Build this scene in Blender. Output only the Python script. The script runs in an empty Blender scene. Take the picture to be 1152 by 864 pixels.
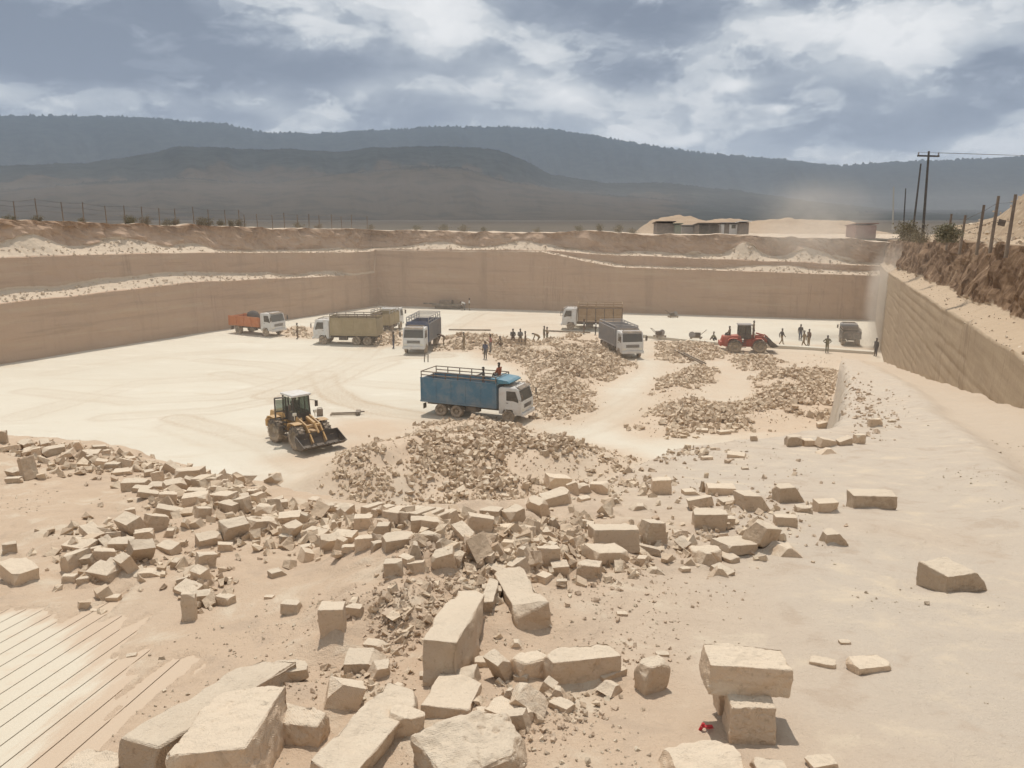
import bpy, bmesh, math, random
import numpy as np
from mathutils import Vector, Matrix, Euler, noise as mnoise

R = math.radians
rnd = random.Random(7)
sc = bpy.context.scene
COL = sc.collection

# ------------------------------------------------------------------ camera, sky, sun, exposure
CAMZ, PITCH, F = 13.2, R(11.7), 904.0          # eye height above the pit floor, tilt, focal length in photo pixels
cam = bpy.data.cameras.new('camera')
cam.sensor_width = 36.0
cam.lens = 36.0 * F / 1152.0
cam.clip_start, cam.clip_end = 0.05, 30000
camo = bpy.data.objects.new('camera', cam)
COL.objects.link(camo)
camo.location = (0, 0, CAMZ)
camo.rotation_euler = (math.pi / 2 - PITCH, 0, 0)
sc.camera = camo

SUN_AZ, SUN_EL = R(-6), R(70)                 # ahead and a little to the left, high
sdir = Vector((math.sin(SUN_AZ) * math.cos(SUN_EL), math.cos(SUN_AZ) * math.cos(SUN_EL), math.sin(SUN_EL)))
sun = bpy.data.lights.new('sun', 'SUN')
sun.energy, sun.angle, sun.color = 3.5, R(0.6), (1.0, 0.945, 0.87)
suno = bpy.data.objects.new('sun', sun)
COL.objects.link(suno)
suno.rotation_euler = sdir.to_track_quat('Z', 'Y').to_euler()
suno.location = (0, 0, 300)

world = bpy.data.worlds.new('World')
sc.world = world
world.use_nodes = True


class NT:
    """tiny node-tree helper"""
    def __init__(s, nt):
        s.nt = nt
        nt.nodes.clear()

    def n(s, t, **kw):
        nd = s.nt.nodes.new(t)
        for k, v in kw.items():
            if k.startswith('i_'):
                key = k[2:]
                key = int(key) if key.isdigit() else key.replace('_', ' ')
                s.set(nd, key, v)
            else:
                setattr(nd, k, v)
        return nd

    def set(s, nd, key, v):
        if isinstance(v, bpy.types.NodeSocket):
            s.nt.links.new(v, nd.inputs[key])
        else:
            nd.inputs[key].default_value = v

    def m(s, op, a, b=0.0, c=0.0, clamp=False):
        nd = s.nt.nodes.new('ShaderNodeMath')
        nd.operation = op
        nd.use_clamp = clamp
        s.set(nd, 0, a); s.set(nd, 1, b); s.set(nd, 2, c)
        return nd.outputs[0]

    def mix(s, f, a, b):
        nd = s.nt.nodes.new('ShaderNodeMix')
        nd.data_type = 'RGBA'
        nd.clamp_factor = True
        s.set(nd, 0, f); s.set(nd, 6, a); s.set(nd, 7, b)
        return nd.outputs[2]

    def noise(s, vec, scale, detail=4, rough=0.5, dist=0.0):
        nd = s.nt.nodes.new('ShaderNodeTexNoise')
        s.set(nd, 'Vector', vec)
        nd.inputs['Scale'].default_value = scale
        nd.inputs['Detail'].default_value = detail
        nd.inputs['Roughness'].default_value = rough
        nd.inputs['Distortion'].default_value = dist
        return nd.outputs['Fac']

    def ss(s, x, a, b):
        nd = s.nt.nodes.new('ShaderNodeMapRange')
        nd.interpolation_type = 'SMOOTHSTEP'
        s.set(nd, 0, x); s.set(nd, 1, a); s.set(nd, 2, b)
        return nd.outputs[0]

    def ramp(s, f, stops):
        nd = s.nt.nodes.new('ShaderNodeValToRGB')
        cr = nd.color_ramp
        while len(cr.elements) < len(stops):
            cr.elements.new(0.5)
        for e, (p, c) in zip(cr.elements, stops):
            e.position = p
            e.color = (*c, 1)
        s.set(nd, 0, f)
        return nd.outputs[0]

    def link(s, a, b):
        s.nt.links.new(a, b)


w = NT(world.node_tree)
sky = w.n('ShaderNodeTexSky', sky_type='NISHITA')
sky.sun_disc = False
sky.sun_elevation = SUN_EL
sky.sun_rotation = SUN_AZ
sky.air_density, sky.dust_density = 1.2, 2.0
bg_sky = w.n('ShaderNodeBackground', i_0=sky.outputs[0], i_1=0.10)
tc = w.n('ShaderNodeTexCoord').outputs['Generated']
sep = w.n('ShaderNodeSeparateXYZ', i_0=tc)
X, Y, Z = sep.outputs
zz = w.m('ADD', w.m('MAXIMUM', Z, 0.0), 0.22)
cv = w.n('ShaderNodeCombineXYZ', i_0=w.m('DIVIDE', X, zz), i_1=w.m('DIVIDE', Y, zz), i_2=w.m('MULTIPLY', Z, 2.0)).outputs[0]
warp = w.n('ShaderNodeVectorMath', operation='ADD', i_0=cv, i_1=(3.1, 0.7, 0.0)).outputs[0]
sq = w.n('ShaderNodeMapping', i_0=tc, i_1=(1.7, 0.3, 0.0), i_3=(1.0, 1.0, 2.1)).outputs[0]
n1 = w.noise(sq, 4.6, 8, 0.50, 0.5)
n2 = w.noise(sq, 10.0, 10, 0.60, 0.25)
n4 = w.noise(sq, 6.5, 10, 0.56, 0.35)
n5 = w.noise(sq, 16.0, 9, 0.6, 0.3)
n3 = w.noise(warp, 1.6, 8, 0.52, 0.3)


def blob(x0, z0, sx, sz, amp):
    a = w.m('POWER', w.m('DIVIDE', w.m('SUBTRACT', X, x0), sx), 2.0)
    b = w.m('POWER', w.m('DIVIDE', w.m('SUBTRACT', Z, z0), sz), 2.0)
    return w.m('MULTIPLY', w.m('EXPONENT', w.m('MULTIPLY', w.m('ADD', a, b), -1.0)), amp)


def pxb(px, py, wx_, wy_, amp):
    u_, v_ = (px - 576) / F, (py - 432) / F
    d_ = Vector((u_, math.cos(PITCH) - v_ * math.sin(PITCH), -(math.sin(PITCH) + v_ * math.cos(PITCH)))).normalized()
    return blob(d_.x, d_.z, wx_ / 1000.0, wy_ / 1000.0, amp)


t = w.m('ADD', w.m('MULTIPLY', w.m('SUBTRACT', n1, 0.5), 0.75), w.m('MULTIPLY', w.m('SUBTRACT', n2, 0.5), 0.42))
t = w.m('ADD', w.m('ADD', t, w.m('MULTIPLY', w.m('SUBTRACT', n3, 0.5), 0.30)), 0.555)
# the broad masses of this day's cloud: grey banks and bright gaps, as directions in the sky
for args in [(180, 30, 230, 50, -0.20), (90, 80, 130, 22, -0.10), (330, 75, 150, 28, -0.15), (700, 15, 110, 32, -0.19), (930, 2, 130, 14, -0.20), (700, 85, 60, 22, -0.12), (1120, 105, 70, 40, -0.14),
             (960, 140, 150, 26, -0.06), (600, 70, 45, 20, -0.03), (70, 100, 80, 16, 0.12), (240, 118, 120, 14, 0.10), (440, 105, 80, 20, 0.12), (540, 40, 75, 45, 0.12), (470, 30, 40, 30, 0.06), (630, 108, 34, 10, 0.20), (770, 158, 30, 7, 0.18),
             (860, 45, 90, 32, 0.12), (960, 70, 60, 18, 0.16), (1040, 30, 70, 30, 0.10), (829, 95, 22, 7, 0.22), (873, 122, 15, 5, 0.20), (1110, 160, 50, 8, 0.10)]:
    t = w.m('ADD', t, pxb(*args))
# crisp-edged heaps of cloud in front of the soft layer
t = w.m('ADD', t, w.m('MULTIPLY', w.m('SUBTRACT', w.ss(w.m('ADD', n4, w.m('MULTIPLY', t, 0.25)), 0.607, 0.682), 0.42), 0.125))
t = w.m('ADD', t, w.m('MULTIPLY', w.m('SUBTRACT', w.ss(w.m('ADD', n5, w.m('MULTIPLY', t, 0.3)), 0.66, 0.74), 0.35), 0.09))
ccol = w.ramp(t, [(0.24, (0.205, 0.243, 0.315)), (0.36, (0.285, 0.328, 0.402)), (0.47, (0.42, 0.465, 0.525)), (0.58, (0.61, 0.645, 0.68)), (0.70, (0.80, 0.815, 0.825)), (0.85, (0.95, 0.95, 0.945))])
bg_cl = w.n('ShaderNodeBackground', i_0=ccol, i_1=0.95)
gap = w.ss(w.noise(warp, 1.7, 5, 0.5), 0.76, 0.82)
mixs = w.n('ShaderNodeMixShader', i_0=gap, i_1=bg_cl.outputs[0], i_2=bg_sky.outputs[0])
wo = w.n('ShaderNodeOutputWorld', i_0=mixs.outputs[0])
world.cycles.sampling_method = 'MANUAL'
world.cycles.sample_map_resolution = 512

sc.view_settings.view_transform = 'Standard'
sc.view_settings.look = 'None'
sc.view_settings.exposure = 0.0
sc.view_settings.gamma = 1.0
sc.view_settings.use_curve_mapping = False
sc.cycles.use_denoising = True
sc.cycles.max_bounces = 6
sc.cycles.volume_bounces = 1
sc.cycles.use_adaptive_sampling = True
sc.cycles.adaptive_threshold = 0.02


# ------------------------------------------------------------------ numpy noise
def _hash(ix, iy, s):
    h = (ix.astype(np.int64) * 374761393 + iy.astype(np.int64) * 668265263 + s * 1442695041) & 0xFFFFFFFF
    h = ((h ^ (h >> 13)) * 1274126177) & 0xFFFFFFFF
    return ((h ^ (h >> 16)) & 0xFFFF) / 65535.0


def vnoise(x, y, s=0):
    ix, iy = np.floor(x), np.floor(y)
    fx, fy = x - ix, y - iy
    fx = fx * fx * fx * (fx * (fx * 6 - 15) + 10)
    fy = fy * fy * fy * (fy * (fy * 6 - 15) + 10)
    a, b = _hash(ix, iy, s), _hash(ix + 1, iy, s)
    c, d = _hash(ix, iy + 1, s), _hash(ix + 1, iy + 1, s)
    return (a * (1 - fx) + b * fx) * (1 - fy) + (c * (1 - fx) + d * fx) * fy


def fbm(x, y, o=4, s=0):
    v, a, t = 0.0, 1.0, 0.0
    for i in range(o):
        v = v + a * (vnoise(x, y, s + i) * 2 - 1)
        t += a
        a *= 0.5
        x, y = x * 2.03 + 11.3, y * 2.03 + 5.7
    return v / t


def sstep(a, b, x):
    t = np.clip((x - a) / (b - a), 0, 1)
    return t * t * (3 - 2 * t)


CP, SP = math.cos(PITCH), math.sin(PITCH)


def ray(px, py):
    u, v = (px - 576) / F, (py - 432) / F
    return Vector((u, CP - v * SP, -(SP + v * CP)))


def at_z(px, py, z=0.0):
    d = ray(px, py)
    k = (z - CAMZ) / d.z
    return Vector((d.x * k, d.y * k, z))


def at_y(px, py, y):
    d = ray(px, py)
    k = y / d.y
    return Vector((d.x * k, y, CAMZ + d.z * k))


def depth(p):
    return p.y * CP + (CAMZ - p.z) * SP


# ------------------------------------------------------------------ terrain functions
def plane(x, y):
    return 11.6 - 0.155 * np.maximum(y, 0.0)


EDGE = np.array([(-110, 24), (-30, 21), (-14, 16.6), (-9.2, 13.7), (-6.3, 12.2), (-3.6, 9.6), (-2.3, 8.0), (-0.62, 7.1), (0.23, 8.2), (1.25, 9.5),
                 (2.3, 12.0), (4.9, 14.0), (6.25, 15.0), (13.9, 32.6), (27.5, 66), (32, 77), (40, 96), (60, 140)], float)
ROADX = np.array([(0, 2.6), (7.8, 5.2), (10.3, 6.3), (16.6, 9.0), (32, 15.6), (55, 25), (77, 33.5), (110, 48)], float)


def edge_sd(x, y):
    d = np.full(np.shape(x), 1e9)
    for (x0, y0), (x1, y1) in zip(EDGE[:-1], EDGE[1:]):
        dx, dy = x1 - x0, y1 - y0
        t = np.clip(((x - x0) * dx + (y - y0) * dy) / (dx * dx + dy * dy), 0, 1)
        d = np.minimum(d, np.hypot(x - x0 - t * dx, y - y0 - t * dy))
    return np.where(y < np.interp(x, EDGE[:, 0], EDGE[:, 1]), d, -d)


# near mounds (x, y, radius, height): worked out where the photo shows humps and hollows on the bench
MOUNDS = []
for (px, py, r, h) in [(505, 650, 0.80, 0.30), (455, 705, 0.50, 0.17), (600, 620, 0.9, 0.17), (440, 600, 1.0, 0.10), (250, 560, 1.4, 0.14), (130, 600, 1.2, 0.10),
                       (60, 520, 2.0, 0.12), (640, 700, 0.5, 0.06), (560, 800, 0.45, 0.07), (330, 790, 0.5, 0.06), (700, 590, 1.2, 0.08), (850, 590, 1.4, 0.06), (230, 640, 0.6, 0.06)]:
    d = ray(px, py)
    k = (CAMZ - 11.6) / (-d.z - 0.155 * d.y)
    MOUNDS.append((d.x * k, d.y * k, r, h))

def on_plane(px, py):
    d = ray(px, py)
    k = (CAMZ - 11.6) / (-d.z - 0.155 * d.y)
    return (d.x * k, d.y * k)


_a, _b = Vector(on_plane(0, 756)), Vector(on_plane(109, 690))
GD = (_b - _a).normalized()                     # direction of the saw grooves
GN = Vector((GD.y, -GD.x))
_c = Vector(on_plane(0, 771.5))
GSP = abs((_c - _a).dot(GN))                    # spacing of the grooves
GPOLY = [on_plane(*q) for q in [(-300, 690), (-60, 680), (0, 679), (40, 676), (75, 681), (100, 690), (132, 678), (140, 690), (128, 706), (158, 712), (148, 724), (172, 736), (162, 752), (188, 752), (152, 784), (176, 776), (128, 812), (104, 840), (96, 868), (60, 900), (-300, 1000)]]


def poly_sd(poly, x, y):
    """signed distance to a polygon, positive inside"""
    d = np.full(np.shape(x), 1e9)
    ins = np.zeros(np.shape(x), bool)
    n = len(poly)
    for i in range(n):
        x0, y0 = poly[i]; x1, y1 = poly[(i + 1) % n]
        dx, dy = x1 - x0, y1 - y0
        t = np.clip(((x - x0) * dx + (y - y0) * dy) / (dx * dx + dy * dy + 1e-12), 0, 1)
        d = np.minimum(d, np.hypot(x - x0 - t * dx, y - y0 - t * dy))
        c = ((y0 <= y) != (y1 <= y)) & (x < x0 + (y - y0) * dx / (dy if abs(dy) > 1e-12 else 1e-12))
        ins ^= c
    return np.where(ins, d, -d)


def groove_mask(x, y):
    al, ac = x * GD.x + y * GD.y, x * GN.x + y * GN.y
    m = poly_sd(GPOLY, x, y) + 0.42 * fbm(al * 1.1, ac * 8.0, 4, 31) + 0.12 * fbm(al * 4, ac * 9, 3, 35)
    return sstep(-0.06, 0.10, m)


def H(x, y):
    x = np.asarray(x, float); y = np.asarray(y, float)
    z = plane(x, y)
    near = sstep(40, 8, y)
    z = z + 0.16 * fbm(x * 0.22, y * 0.22, 3, 3) * sstep(2, 14, y)
    calm = 1 - 0.9 * sstep(-0.9, -0.1, poly_sd(GPOLY, x, y))
    z = z + near * calm * (0.05 * fbm(x * 0.9, y * 0.9, 4, 9) + 0.014 * fbm(x * 5, y * 5, 3, 14)) + (1 - near) * 0.07 * fbm(x * 0.7, y * 0.7, 4, 19)
    for mx, my, r, h in MOUNDS:
        d2 = ((x - mx) ** 2 + (y - my) ** 2) / (r * r)
        z = z + h * np.exp(-d2) * (1 + 0.5 * fbm(x * 3, y * 3, 3, 5))
    # the haul road along the right wall, a little lower
    rx = np.interp(y, ROADX[:, 0], ROADX[:, 1])
    q = x - rx + 0.25 * fbm(x * 0.5, y * 0.5, 3, 23)
    z = z + 0.10 * np.exp(-(q / 0.55) ** 2) * sstep(60, 30, y) - 0.16 * sstep(-0.1, 0.8, q)
    # saw-cut floor: the sand lies lower than the stone there
    g = groove_mask(x, y)
    z = np.where(g > 0, (z + 0.012) * (1 - g) + (plane(x, y) - 0.009) * g, z)
    # the worked edge of the bench
    sd = edge_sd(x, y) + 0.22 * fbm(x * 0.8, y * 0.8, 4, 41)
    k = 6.0 - 4.3 * np.exp(-((x - 3.6) / 1.9) ** 2) * np.exp(-((y - 14) / 4) ** 2)
    z = np.where(sd < 0.25, z - 0.12 * sstep(0.25, 0.0, sd), z)
    z = np.where(sd < 0, z + k * sd * (1 + 0.15 * fbm(x * 1.5, y * 1.5, 3, 44)), z)
    return np.maximum(z, -0.35)


# pit floor: dirt mounds and the humps under the rubble
def pxpoly(pts, z=0.0):
    return [tuple(at_z(a, b, z)[:2]) for a, b in pts]


HEAPS = {   # name: (pixel outline on the floor, height, stones per m2, size range, noise cut)
    'front': ([(447, 520), (470, 500), (478, 484), (500, 476), (545, 472), (592, 486), (612, 500), (690, 512), (722, 524), (690, 536), (640, 548), (585, 566), (540, 590), (478, 590), (462, 560), (452, 540)], 0.8, 19, (0.13, 0.36), -0.10),
    'spill': ([(388, 520), (400, 503), (422, 499), (442, 508), (436, 521), (405, 524)], 0.2, 11.0, (0.15, 0.34), -0.2),
    'small': ([(384, 566), (396, 548), (425, 548), (440, 562), (436, 580), (396, 582)], 0.6, 20.0, (0.13, 0.27), -0.4),
    'middle': ([(562, 402), (600, 389), (650, 386), (690, 396), (712, 414), (680, 428), (662, 436), (664, 455), (640, 474), (606, 472), (590, 448), (600, 428), (588, 412)], 1.1, 15, (0.15, 0.40), -0.20),
    'right': ([(712, 478), (745, 455), (775, 447), (805, 454), (838, 452), (852, 436), (846, 424), (880, 415), (938, 417), (941, 474), (880, 484), (800, 486), (735, 490)], 0.5, 11.5, (0.15, 0.40), -0.22),
    'two': ([(734, 444), (752, 424), (790, 410), (806, 422), (778, 442), (754, 450)], 0.7, 12, (0.17, 0.38), -0.2),
    'loaderside': ([(818, 408), (830, 400), (862, 400), (884, 408), (868, 416), (838, 416)], 0.4, 8, (0.17, 0.42), -0.2),
    'behind': ([(736, 402), (745, 386), (790, 386), (826, 396), (806, 406), (760, 408)], 0.35, 7, (0.16, 0.45), -0.25),
    'row': ([(492, 394), (494, 380), (540, 379), (575, 383), (600, 384), (598, 398), (560, 408), (540, 395)], 0.8, 7.5, (0.22, 0.45), -0.32),
    'lefttrucks': ([(322, 378), (324, 370), (352, 369), (350, 380)], 0.4, 3.0, (0.3, 0.55), -0.2),
    'bluetruckside': ([(424, 390), (424, 376), (446, 374), (446, 388)], 0.9, 5.0, (0.3, 0.5), -0.4),
    'strip': ([(632, 384), (640, 376), (700, 378), (690, 388)], 0.3, 2.4, (0.25, 0.5), -0.1),
}
HPOLY = {k: pxpoly(v[0]) for k, v in HEAPS.items()}
DIRTMOUNDS = []
for (px, py, rx, ry, h) in [(430, 540, 3.6, 3.4, 1.5), (395, 560, 3.0, 2.2, 1.1), (470, 520, 2.5, 2.5, 0.6), (570, 506, 2.6, 2.0, 0.7), (425, 485, 3.6, 2.6, 0.35), (620, 525, 4, 2.5, 0.6)]:
    p = at_z(px, py)
    DIRTMOUNDS.append((p.x, p.y, rx, ry, h))


def FL(x, y):
    x = np.asarray(x, float); y = np.asarray(y, float)
    z = 0.05 * fbm(x * 0.15, y * 0.15, 3, 61) + 0.015 * fbm(x * 1.2, y * 1.2, 2, 66)
    for mx, my, rx, ry, h in DIRTMOUNDS:
        z = z + h * np.exp(-((x - mx) / rx) ** 2 - ((y - my) / ry) ** 2) * (1 + 0.3 * fbm(x * 0.6, y * 0.6, 3, 71))
    for k, v in HEAPS.items():
        sd = poly_sd(HPOLY[k], x, y)
        z = z + v[1] * sstep(-0.6, 3.0, sd) * (0.65 + 0.5 * fbm(x * 0.45, y * 0.45, 3, 77))
    return z


def ground(x, y):
    return float(max(H(x, y), FL(x, y)))


def hit(px, py):
    """where the sight line through a photo pixel meets the ground"""
    d = ray(px, py)
    for rnd_ in range(2):
        if rnd_ == 0: ys = np.geomspace(1.2, 130, 300)
        else: ys = np.linspace(ys[max(i - 1, 0)], ys[i], 40)
        k = ys / d.y
        xs, zs = d.x * k, CAMZ + d.z * k
        g = H(xs, ys) if ys[-1] < 12 and rnd_ else np.maximum(H(xs, ys), FL(xs, ys))
        i = int(np.argmax(zs < g))
    return Vector((float(xs[i]), float(ys[i]), float(g[i])))


def hits(px, py):
    """the same for many pixels at once: coarse march over a shared grid of steps"""
    u, v = (px - 576) / F, (py - 432) / F
    fy_, fz_ = CP - v * SP, -(SP + v * CP)
    lo = np.full(len(px), 1.5); step = 0.03
    y_ = lo.copy(); done = np.zeros(len(px), bool)
    for _ in range(420):
        x_, z_ = u / fy_ * y_, CAMZ + fz_ / fy_ * y_
        below = z_ < (plane(x_, y_) - 0.05)
        below |= z_ < 0.02
        done |= below
        if done.all(): break
        y_ = np.where(done, y_, y_ * 1.01)
    for _ in range(10):
        x_, z_ = u / fy_ * y_, CAMZ + fz_ / fy_ * y_
        gr = np.maximum(H(x_, y_), FL(x_, y_))
        y_ = y_ + np.clip((z_ - gr) / np.maximum(-fz_ / fy_ - 0.1, 0.05), -1.5, 1.5) * 0.7
    x_ = u / fy_ * y_
    return np.stack([x_, y_, np.maximum(H(x_, y_), FL(x_, y_))], 1)


# ------------------------------------------------------------------ helpers for objects
def link(o, parent=None):
    COL.objects.link(o)
    if parent is not None:
        o.parent = parent
    return o


def tag(o, label=None, cat=None, group=None, kind=None):
    if label: o['label'] = label
    if cat: o['category'] = cat
    if group: o['group'] = group
    if kind: o['kind'] = kind
    return o


def thing(name, label, cat, loc=(0, 0, 0), rz=0.0, group=None):
    o = bpy.data.objects.new(name, None)
    o.empty_display_size = 0.2
    link(o)
    o.location = loc
    o.rotation_euler = (0, 0, rz)
    return tag(o, label, cat, group)


def np_mesh(name, v, f, mat=None, smooth=False, attrs=None):
    me = bpy.data.meshes.new(name)
    v = np.asarray(v, np.float32); f = np.asarray(f, np.int32)
    k = f.shape[1]
    me.vertices.add(len(v)); me.vertices.foreach_set('co', v.ravel())
    me.loops.add(f.size); me.loops.foreach_set('vertex_index', f.ravel())
    me.polygons.add(len(f))
    me.polygons.foreach_set('loop_start', np.arange(0, f.size, k, dtype=np.int32))
    me.polygons.foreach_set('loop_total', np.full(len(f), k, np.int32))
    me.polygons.foreach_set('use_smooth', np.full(len(f), smooth, bool))
    for an, av in (attrs or {}).items():
        a = me.attributes.new(an, 'FLOAT', 'POINT')
        a.data.foreach_set('value', np.asarray(av, np.float32).ravel())
    me.update(calc_edges=True)
    me.validate()
    if mat: me.materials.append(mat)
    return me


def grid_faces(nu, nv):
    i = np.arange((nu - 1) * (nv - 1))
    a = (i // (nv - 1)) * nv + i % (nv - 1)
    return np.stack([a, a + nv, a + nv + 1, a + 1], 1)


class MB:
    """collects simple solids for ONE part"""
    def __init__(s):
        s.v, s.f, s.mi = [], [], []

    def add(s, verts, faces, mi=0):
        o = len(s.v)
        s.v += [tuple(p) for p in verts]
        s.f += [tuple(o + i for i in f) for f in faces]
        s.mi += [mi] * len(faces)
        return s

    def box(s, c, size, rot=None, mi=0, taper=1.0):
        hx, hy, hz = size[0] / 2, size[1] / 2, size[2] / 2
        vs = []
        for z, k in ((-hz, 1.0), (hz, taper)):
            for x, y in ((-hx, -hy), (hx, -hy), (hx, hy), (-hx, hy)):
                vs.append(Vector((x * k, y * k, z)))
        if rot is not None:
            m = Euler(rot).to_matrix()
            vs = [m @ p for p in vs]
        c = Vector(c)
        return s.add([p + c for p in vs], [(3, 2, 1, 0), (4, 5, 6, 7), (0, 1, 5, 4), (1, 2, 6, 5), (2, 3, 7, 6), (3, 0, 4, 7)], mi)

    def prism(s, pts, y0, y1, mi=0):
        """outline in XZ extruded along Y"""
        n = len(pts)
        vs = [(x, y0, z) for x, z in pts] + [(x, y1, z) for x, z in pts]
        fs = [tuple(range(n)), tuple(range(2 * n - 1, n - 1, -1))] + [((i + 1) % n, i, n + i, n + (i + 1) % n) for i in range(n)]
        return s.add(vs, fs, mi)

    def bar(s, a, b, r, n=6, mi=0, r2=None):
        a, b = Vector(a), Vector(b)
        d = (b - a).normalized()
        up = Vector((0, 0, 1)) if abs(d.z) < 0.9 else Vector((1, 0, 0))
        e1 = d.cross(up).normalized(); e2 = d.cross(e1)
        r2 = r if r2 is None else r2
        vs = []
        for p, rr in ((a, r), (b, r2)):
            for i in range(n):
                t = 2 * math.pi * (i + 0.5) / n
                vs.append(p + e1 * math.cos(t) * rr + e2 * math.sin(t) * rr)
        fs = [(i, (i + 1) % n, n + (i + 1) % n, n + i) for i in range(n)] + [tuple(range(n - 1, -1, -1)), tuple(range(n, 2 * n))]
        return s.add(vs, fs, mi)

    def lathe_y(s, prof, c, n=20, mi=0):
        """profile [(y, r)] spun round the Y axis"""
        vs, fs = [], []
        k = len(prof)
        for i in range(n):
            t = 2 * math.pi * i / n
            for y, r in prof:
                vs.append((c[0] + r * math.cos(t), c[1] + y, c[2] + r * math.sin(t)))
        for i in range(n):
            for j in range(k - 1):
                a, b = i * k + j, ((i + 1) % n) * k + j
                fs.append((a, a + 1, b + 1, b))
        return s.add(vs, fs, mi)

    def build(s, name, mats, parent=None, bevel=0.0, smooth=False):
        me = bpy.data.meshes.new(name)
        me.from_pydata(s.v, [], s.f)
        if not isinstance(mats, (list, tuple)): mats = [mats]
        for m in mats: me.materials.append(m)
        me.polygons.foreach_set('material_index', s.mi)
        bm = bmesh.new(); bm.from_mesh(me)
        bmesh.ops.recalc_face_normals(bm, faces=bm.faces)
        if bevel > 0:
            bmesh.ops.bevel(bm, geom=[e for e in bm.edges if e.calc_face_angle(0) > 0.5], offset=bevel, segments=2, affect='EDGES', profile=0.5, clamp_overlap=True)
        bm.to_mesh(me); bm.free()
        if smooth:
            me.polygons.foreach_set('use_smooth', [True] * len(me.polygons))
            me.set_sharp_from_angle(angle=R(35))
        me.update()
        return link(bpy.data.objects.new(name, me), parent)


# ------------------------------------------------------------------ materials
def new_mat(name):
    m = bpy.data.materials.new(name)
    m.use_nodes = True
    t = NT(m.node_tree)
    out = t.n('ShaderNodeOutputMaterial')
    b = t.n('ShaderNodeBsdfPrincipled')
    b.inputs['Specular IOR Level'].default_value = 0.15
    t.link(b.outputs[0], out.inputs[0])
    return m, t, b


def bump(t, b, h, dist, strength=1.0):
    nd = t.n('ShaderNodeBump')
    nd.inputs['Strength'].default_value = strength
    nd.inputs['Distance'].default_value = dist
    t.link(h, nd.inputs['Height'])
    t.link(nd.outputs[0], b.inputs['Normal'])


def C4(c): return (*c, 1.0)


CREAM = (0.60, 0.51, 0.375)
SAND = (0.53, 0.40, 0.285)
GREYSAND = (0.52, 0.44, 0.352)
DUST = (0.50, 0.37, 0.24)

# near ground
m_ground, t, b = new_mat('bench_ground')
pos = t.n('ShaderNodeNewGeometry').outputs['Position']
at_tone = t.n('ShaderNodeAttribute', attribute_name='tone').outputs['Fac']
at_road = t.n('ShaderNodeAttribute', attribute_name='road').outputs['Fac']
nA = t.noise(pos, 0.55, 6, 0.6); nB = t.noise(pos, 2.6, 7, 0.65, 0.4); nC = t.noise(pos, 26, 5, 0.7); nD = t.noise(pos, 140, 3, 0.6)
c = t.mix(t.m('ADD', at_tone, t.m('MULTIPLY', t.m('SUBTRACT', nA, 0.5), 1.2)), C4(SAND), C4(GREYSAND))
c = t.mix(t.ss(nB, 0.50, 0.72), c, C4((0.595, 0.495, 0.375)))
c = t.mix(t.m('MULTIPLY', t.ss(nB, 0.47, 0.33), 0.5), c, C4((0.43, 0.33, 0.245)))
c = t.mix(t.m('MULTIPLY', at_road, 0.75), c, C4((0.52, 0.42, 0.318)))
c = t.mix(t.m('MULTIPLY', t.ss(nC, 0.60, 0.75), 0.35), c, C4((0.36, 0.28, 0.20)))
c = t.mix(t.m('MULTIPLY', t.ss(nD, 0.55, 0.75), 0.35), c, C4((0.66, 0.56, 0.41)))
t.link(c, b.inputs['Base Color']); b.inputs['Roughness'].default_value = 0.95
hgt = t.m('ADD', t.m('MULTIPLY', nC, 0.6), t.m('ADD', t.m('MULTIPLY', nB, 1.2), t.m('MULTIPLY', nD, 0.25)))
bump(t, b, hgt, 0.03, 0.9)

# saw cut stone
m_cut, t, b = new_mat('cut_stone_floor')
pos = t.n('ShaderNodeNewGeometry').outputs['Position']
nA = t.noise(pos, 1.2, 6, 0.6); nB = t.noise(pos, 9, 6, 0.65); nD = t.noise(pos, 90, 3, 0.6)
c = t.mix(nA, C4((0.545, 0.475, 0.365)), C4((0.60, 0.535, 0.43)))
film = t.n('ShaderNodeAttribute', attribute_name='film').outputs['Fac']
mpf = t.n('ShaderNodeMapping', i_0=pos, i_2=(0, 0, -math.atan2(GD.y, GD.x)), i_3=(1, 1, 1)).outputs[0]
mpf = t.n('ShaderNodeMapping', i_0=mpf, i_3=(2.0, 12.0, 1.0)).outputs[0]
fn = t.noise(mpf, 1.0, 6, 0.65)
c = t.mix(t.m('MULTIPLY', t.ss(nB, 0.52, 0.7), 0.4), c, C4(SAND))
c = t.mix(t.m('MULTIPLY', t.ss(t.m('ADD', film, t.m('MULTIPLY', t.m('SUBTRACT', fn, 0.5), 1.6)), 0.3, 0.8), 0.9), c, C4((0.50, 0.385, 0.28)))
t.link(c, b.inputs['Base Color']); b.inputs['Roughness'].default_value = 0.95
bump(t, b, t.m('ADD', nB, t.m('MULTIPLY', nD, 0.4)), 0.008, 0.8)

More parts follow.
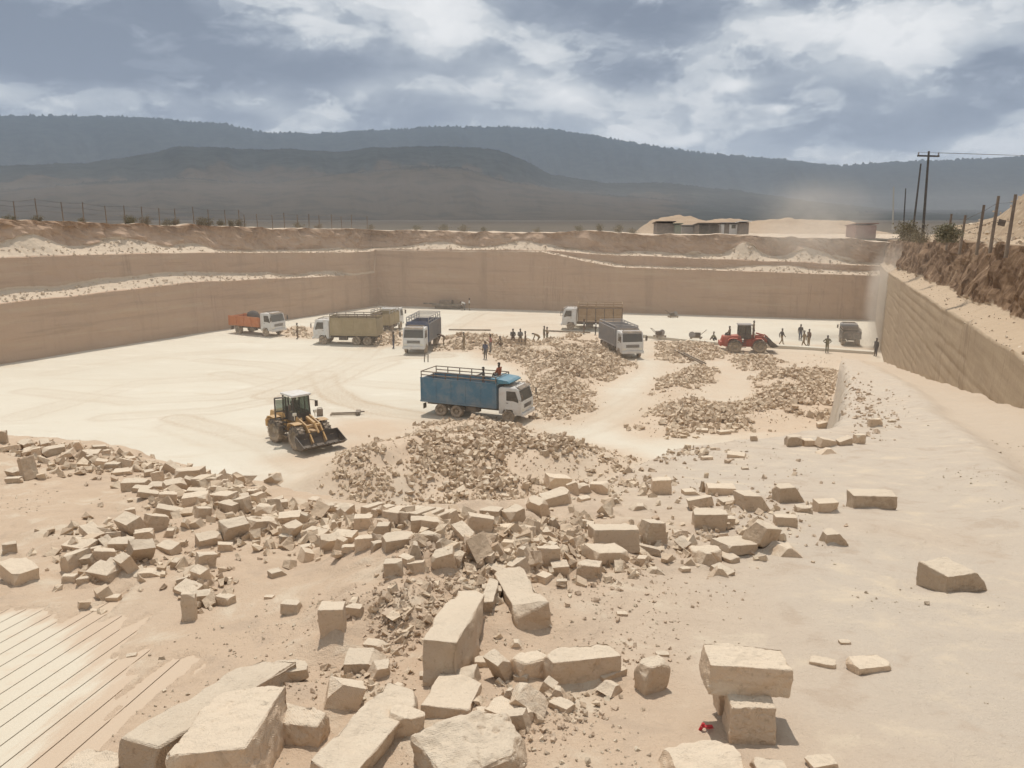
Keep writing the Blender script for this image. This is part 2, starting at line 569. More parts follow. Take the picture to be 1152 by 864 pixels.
# pit floor
m_floor, t, b = new_mat('pit_floor_dust')
pos = t.n('ShaderNodeNewGeometry').outputs['Position']
dirt = t.n('ShaderNodeAttribute', attribute_name='dirt').outputs['Fac']
trk = t.n('ShaderNodeAttribute', attribute_name='track').outputs['Fac']
mp = t.n('ShaderNodeMapping', i_0=pos, i_3=(0.35, 1.0, 1.0)).outputs[0]
nA = t.noise(mp, 0.10, 6, 0.55, 0.6); nB = t.noise(pos, 0.8, 7, 0.65, 0.3); nC = t.noise(pos, 6, 4, 0.6); nE = t.noise(mp, 0.55, 6, 0.65, 0.8)
c = t.mix(nA, C4((0.555, 0.50, 0.405)), C4((0.635, 0.585, 0.485)))
c = t.mix(t.m('MULTIPLY', t.ss(nE, 0.52, 0.70), 0.55), c, C4((0.67, 0.625, 0.53)))
c = t.mix(t.m('MULTIPLY', t.ss(nE, 0.48, 0.30), 0.40), c, C4((0.53, 0.44, 0.325)))
dd = t.m('ADD', dirt, t.m('MULTIPLY', t.m('SUBTRACT', nB, 0.5), t.m('MULTIPLY', t.m('MINIMUM', dirt, 0.5), 1.6)))
c = t.mix(dd, c, C4((0.53, 0.415, 0.305)))
c = t.mix(t.m('MULTIPLY', trk, t.ss(nC, 0.25, 0.6)), c, C4((0.46, 0.365, 0.265)))
c = t.mix(t.m('MULTIPLY', t.ss(nC, 0.58, 0.75), 0.25), c, C4((0.42, 0.32, 0.22)))
t.link(c, b.inputs['Base Color']); b.inputs['Roughness'].default_value = 0.95
bump(t, b, t.m('ADD', nB, t.m('MULTIPLY', nC, 0.3)), 0.12, 0.6)

# quarry faces
m_wall, t, b = new_mat('quarry_face_rock')
pos = t.n('ShaderNodeNewGeometry').outputs['Position']
tal = t.n('ShaderNodeAttribute', attribute_name='talus').outputs['Fac']
soil = t.n('ShaderNodeAttribute', attribute_name='soil').outputs['Fac']
mp1 = t.n('ShaderNodeMapping', i_0=pos, i_3=(1.0, 1.0, 0.10)).outputs[0]
mp2 = t.n('ShaderNodeMapping', i_0=pos, i_3=(0.06, 0.06, 1.0)).outputs[0]
nV = t.noise(mp1, 0.45, 7, 0.65); nH = t.noise(mp2, 1.3, 5, 0.6); nS = t.noise(pos, 1.6, 7, 0.7); nL = t.noise(pos, 0.07, 4, 0.55)
c = t.mix(nL, C4((0.415, 0.288, 0.205)), C4((0.485, 0.342, 0.243)))
c = t.mix(t.m('MULTIPLY', t.ss(nV, 0.48, 0.25), 0.6), c, C4((0.30, 0.215, 0.15)))
c = t.mix(t.m('MULTIPLY', t.ss(nV, 0.55, 0.75), 0.30), c, C4((0.50, 0.39, 0.27)))
c = t.mix(t.m('MULTIPLY', t.ss(nH, 0.53, 0.68), 0.5), c, C4((0.49, 0.375, 0.27)))
c = t.mix(t.m('MULTIPLY', t.ss(nH, 0.46, 0.32), 0.5), c, C4((0.33, 0.235, 0.165)))
mp3 = t.n('ShaderNodeMapping', i_0=pos, i_3=(1.0, 1.0, 0.06)).outputs[0]
cr = t.ss(t.m('ABSOLUTE', t.m('SUBTRACT', t.noise(mp3, 0.22, 5, 0.6, 0.4), 0.5)), 0.010, 0.0)
c = t.mix(t.m('MULTIPLY', cr, t.m('MULTIPLY', t.ss(nL, 0.48, 0.62), 0.30)), c, C4((0.22, 0.15, 0.105)))
nF = t.noise(mp2, 5.0, 3, 0.6)
c = t.mix(t.m('MULTIPLY', t.ss(nF, 0.56, 0.68), 0.35), c, C4((0.36, 0.255, 0.185)))
cs = t.mix(t.ss(nS, 0.35, 0.65), C4((0.20, 0.125, 0.078)), C4((0.33, 0.22, 0.14)))
c = t.mix(soil, c, cs)
ct = t.mix(nS, C4((0.50, 0.395, 0.295)), C4((0.60, 0.50, 0.38)))
c = t.mix(t.ss(t.m('ADD', tal, t.m('MULTIPLY', t.m('SUBTRACT', nS, 0.5), 0.9)), 0.35, 0.6), c, ct)
t.link(c, b.inputs['Base Color']); b.inputs['Roughness'].default_value = 0.95
bump(t, b, t.m('ADD', t.m('ADD', nV, nS), t.m('MULTIPLY', nH, 0.6)), 0.25, 0.5)

# right-hand sawn face: horizontal saw lines, brown soil above
m_rwall, t, b = new_mat('sawn_face_rock')
pos = t.n('ShaderNodeNewGeometry').outputs['Position']
tal = t.n('ShaderNodeAttribute', attribute_name='talus').outputs['Fac']
soil = t.n('ShaderNodeAttribute', attribute_name='soil').outputs['Fac']
mp1 = t.n('ShaderNodeMapping', i_0=pos, i_3=(1.0, 1.0, 0.42)).outputs[0]
mp2 = t.n('ShaderNodeMapping', i_0=pos, i_3=(0.045, 0.045, 1.0)).outputs[0]
nV = t.noise(mp1, 1.5, 8, 0.68, 0.5); nH = t.noise(mp2, 4.2, 4, 0.6); nS = t.noise(pos, 2.2, 8, 0.72, 0.3); nL = t.noise(pos, 0.25, 5, 0.6)
c = t.mix(nL, C4((0.36, 0.275, 0.19)), C4((0.44, 0.335, 0.225)))
c = t.mix(t.m('MULTIPLY', t.ss(nH, 0.53, 0.62), 0.26), c, C4((0.52, 0.41, 0.28)))
c = t.mix(t.m('MULTIPLY', t.ss(nH, 0.46, 0.38), 0.22), c, C4((0.27, 0.20, 0.14)))
c = t.mix(t.m('MULTIPLY', t.ss(nV, 0.34, 0.25), 0.35), c, C4((0.24, 0.175, 0.12)))
mp4 = t.n('ShaderNodeMapping', i_0=pos, i_3=(1.0, 1.0, 0.10)).outputs[0]
cr = t.ss(t.m('ABSOLUTE', t.m('SUBTRACT', t.noise(mp4, 0.5, 4, 0.6, 0.3), 0.5)), 0.014, 0.0)
c = t.mix(t.m('MULTIPLY', cr, t.m('MULTIPLY', t.ss(nL, 0.46, 0.6), 0.6)), c, C4((0.20, 0.14, 0.095)))
c = t.mix(t.m('MULTIPLY', t.ss(nS, 0.50, 0.66), 0.35), c, C4((0.47, 0.37, 0.26)))
cs = t.mix(t.ss(nV, 0.38, 0.60), C4((0.115, 0.068, 0.040)), C4((0.225, 0.145, 0.088)))
cs = t.mix(t.m('MULTIPLY', t.ss(t.m('ADD', nV, t.m('MULTIPLY', nS, 0.6)), 0.90, 1.06), 0.7), cs, C4((0.45, 0.345, 0.235)))
c = t.mix(soil, c, cs)
ct = t.mix(nS, C4((0.40, 0.30, 0.205)), C4((0.50, 0.39, 0.275)))
c = t.mix(t.ss(t.m('ADD', tal, t.m('MULTIPLY', t.m('SUBTRACT', nS, 0.5), 1.3)), 0.32, 0.62), c, ct)
t.link(c, b.inputs['Base Color']); b.inputs['Roughness'].default_value = 0.95
bump(t, b, t.m('ADD', t.m('ADD', nV, nS), t.m('MULTIPLY', nH, 0.3)), 0.10, 0.22)

# loose stone (object-random tint)
def stone_mat(name, tint=1.0, bscale=1.0):
    m, t, b = new_mat(name)
    pos = t.n('ShaderNodeTexCoord').outputs['Object']
    oi = t.n('ShaderNodeObjectInfo')
    pv = t.n('ShaderNodeVectorMath', operation='ADD', i_0=pos, i_1=oi.outputs['Location']).outputs[0]
    nA = t.noise(pv, 5 * bscale, 7, 0.65, 0.3); nB = t.noise(pv, 28 * bscale, 6, 0.7); nC = t.noise(pv, 110 * bscale, 3, 0.6)
    c = t.mix(nA, C4((0.54 * tint, 0.40 * tint, 0.28 * tint)), C4((0.63 * tint, 0.495 * tint, 0.355 * tint)))
    c = t.mix(t.m('MULTIPLY', t.ss(nA, 0.55, 0.7), 0.5), c, C4((0.64 * tint, 0.55 * tint, 0.425 * tint)))
    c = t.mix(t.m('MULTIPLY', t.ss(nB, 0.46, 0.30), 0.5), c, C4((0.33, 0.24, 0.16)))
    c = t.mix(t.m('MULTIPLY', t.ss(nC, 0.6, 0.75), 0.3), c, C4((0.30, 0.22, 0.15)))
    sp = t.n('ShaderNodeSeparateXYZ', i_0=pv).outputs
    saw = t.n('ShaderNodeTexWave', wave_type='BANDS', bands_direction='DIAGONAL')
    t.link(pos, saw.inputs['Vector'])
    saw.inputs['Scale'].default_value = 55 * bscale; saw.inputs['Distortion'].default_value = 3.0; saw.inputs['Detail'].default_value = 3
    sawm = t.m('MULTIPLY', saw.outputs['Fac'], t.ss(t.noise(pv, 2.5, 3, 0.5), 0.42, 0.62))
    mpb = t.n('ShaderNodeMapping', i_0=pv, i_3=(1.5, 1.5, 22.0)).outputs[0]
    bed = t.noise(mpb, 1.0, 5, 0.6, 0.5)
    c = t.mix(t.m('MULTIPLY', t.ss(bed, 0.57, 0.72), 0.28), c, C4((0.38 * tint, 0.27 * tint, 0.18 * tint)))
    blot = t.noise(pv, 11, 4, 0.6, 0.8)
    c = t.mix(t.m('MULTIPLY', t.ss(blot, 0.58, 0.70), 0.42), c, C4((0.34, 0.245, 0.165)))
    k = t.m('ADD', t.m('MULTIPLY', oi.outputs['Random'], 0.34), 0.80)
    hs = t.n('ShaderNodeHueSaturation')
    t.link(c, hs.inputs['Color']); t.link(k, hs.inputs['Value'])
    nz = t.n('ShaderNodeSeparateXYZ', i_0=t.n('ShaderNodeNewGeometry').outputs['Normal']).outputs[2]
    # dust settles on what faces up
    c = t.mix(t.m('MULTIPLY', t.ss(t.m('ADD', nz, t.m('MULTIPLY', t.m('SUBTRACT', nA, 0.5), 0.8)), 0.45, 0.95), 0.66), hs.outputs[0], C4((0.66 * tint, 0.565 * tint, 0.44 * tint)))
    t.link(c, b.inputs['Base Color']); b.inputs['Roughness'].default_value = 0.95
    bump(t, b, t.m('ADD', t.m('ADD', nA, t.m('MULTIPLY', sawm, 0.05)), t.m('ADD', t.m('MULTIPLY', nB, 0.7), t.m('MULTIPLY', nC, 0.2))), 0.020 / bscale, 0.95)
    return m


m_stone = stone_mat('quarry_stone')
m_rubble = stone_mat('rubble_stone', 1.0, 0.6)
m_clod, t, b = new_mat('dirt_clods')
g = t.n('ShaderNodeNewGeometry')
c = t.mix(g.outputs['Random Per Island'], C4((0.46, 0.345, 0.245)), C4((0.56, 0.44, 0.325)))
t.link(c, b.inputs['Base Color']); b.inputs['Roughness'].default_value = 0.95
bump(t, b, t.noise(g.outputs['Position'], 40, 5, 0.7), 0.01, 0.8)
m_talus, t, b = new_mat('ledge_rubble')
g = t.n('ShaderNodeNewGeometry')
c = t.mix(g.outputs['Random Per Island'], C4((0.48, 0.375, 0.275)), C4((0.62, 0.52, 0.40)))
t.link(c, b.inputs['Base Color']); b.inputs['Roughness'].default_value = 0.95
m_gravel, t, b = new_mat('gravel')
oi = t.n('ShaderNodeNewGeometry')
rr = t.n('ShaderNodeTexWhiteNoise', i_0=oi.outputs['Position'])
isl = oi.outputs['Random Per Island']
c = t.mix(isl, C4((0.37, 0.29, 0.21)), C4((0.60, 0.51, 0.385)))
t.link(c, b.inputs['Base Color']); b.inputs['Roughness'].default_value = 0.95
m_rubmass, t, b = new_mat('rubble_mass')
g = t.n('ShaderNodeNewGeometry')
c = t.mix(g.outputs['Random Per Island'], C4((0.46, 0.345, 0.24)), C4((0.66, 0.54, 0.40)))
nB = t.noise(g.outputs['Position'], 9, 5, 0.7)
c = t.mix(t.m('MULTIPLY', t.ss(nB, 0.45, 0.3), 0.4), c, C4((0.33, 0.24, 0.16)))
t.link(c, b.inputs['Base Color']); b.inputs['Roughness'].default_value = 0.95
bump(t, b, nB, 0.05, 0.6)

# painted and other surfaces
def paint(name, col, rough=0.5, dust=0.35, metal=0.0, dcol=(0.43, 0.34, 0.25), scale=2.0, low=0.9):
    m, t, b = new_mat(name)
    pos = t.n('ShaderNodeTexCoord').outputs['Object']
    z = t.n('ShaderNodeSeparateXYZ', i_0=pos).outputs[2]
    nz = t.n('ShaderNodeSeparateXYZ', i_0=t.n('ShaderNodeNewGeometry').outputs['Normal']).outputs[2]
    nA = t.noise(pos, scale, 6, 0.65, 0.4); nB = t.noise(pos, scale * 9, 5, 0.7)
    c = t.mix(nA, C4(tuple(v * 0.8 for v in col)), C4(tuple(min(1, v * 1.15) for v in col)))
    f = t.m('ADD', t.m('MULTIPLY', t.ss(nA, 0.42, 0.68), 0.6), t.m('MULTIPLY', t.ss(nB, 0.5, 0.7), 0.3))
    f = t.m('MULTIPLY', f, dust * 1.6)
    f = t.m('ADD', f, t.m('MULTIPLY', t.ss(z, low, 0.2), dust * 1.1))     # road dust thrown up from the wheels
    f = t.m('ADD', f, t.m('MULTIPLY', t.ss(nz, 0.5, 0.9), dust * 0.8))    # settled dust
    c = t.mix(f, c, C4(dcol))
    t.link(c, b.inputs['Base Color'])
    b.inputs['Roughness'].default_value = rough
    b.inputs['Metallic'].default_value = metal
    b.inputs['Specular IOR Level'].default_value = 0.4
    t.link(t.m('ADD', t.m('MULTIPLY', f, 0.4), rough, clamp=True), b.inputs['Roughness'])
    bump(t, b, nB, 0.01, 0.3)
    return m


def glass(name, col=(0.03, 0.035, 0.04), clear=0.25):
    m, t, b = new_mat(name)
    pos = t.n('ShaderNodeTexCoord').outputs['Object']
    c = t.mix(t.m('MULTIPLY', t.noise(pos, 3, 5, 0.6), 0.6), C4(col), C4((0.24, 0.20, 0.16)))
    t.link(c, b.inputs['Base Color'])
    b.inputs['Roughness'].default_value = 0.10
    b.inputs['Specular IOR Level'].default_value = 0.5
    tr = t.n('ShaderNodeBsdfTransparent')
    tr.inputs[0].default_value = (0.75, 0.82, 0.78, 1)
    mx = t.n('ShaderNodeMixShader', i_0=clear, i_1=b.outputs[0], i_2=tr.outputs[0])
    out = [n for n in t.nt.nodes if n.type == 'OUTPUT_MATERIAL'][0]
    t.link(mx.outputs[0], out.inputs[0])
    return m


M = dict(
    white=paint('white_paint', (0.70, 0.70, 0.68), 0.45, 0.36),
    blue=paint('blue_paint', (0.05, 0.165, 0.265), 0.5, 0.26, scale=0.9, low=1.9),
    navy=paint('navy_paint', (0.05, 0.085, 0.17), 0.5, 0.20, scale=1.2),
    teal=paint('teal_canopy_paint', (0.05, 0.22, 0.32), 0.5, 0.2),
    orange=paint('orange_paint', (0.52, 0.16, 0.045), 0.5, 0.25),
    tan=paint('tan_body_paint', (0.34, 0.27, 0.155), 0.7, 0.3),
    wood=paint('weathered_planks', (0.33, 0.22, 0.12), 0.8, 0.3, scale=3),
    grey=paint('grey_body_paint', (0.27, 0.265, 0.27), 0.6, 0.28),
    red=paint('red_machine_paint', (0.42, 0.055, 0.03), 0.5, 0.25),
    yellow=paint('dusty_yellow_paint', (0.56, 0.34, 0.13), 0.65, 0.48, scale=2.5),
    steel=paint('worn_dark_steel', (0.055, 0.045, 0.04), 0.55, 0.16),
    frame=paint('dark_chassis', (0.07, 0.062, 0.055), 0.7, 0.4),
    rub=paint('tyre_rubber', (0.055, 0.05, 0.045), 0.85, 0.62, scale=5, low=1.4),
    rim=paint('dusty_rim', (0.30, 0.25, 0.19), 0.6, 0.5),
    rail=paint('brown_rail_paint', (0.12, 0.085, 0.06), 0.6, 0.25),
    whiterail=paint('pale_rail_paint', (0.42, 0.40, 0.36), 0.6, 0.25),
    post=paint('old_timber', (0.17, 0.13, 0.10), 0.85, 0.2, scale=6),
    pole=paint('creosoted_pole', (0.085, 0.078, 0.072), 0.85, 0.1, scale=4),
    concrete=paint('pale_pole', (0.42, 0.41, 0.38), 0.85, 0.1, scale=4),
    lamp=paint('lamp_glass', (0.75, 0.72, 0.62), 0.15, 0.1),
    tin=paint('weathered_tin', (0.30, 0.29, 0.29), 0.5, 0.2, metal=0.0),
    whitewall=paint('whitewashed_wall', (0.80, 0.79, 0.76), 0.8, 0.05),
    darkwall=paint('dark_shed_wall', (0.13, 0.105, 0.09), 0.8, 0.2),
    mauve=paint('faded_red_wall', (0.28, 0.15, 0.13), 0.8, 0.2),
    greenish=paint('green_shed_wall', (0.13, 0.17, 0.13), 0.8, 0.2),
    redplastic=paint('red_plastic', (0.55, 0.02, 0.04), 0.4, 0.05, low=-9),
    glass=glass('cab_glass'), greenglass=glass('tinted_cab_glass', (0.06, 0.085, 0.075), 0.62),
)
def cloth(name, col):
    m, t, b = new_mat(name)
    pos = t.n('ShaderNodeTexCoord').outputs['Object']
    c = t.mix(t.noise(pos, 12, 4, 0.6), C4(tuple(v * 0.75 for v in col)), C4(tuple(v * 1.2 for v in col)))
    t.link(c, b.inputs['Base Color']); b.inputs['Roughness'].default_value = 0.9
    return m


SKIN = cloth('dark_skin', (0.075, 0.042, 0.028))
HAIR = cloth('black_hair', (0.012, 0.01, 0.01))
CL = {k: cloth(k + '_cloth', v) for k, v in dict(khaki=(0.27, 0.20, 0.125), dark=(0.085, 0.078, 0.075), navyblue=(0.085, 0.095, 0.14), rust=(0.30, 0.085, 0.04), white=(0.6, 0.58, 0.54),
                                                 grey=(0.20, 0.19, 0.18), brown=(0.17, 0.11, 0.075), olive=(0.18, 0.165, 0.105), pink=(0.38, 0.16, 0.13)).items()}

# ================================================================== SETTING
# ---- near bench and ramp
ys = [-8.0, -5.0, -3.0, -1.5, -0.5, 0.3, 0.9]
y = 1.4
while y < 92:
    ys.append(y)
    y += max(0.011, 0.0062 * y)
ys = np.array(ys)
aa = np.linspace(-1.25, 0.95, 620)
Yg, Ag = np.meshgrid(ys, aa, indexing='ij')
Xg = Ag * (np.maximum(Yg, 0) + 3.0) + 0.0
Zg = H(Xg, Yg)
# beyond the right-hand face the sheet is not needed
WALLX = lambda yy: 13.2 + 0.405 * (yy - 20.8)
qf = grid_faces(*Xg.shape)
V = np.stack([Xg.ravel(), Yg.ravel(), Zg.ravel()], 1)
keep = (V[qf][:, :, 2].max(1) > -0.30) & ((V[qf][:, :, 0] - WALLX(V[qf][:, :, 1])).min(1) < 1.2)
qf = qf[keep]
used = np.zeros(len(V), bool); used[qf.ravel()] = True
remap = np.cumsum(used) - 1
tone = sstep(-0.4, 2.2, Xg - 0.05 * Yg).ravel()
rx = np.interp(Yg, ROADX[:, 0], ROADX[:, 1])
road = (sstep(-0.2, 0.7, Xg - rx + 0.25 * fbm(Xg * 0.5, Yg * 0.5, 3, 23))).ravel()
me = np_mesh('bench_ground', V[used], remap[qf], m_ground, True, {'tone': tone[used], 'road': road[used]})
tag(link(bpy.data.objects.new('ground', me)), kind='structure')

# ---- saw-cut stone floor: strips with real slots between them
vs, fs = [], []
base = Vector(on_plane(70, 715))
for i in range(-16, 42):
    off = -i * GSP
    hw = GSP / 2 - 0.0032
    seq = np.arange(-2.4, 2.6, 0.08)
    ring = []
    for s in seq:
        wob = 0.003 * math.sin(s * 1.7)
        for o, dz in ((-hw, -0.018), (-hw, 0.0), (hw, 0.0), (hw, -0.018)):
            p = base + GD * s + GN * (off + o + wob)
            ring.append((p.x, p.y, float(plane(p.x, p.y)) + dz))
    o = len(vs)
    vs += ring
    for k in range(len(seq) - 1):
        a = o + 4 * k
        for j in range(3):
            fs.append((a + j, a + j + 1, a + j + 5, a + j + 4))
va = np.array(vs)
film = sstep(0.55, -0.05, poly_sd(GPOLY, va[:, 0], va[:, 1]))
me = np_mesh('cut_floor', vs, fs, m_cut, False, {'film': film})
tag(link(bpy.data.objects.new('stone_floor', me)), kind='structure')

# ---- sawn strips showing as teeth on the rim of the bench (each could be lifted away)
tooth_px = [(418, 570), (430, 573), (442, 575), (452, 577), (463, 577), (474, 578), (485, 579), (496, 581), (507, 582)]
for i, (a, b_) in enumerate(tooth_px):
    p = hit(a, b_ + 5)
    mb = MB().box((0, 0, 0.0), (0.075, 0.25, 0.08))
    o = mb.build('stone_strip', m_stone, None, 0.006)
    o.location = (p.x, p.y + 0.05, p.z + 0.0)
    o.rotation_euler = (R(-8), R(rnd.uniform(-3, 3)), R(-24 + rnd.uniform(-3, 3)))
    tag(o, 'narrow sawn stone strip in the comb-like row at the bench rim', 'stone strip', 'sawn strips in the row at the bench rim')

# ---- pit floor
fx = np.arange(-84, 62, 0.3); fy = np.arange(9, 128, 0.25)
Xf, Yf = np.meshgrid(fx, fy, indexing='ij')
Zf = FL(Xf, Yf)
dirt = np.zeros_like(Xf)
for k, poly in HPOLY.items():
    dirt = np.maximum(dirt, sstep(-3.2, 0.6, poly_sd(poly, Xf, Yf)))
for mx, my, rx_, ry_, h in DIRTMOUNDS:
    dirt = np.maximum(dirt, 1.1 * np.exp(-((Xf - mx) / (rx_ * 1.25)) ** 2 - ((Yf - my) / (ry_ * 1.25)) ** 2))
RIGHTDIRT = pxpoly([(640, 480), (720, 440), (735, 400), (690, 385), (760, 380), (990, 392), (1000, 480), (900, 500), (745, 500), (760, 480), (716, 478), (700, 462)])
dirt = np.maximum(dirt, 0.75 * sstep(-2.0, 2.0, poly_sd(RIGHTDIRT, Xf, Yf)))
MIDDIRT = pxpoly([(500, 372), (548, 351), (640, 352), (640, 376), (560, 380)])
dirt = np.maximum(dirt, 0.45 * sstep(-2.0, 2.0, poly_sd(MIDDIRT, Xf, Yf)))
LOWDIRT = pxpoly([(300, 520), (330, 508), (390, 512), (440, 480), (478, 478), (460, 590), (330, 580), (390, 556), (420, 548)])
dirt = np.maximum(dirt, 0.85 * sstep(-1.5, 1.5, poly_sd(LOWDIRT, Xf, Yf)))
dirt = np.clip(dirt + 0.25 * fbm(Xf * 0.3, Yf * 0.3, 4, 91) * (dirt > 0.02), 0, 1)
track = np.zeros_like(Xf)
for pts, wd, amp in [([(300, 445), (345, 430), (398, 408), (420, 392), (432, 380)], 0.6, 0.8), ([(318, 450), (372, 430), (412, 410), (450, 402), (500, 400)], 0.6, 0.7),
                     ([(362, 420), (370, 440), (388, 452), (430, 462), (500, 474)], 0.8, 0.85), ([(352, 424), (362, 446), (384, 458), (430, 470), (480, 480)], 0.4, 0.3),
                     ([(200, 470), (300, 500), (345, 528), (380, 548)], 0.9, 0.85), ([(195, 480), (260, 505), (320, 535), (350, 556)], 0.4, 0.4), ([(60, 420), (180, 400), (300, 392), (420, 398)], 1.2, 0.5),
                     ([(20, 470), (160, 430), (330, 420)], 1.2, 0.45), ([(610, 490), (680, 462), (724, 430), (735, 408)], 0.8, 0.4), ([(630, 495), (700, 470), (740, 440), (756, 410)], 0.6, 0.35),
                     ([(700, 470), (800, 440), (860, 420), (880, 408)], 0.6, 0.3), ([(30, 440), (150, 452), (260, 446), (330, 428), (372, 402), (380, 392)], 0.5, 0.55), ([(120, 470), (240, 462), (330, 446), (392, 424), (440, 408)], 0.4, 0.5), ([(250, 420), (300, 430), (360, 446), (400, 470)], 0.4, 0.5), ([(560, 488), (640, 470), (690, 448)], 0.5, 0.5), ([(230, 405), (300, 410), (380, 428), (470, 436)], 0.4, 0.45), ([(508, 370), (530, 356), (548, 350)], 0.45, 0.9), ([(430, 350), (520, 352), (640, 356)], 0.7, 0.3),
                     ([(545, 372), (600, 366), (640, 362)], 0.5, 0.35), ([(560, 360), (620, 358)], 0.5, 0.45), ([(700, 366), (800, 372), (960, 380)], 0.7, 0.25)]:
    W = pxpoly(pts)
    d = np.full(Xf.shape, 1e9)
    for (x0, y0), (x1, y1) in zip(W[:-1], W[1:]):
        dx, dy = x1 - x0, y1 - y0
        tt = np.clip(((Xf - x0) * dx + (Yf - y0) * dy) / (dx * dx + dy * dy), 0, 1)
        d = np.minimum(d, np.hypot(Xf - x0 - tt * dx, Yf - y0 - tt * dy))
    d = d + 0.25 * fbm(Xf * 0.25, Yf * 0.25, 3, 97)
    brk = 0.55 + 0.6 * fbm(Xf * 0.12, Yf * 0.12, 3, 98)
    track = np.maximum(track, 1.5 * amp * brk * np.maximum(0.55 * np.exp(-(d / (1.6 * wd)) ** 2), np.exp(-((d - 0.95) / 0.30) ** 2)))
me = np_mesh('pit_floor', np.stack([Xf.ravel(), Yf.ravel(), Zf.ravel()], 1), grid_faces(*Xf.shape), m_floor, True, {'dirt': dirt, 'track': track})
tag(link(bpy.data.objects.new('quarry_floor', me)), kind='structure')

# low sawn step across the floor in front of the far workings
STEP = [at_z(a, b_) for a, b_ in [(640, 367), (727, 380), (806, 388), (900, 393), (985, 399)]]
mb = MB()
for p, q in zip(STEP[:-1], STEP[1:]):
    d = (q - p); L = d.length
    mb.box(((p + q) / 2) + Vector((0, 0.4, 0.02)), (L + 0.05, 0.9, 0.55), (0, 0, math.atan2(d.y, d.x)))
me_o = mb.build('step', m_floor, None, 0.05)
tag(me_o, kind='structure'); me_o.name = 'quarry_step'


# ---- left and far faces with their ledges
def path_pts(pts, step):
    out = []
    for (x0, y0), (x1, y1) in zip(pts[:-1], pts[1:]):
        n = max(2, int(math.hypot(x1 - x0, y1 - y0) / step))
        for i in range(n):
            t_ = i / n
            out.append((x0 + (x1 - x0) * t_, y0 + (y1 - y0) * t_))
    out.append(pts[-1])
    return np.array(out)


CORNER = (-20.5, 123.0)
P = path_pts([(-79, 12), CORNER, (47.6, 105.0), (75, 97.8)], 0.45)
ci = int(np.argmin(np.hypot(P[:, 0] - CORNER[0], P[:, 1] - CORNER[1])))
nl = np.array((-(CORNER[1] - 12), (CORNER[0] + 79))); nl = nl / np.hypot(*nl)
nf = np.array((18.0, 68.1)); nf = nf / np.hypot(*nf)
N = np.where((np.arange(len(P)) < ci)[:, None], nl, nf)
mit = (nl + nf) / (1 + nl @ nf)
N[ci] = mit
S = np.concatenate([[0], np.cumsum(np.hypot(*np.diff(P, axis=0).T))])
left = np.arange(len(P)) < ci
px_, py_ = P[:, 0], P[:, 1]
z1 = np.where(left, np.interp(py_, [60, 72, 92, 118], [5.3, 5.4, 5.9, 4.95]), np.interp(px_, [-20, 4.5, 8, 14.5, 47], [8.35, 8.3, 7.6, 6.35, 5.8]))
w1 = np.where(left, np.interp(py_, [72, 112, 118], [2.2, 1.6, 0.05]), np.interp(px_, [0, 6, 14, 47], [0.05, 1.4, 1.6, 1.3]))
z2 = np.where(left, np.interp(py_, [60, 72, 95, 118], [9.9, 9.6, 9.1, 8.25]), np.interp(px_, [-20, 4, 12, 47], [8.5, 8.6, 8.05, 7.0]))
w2 = np.where(left, 2.0, 1.8) * np.ones(len(P))
z3 = np.where(left, np.interp(py_, [60, 74, 95, 123], [13.1, 13.0, 12.35, 11.4]), np.interp(px_, [-20, 10, 30, 47], [11.3, 11.1, 10.75, 10.2]))
z3 = z3 + 0.26 * fbm(S * 0.12, S * 0, 4, 3) + 0.24 * fbm(S * 0.6, S * 0, 3, 8)
z1 = z1 + 0.10 * fbm(S * 0.3, S * 0 + 3, 4, 5); z2 = z2 + 0.10 * fbm(S * 0.3, S * 0 + 7, 4, 15)
h1 = np.clip(np.where(left, np.interp(py_, [70, 90, 116], [1.0, 0.95, 0.5]), 0.45) + 0.8 * fbm(S * 0.12, S * 0 + 1, 4, 25), 0.12, 1.5) * np.clip(w1, 0, 1)
bigpile = np.where(left, 1.9 * np.exp(-((py_ - 78.5) / 2.6) ** 2) + 1.5 * np.exp(-((py_ - 88) / 4.0) ** 2) + 0.9 * np.exp(-((py_ - 96) / 2.5) ** 2),
                   2.2 * np.exp(-((px_ - 31.5) / 2.2) ** 2) + 1.2 * np.exp(-((px_ - 1) / 3.5) ** 2) + 1.5 * np.exp(-((px_ - 40) / 3.0) ** 2) + 0.8 * np.exp(-((px_ + 12) / 4) ** 2))
h2 = np.clip(0.25 + 0.5 * fbm(S * 0.15, S * 0 + 2, 4, 35), 0.05, 1.0) + bigpile
rows = []    # each: (d, z, talus, soil, roughness)
one = np.ones(len(P))
for k in range(12):
    f_ = k / 11
    rows.append((0.12 * f_ * one, -0.4 + (z1 + 0.4) * f_, 0.0 * one, 0 * one, 0.09))
for k in range(1, 5):
    f_ = k / 4
    rows.append((0.12 + w1 * f_, z1 + h1 * f_ ** 1.3, one, 0 * one, 0.10))
for k in range(1, 8):
    f_ = k / 7
    rows.append((0.14 + w1 + 0.08 * f_, (z1 + h1) + (z2 - z1 - h1) * f_, np.clip(0.2 - 2.0 * f_ + 0 * one, 0, 1) , 0 * one, 0.10))
for k in range(1, 6):
    f_ = k / 5
    rows.append((0.24 + w1 + w2 * f_, z2 + np.minimum(h2, z3 - z2 - 0.5) * f_ ** 1.2, one, 0 * one, 0.12))
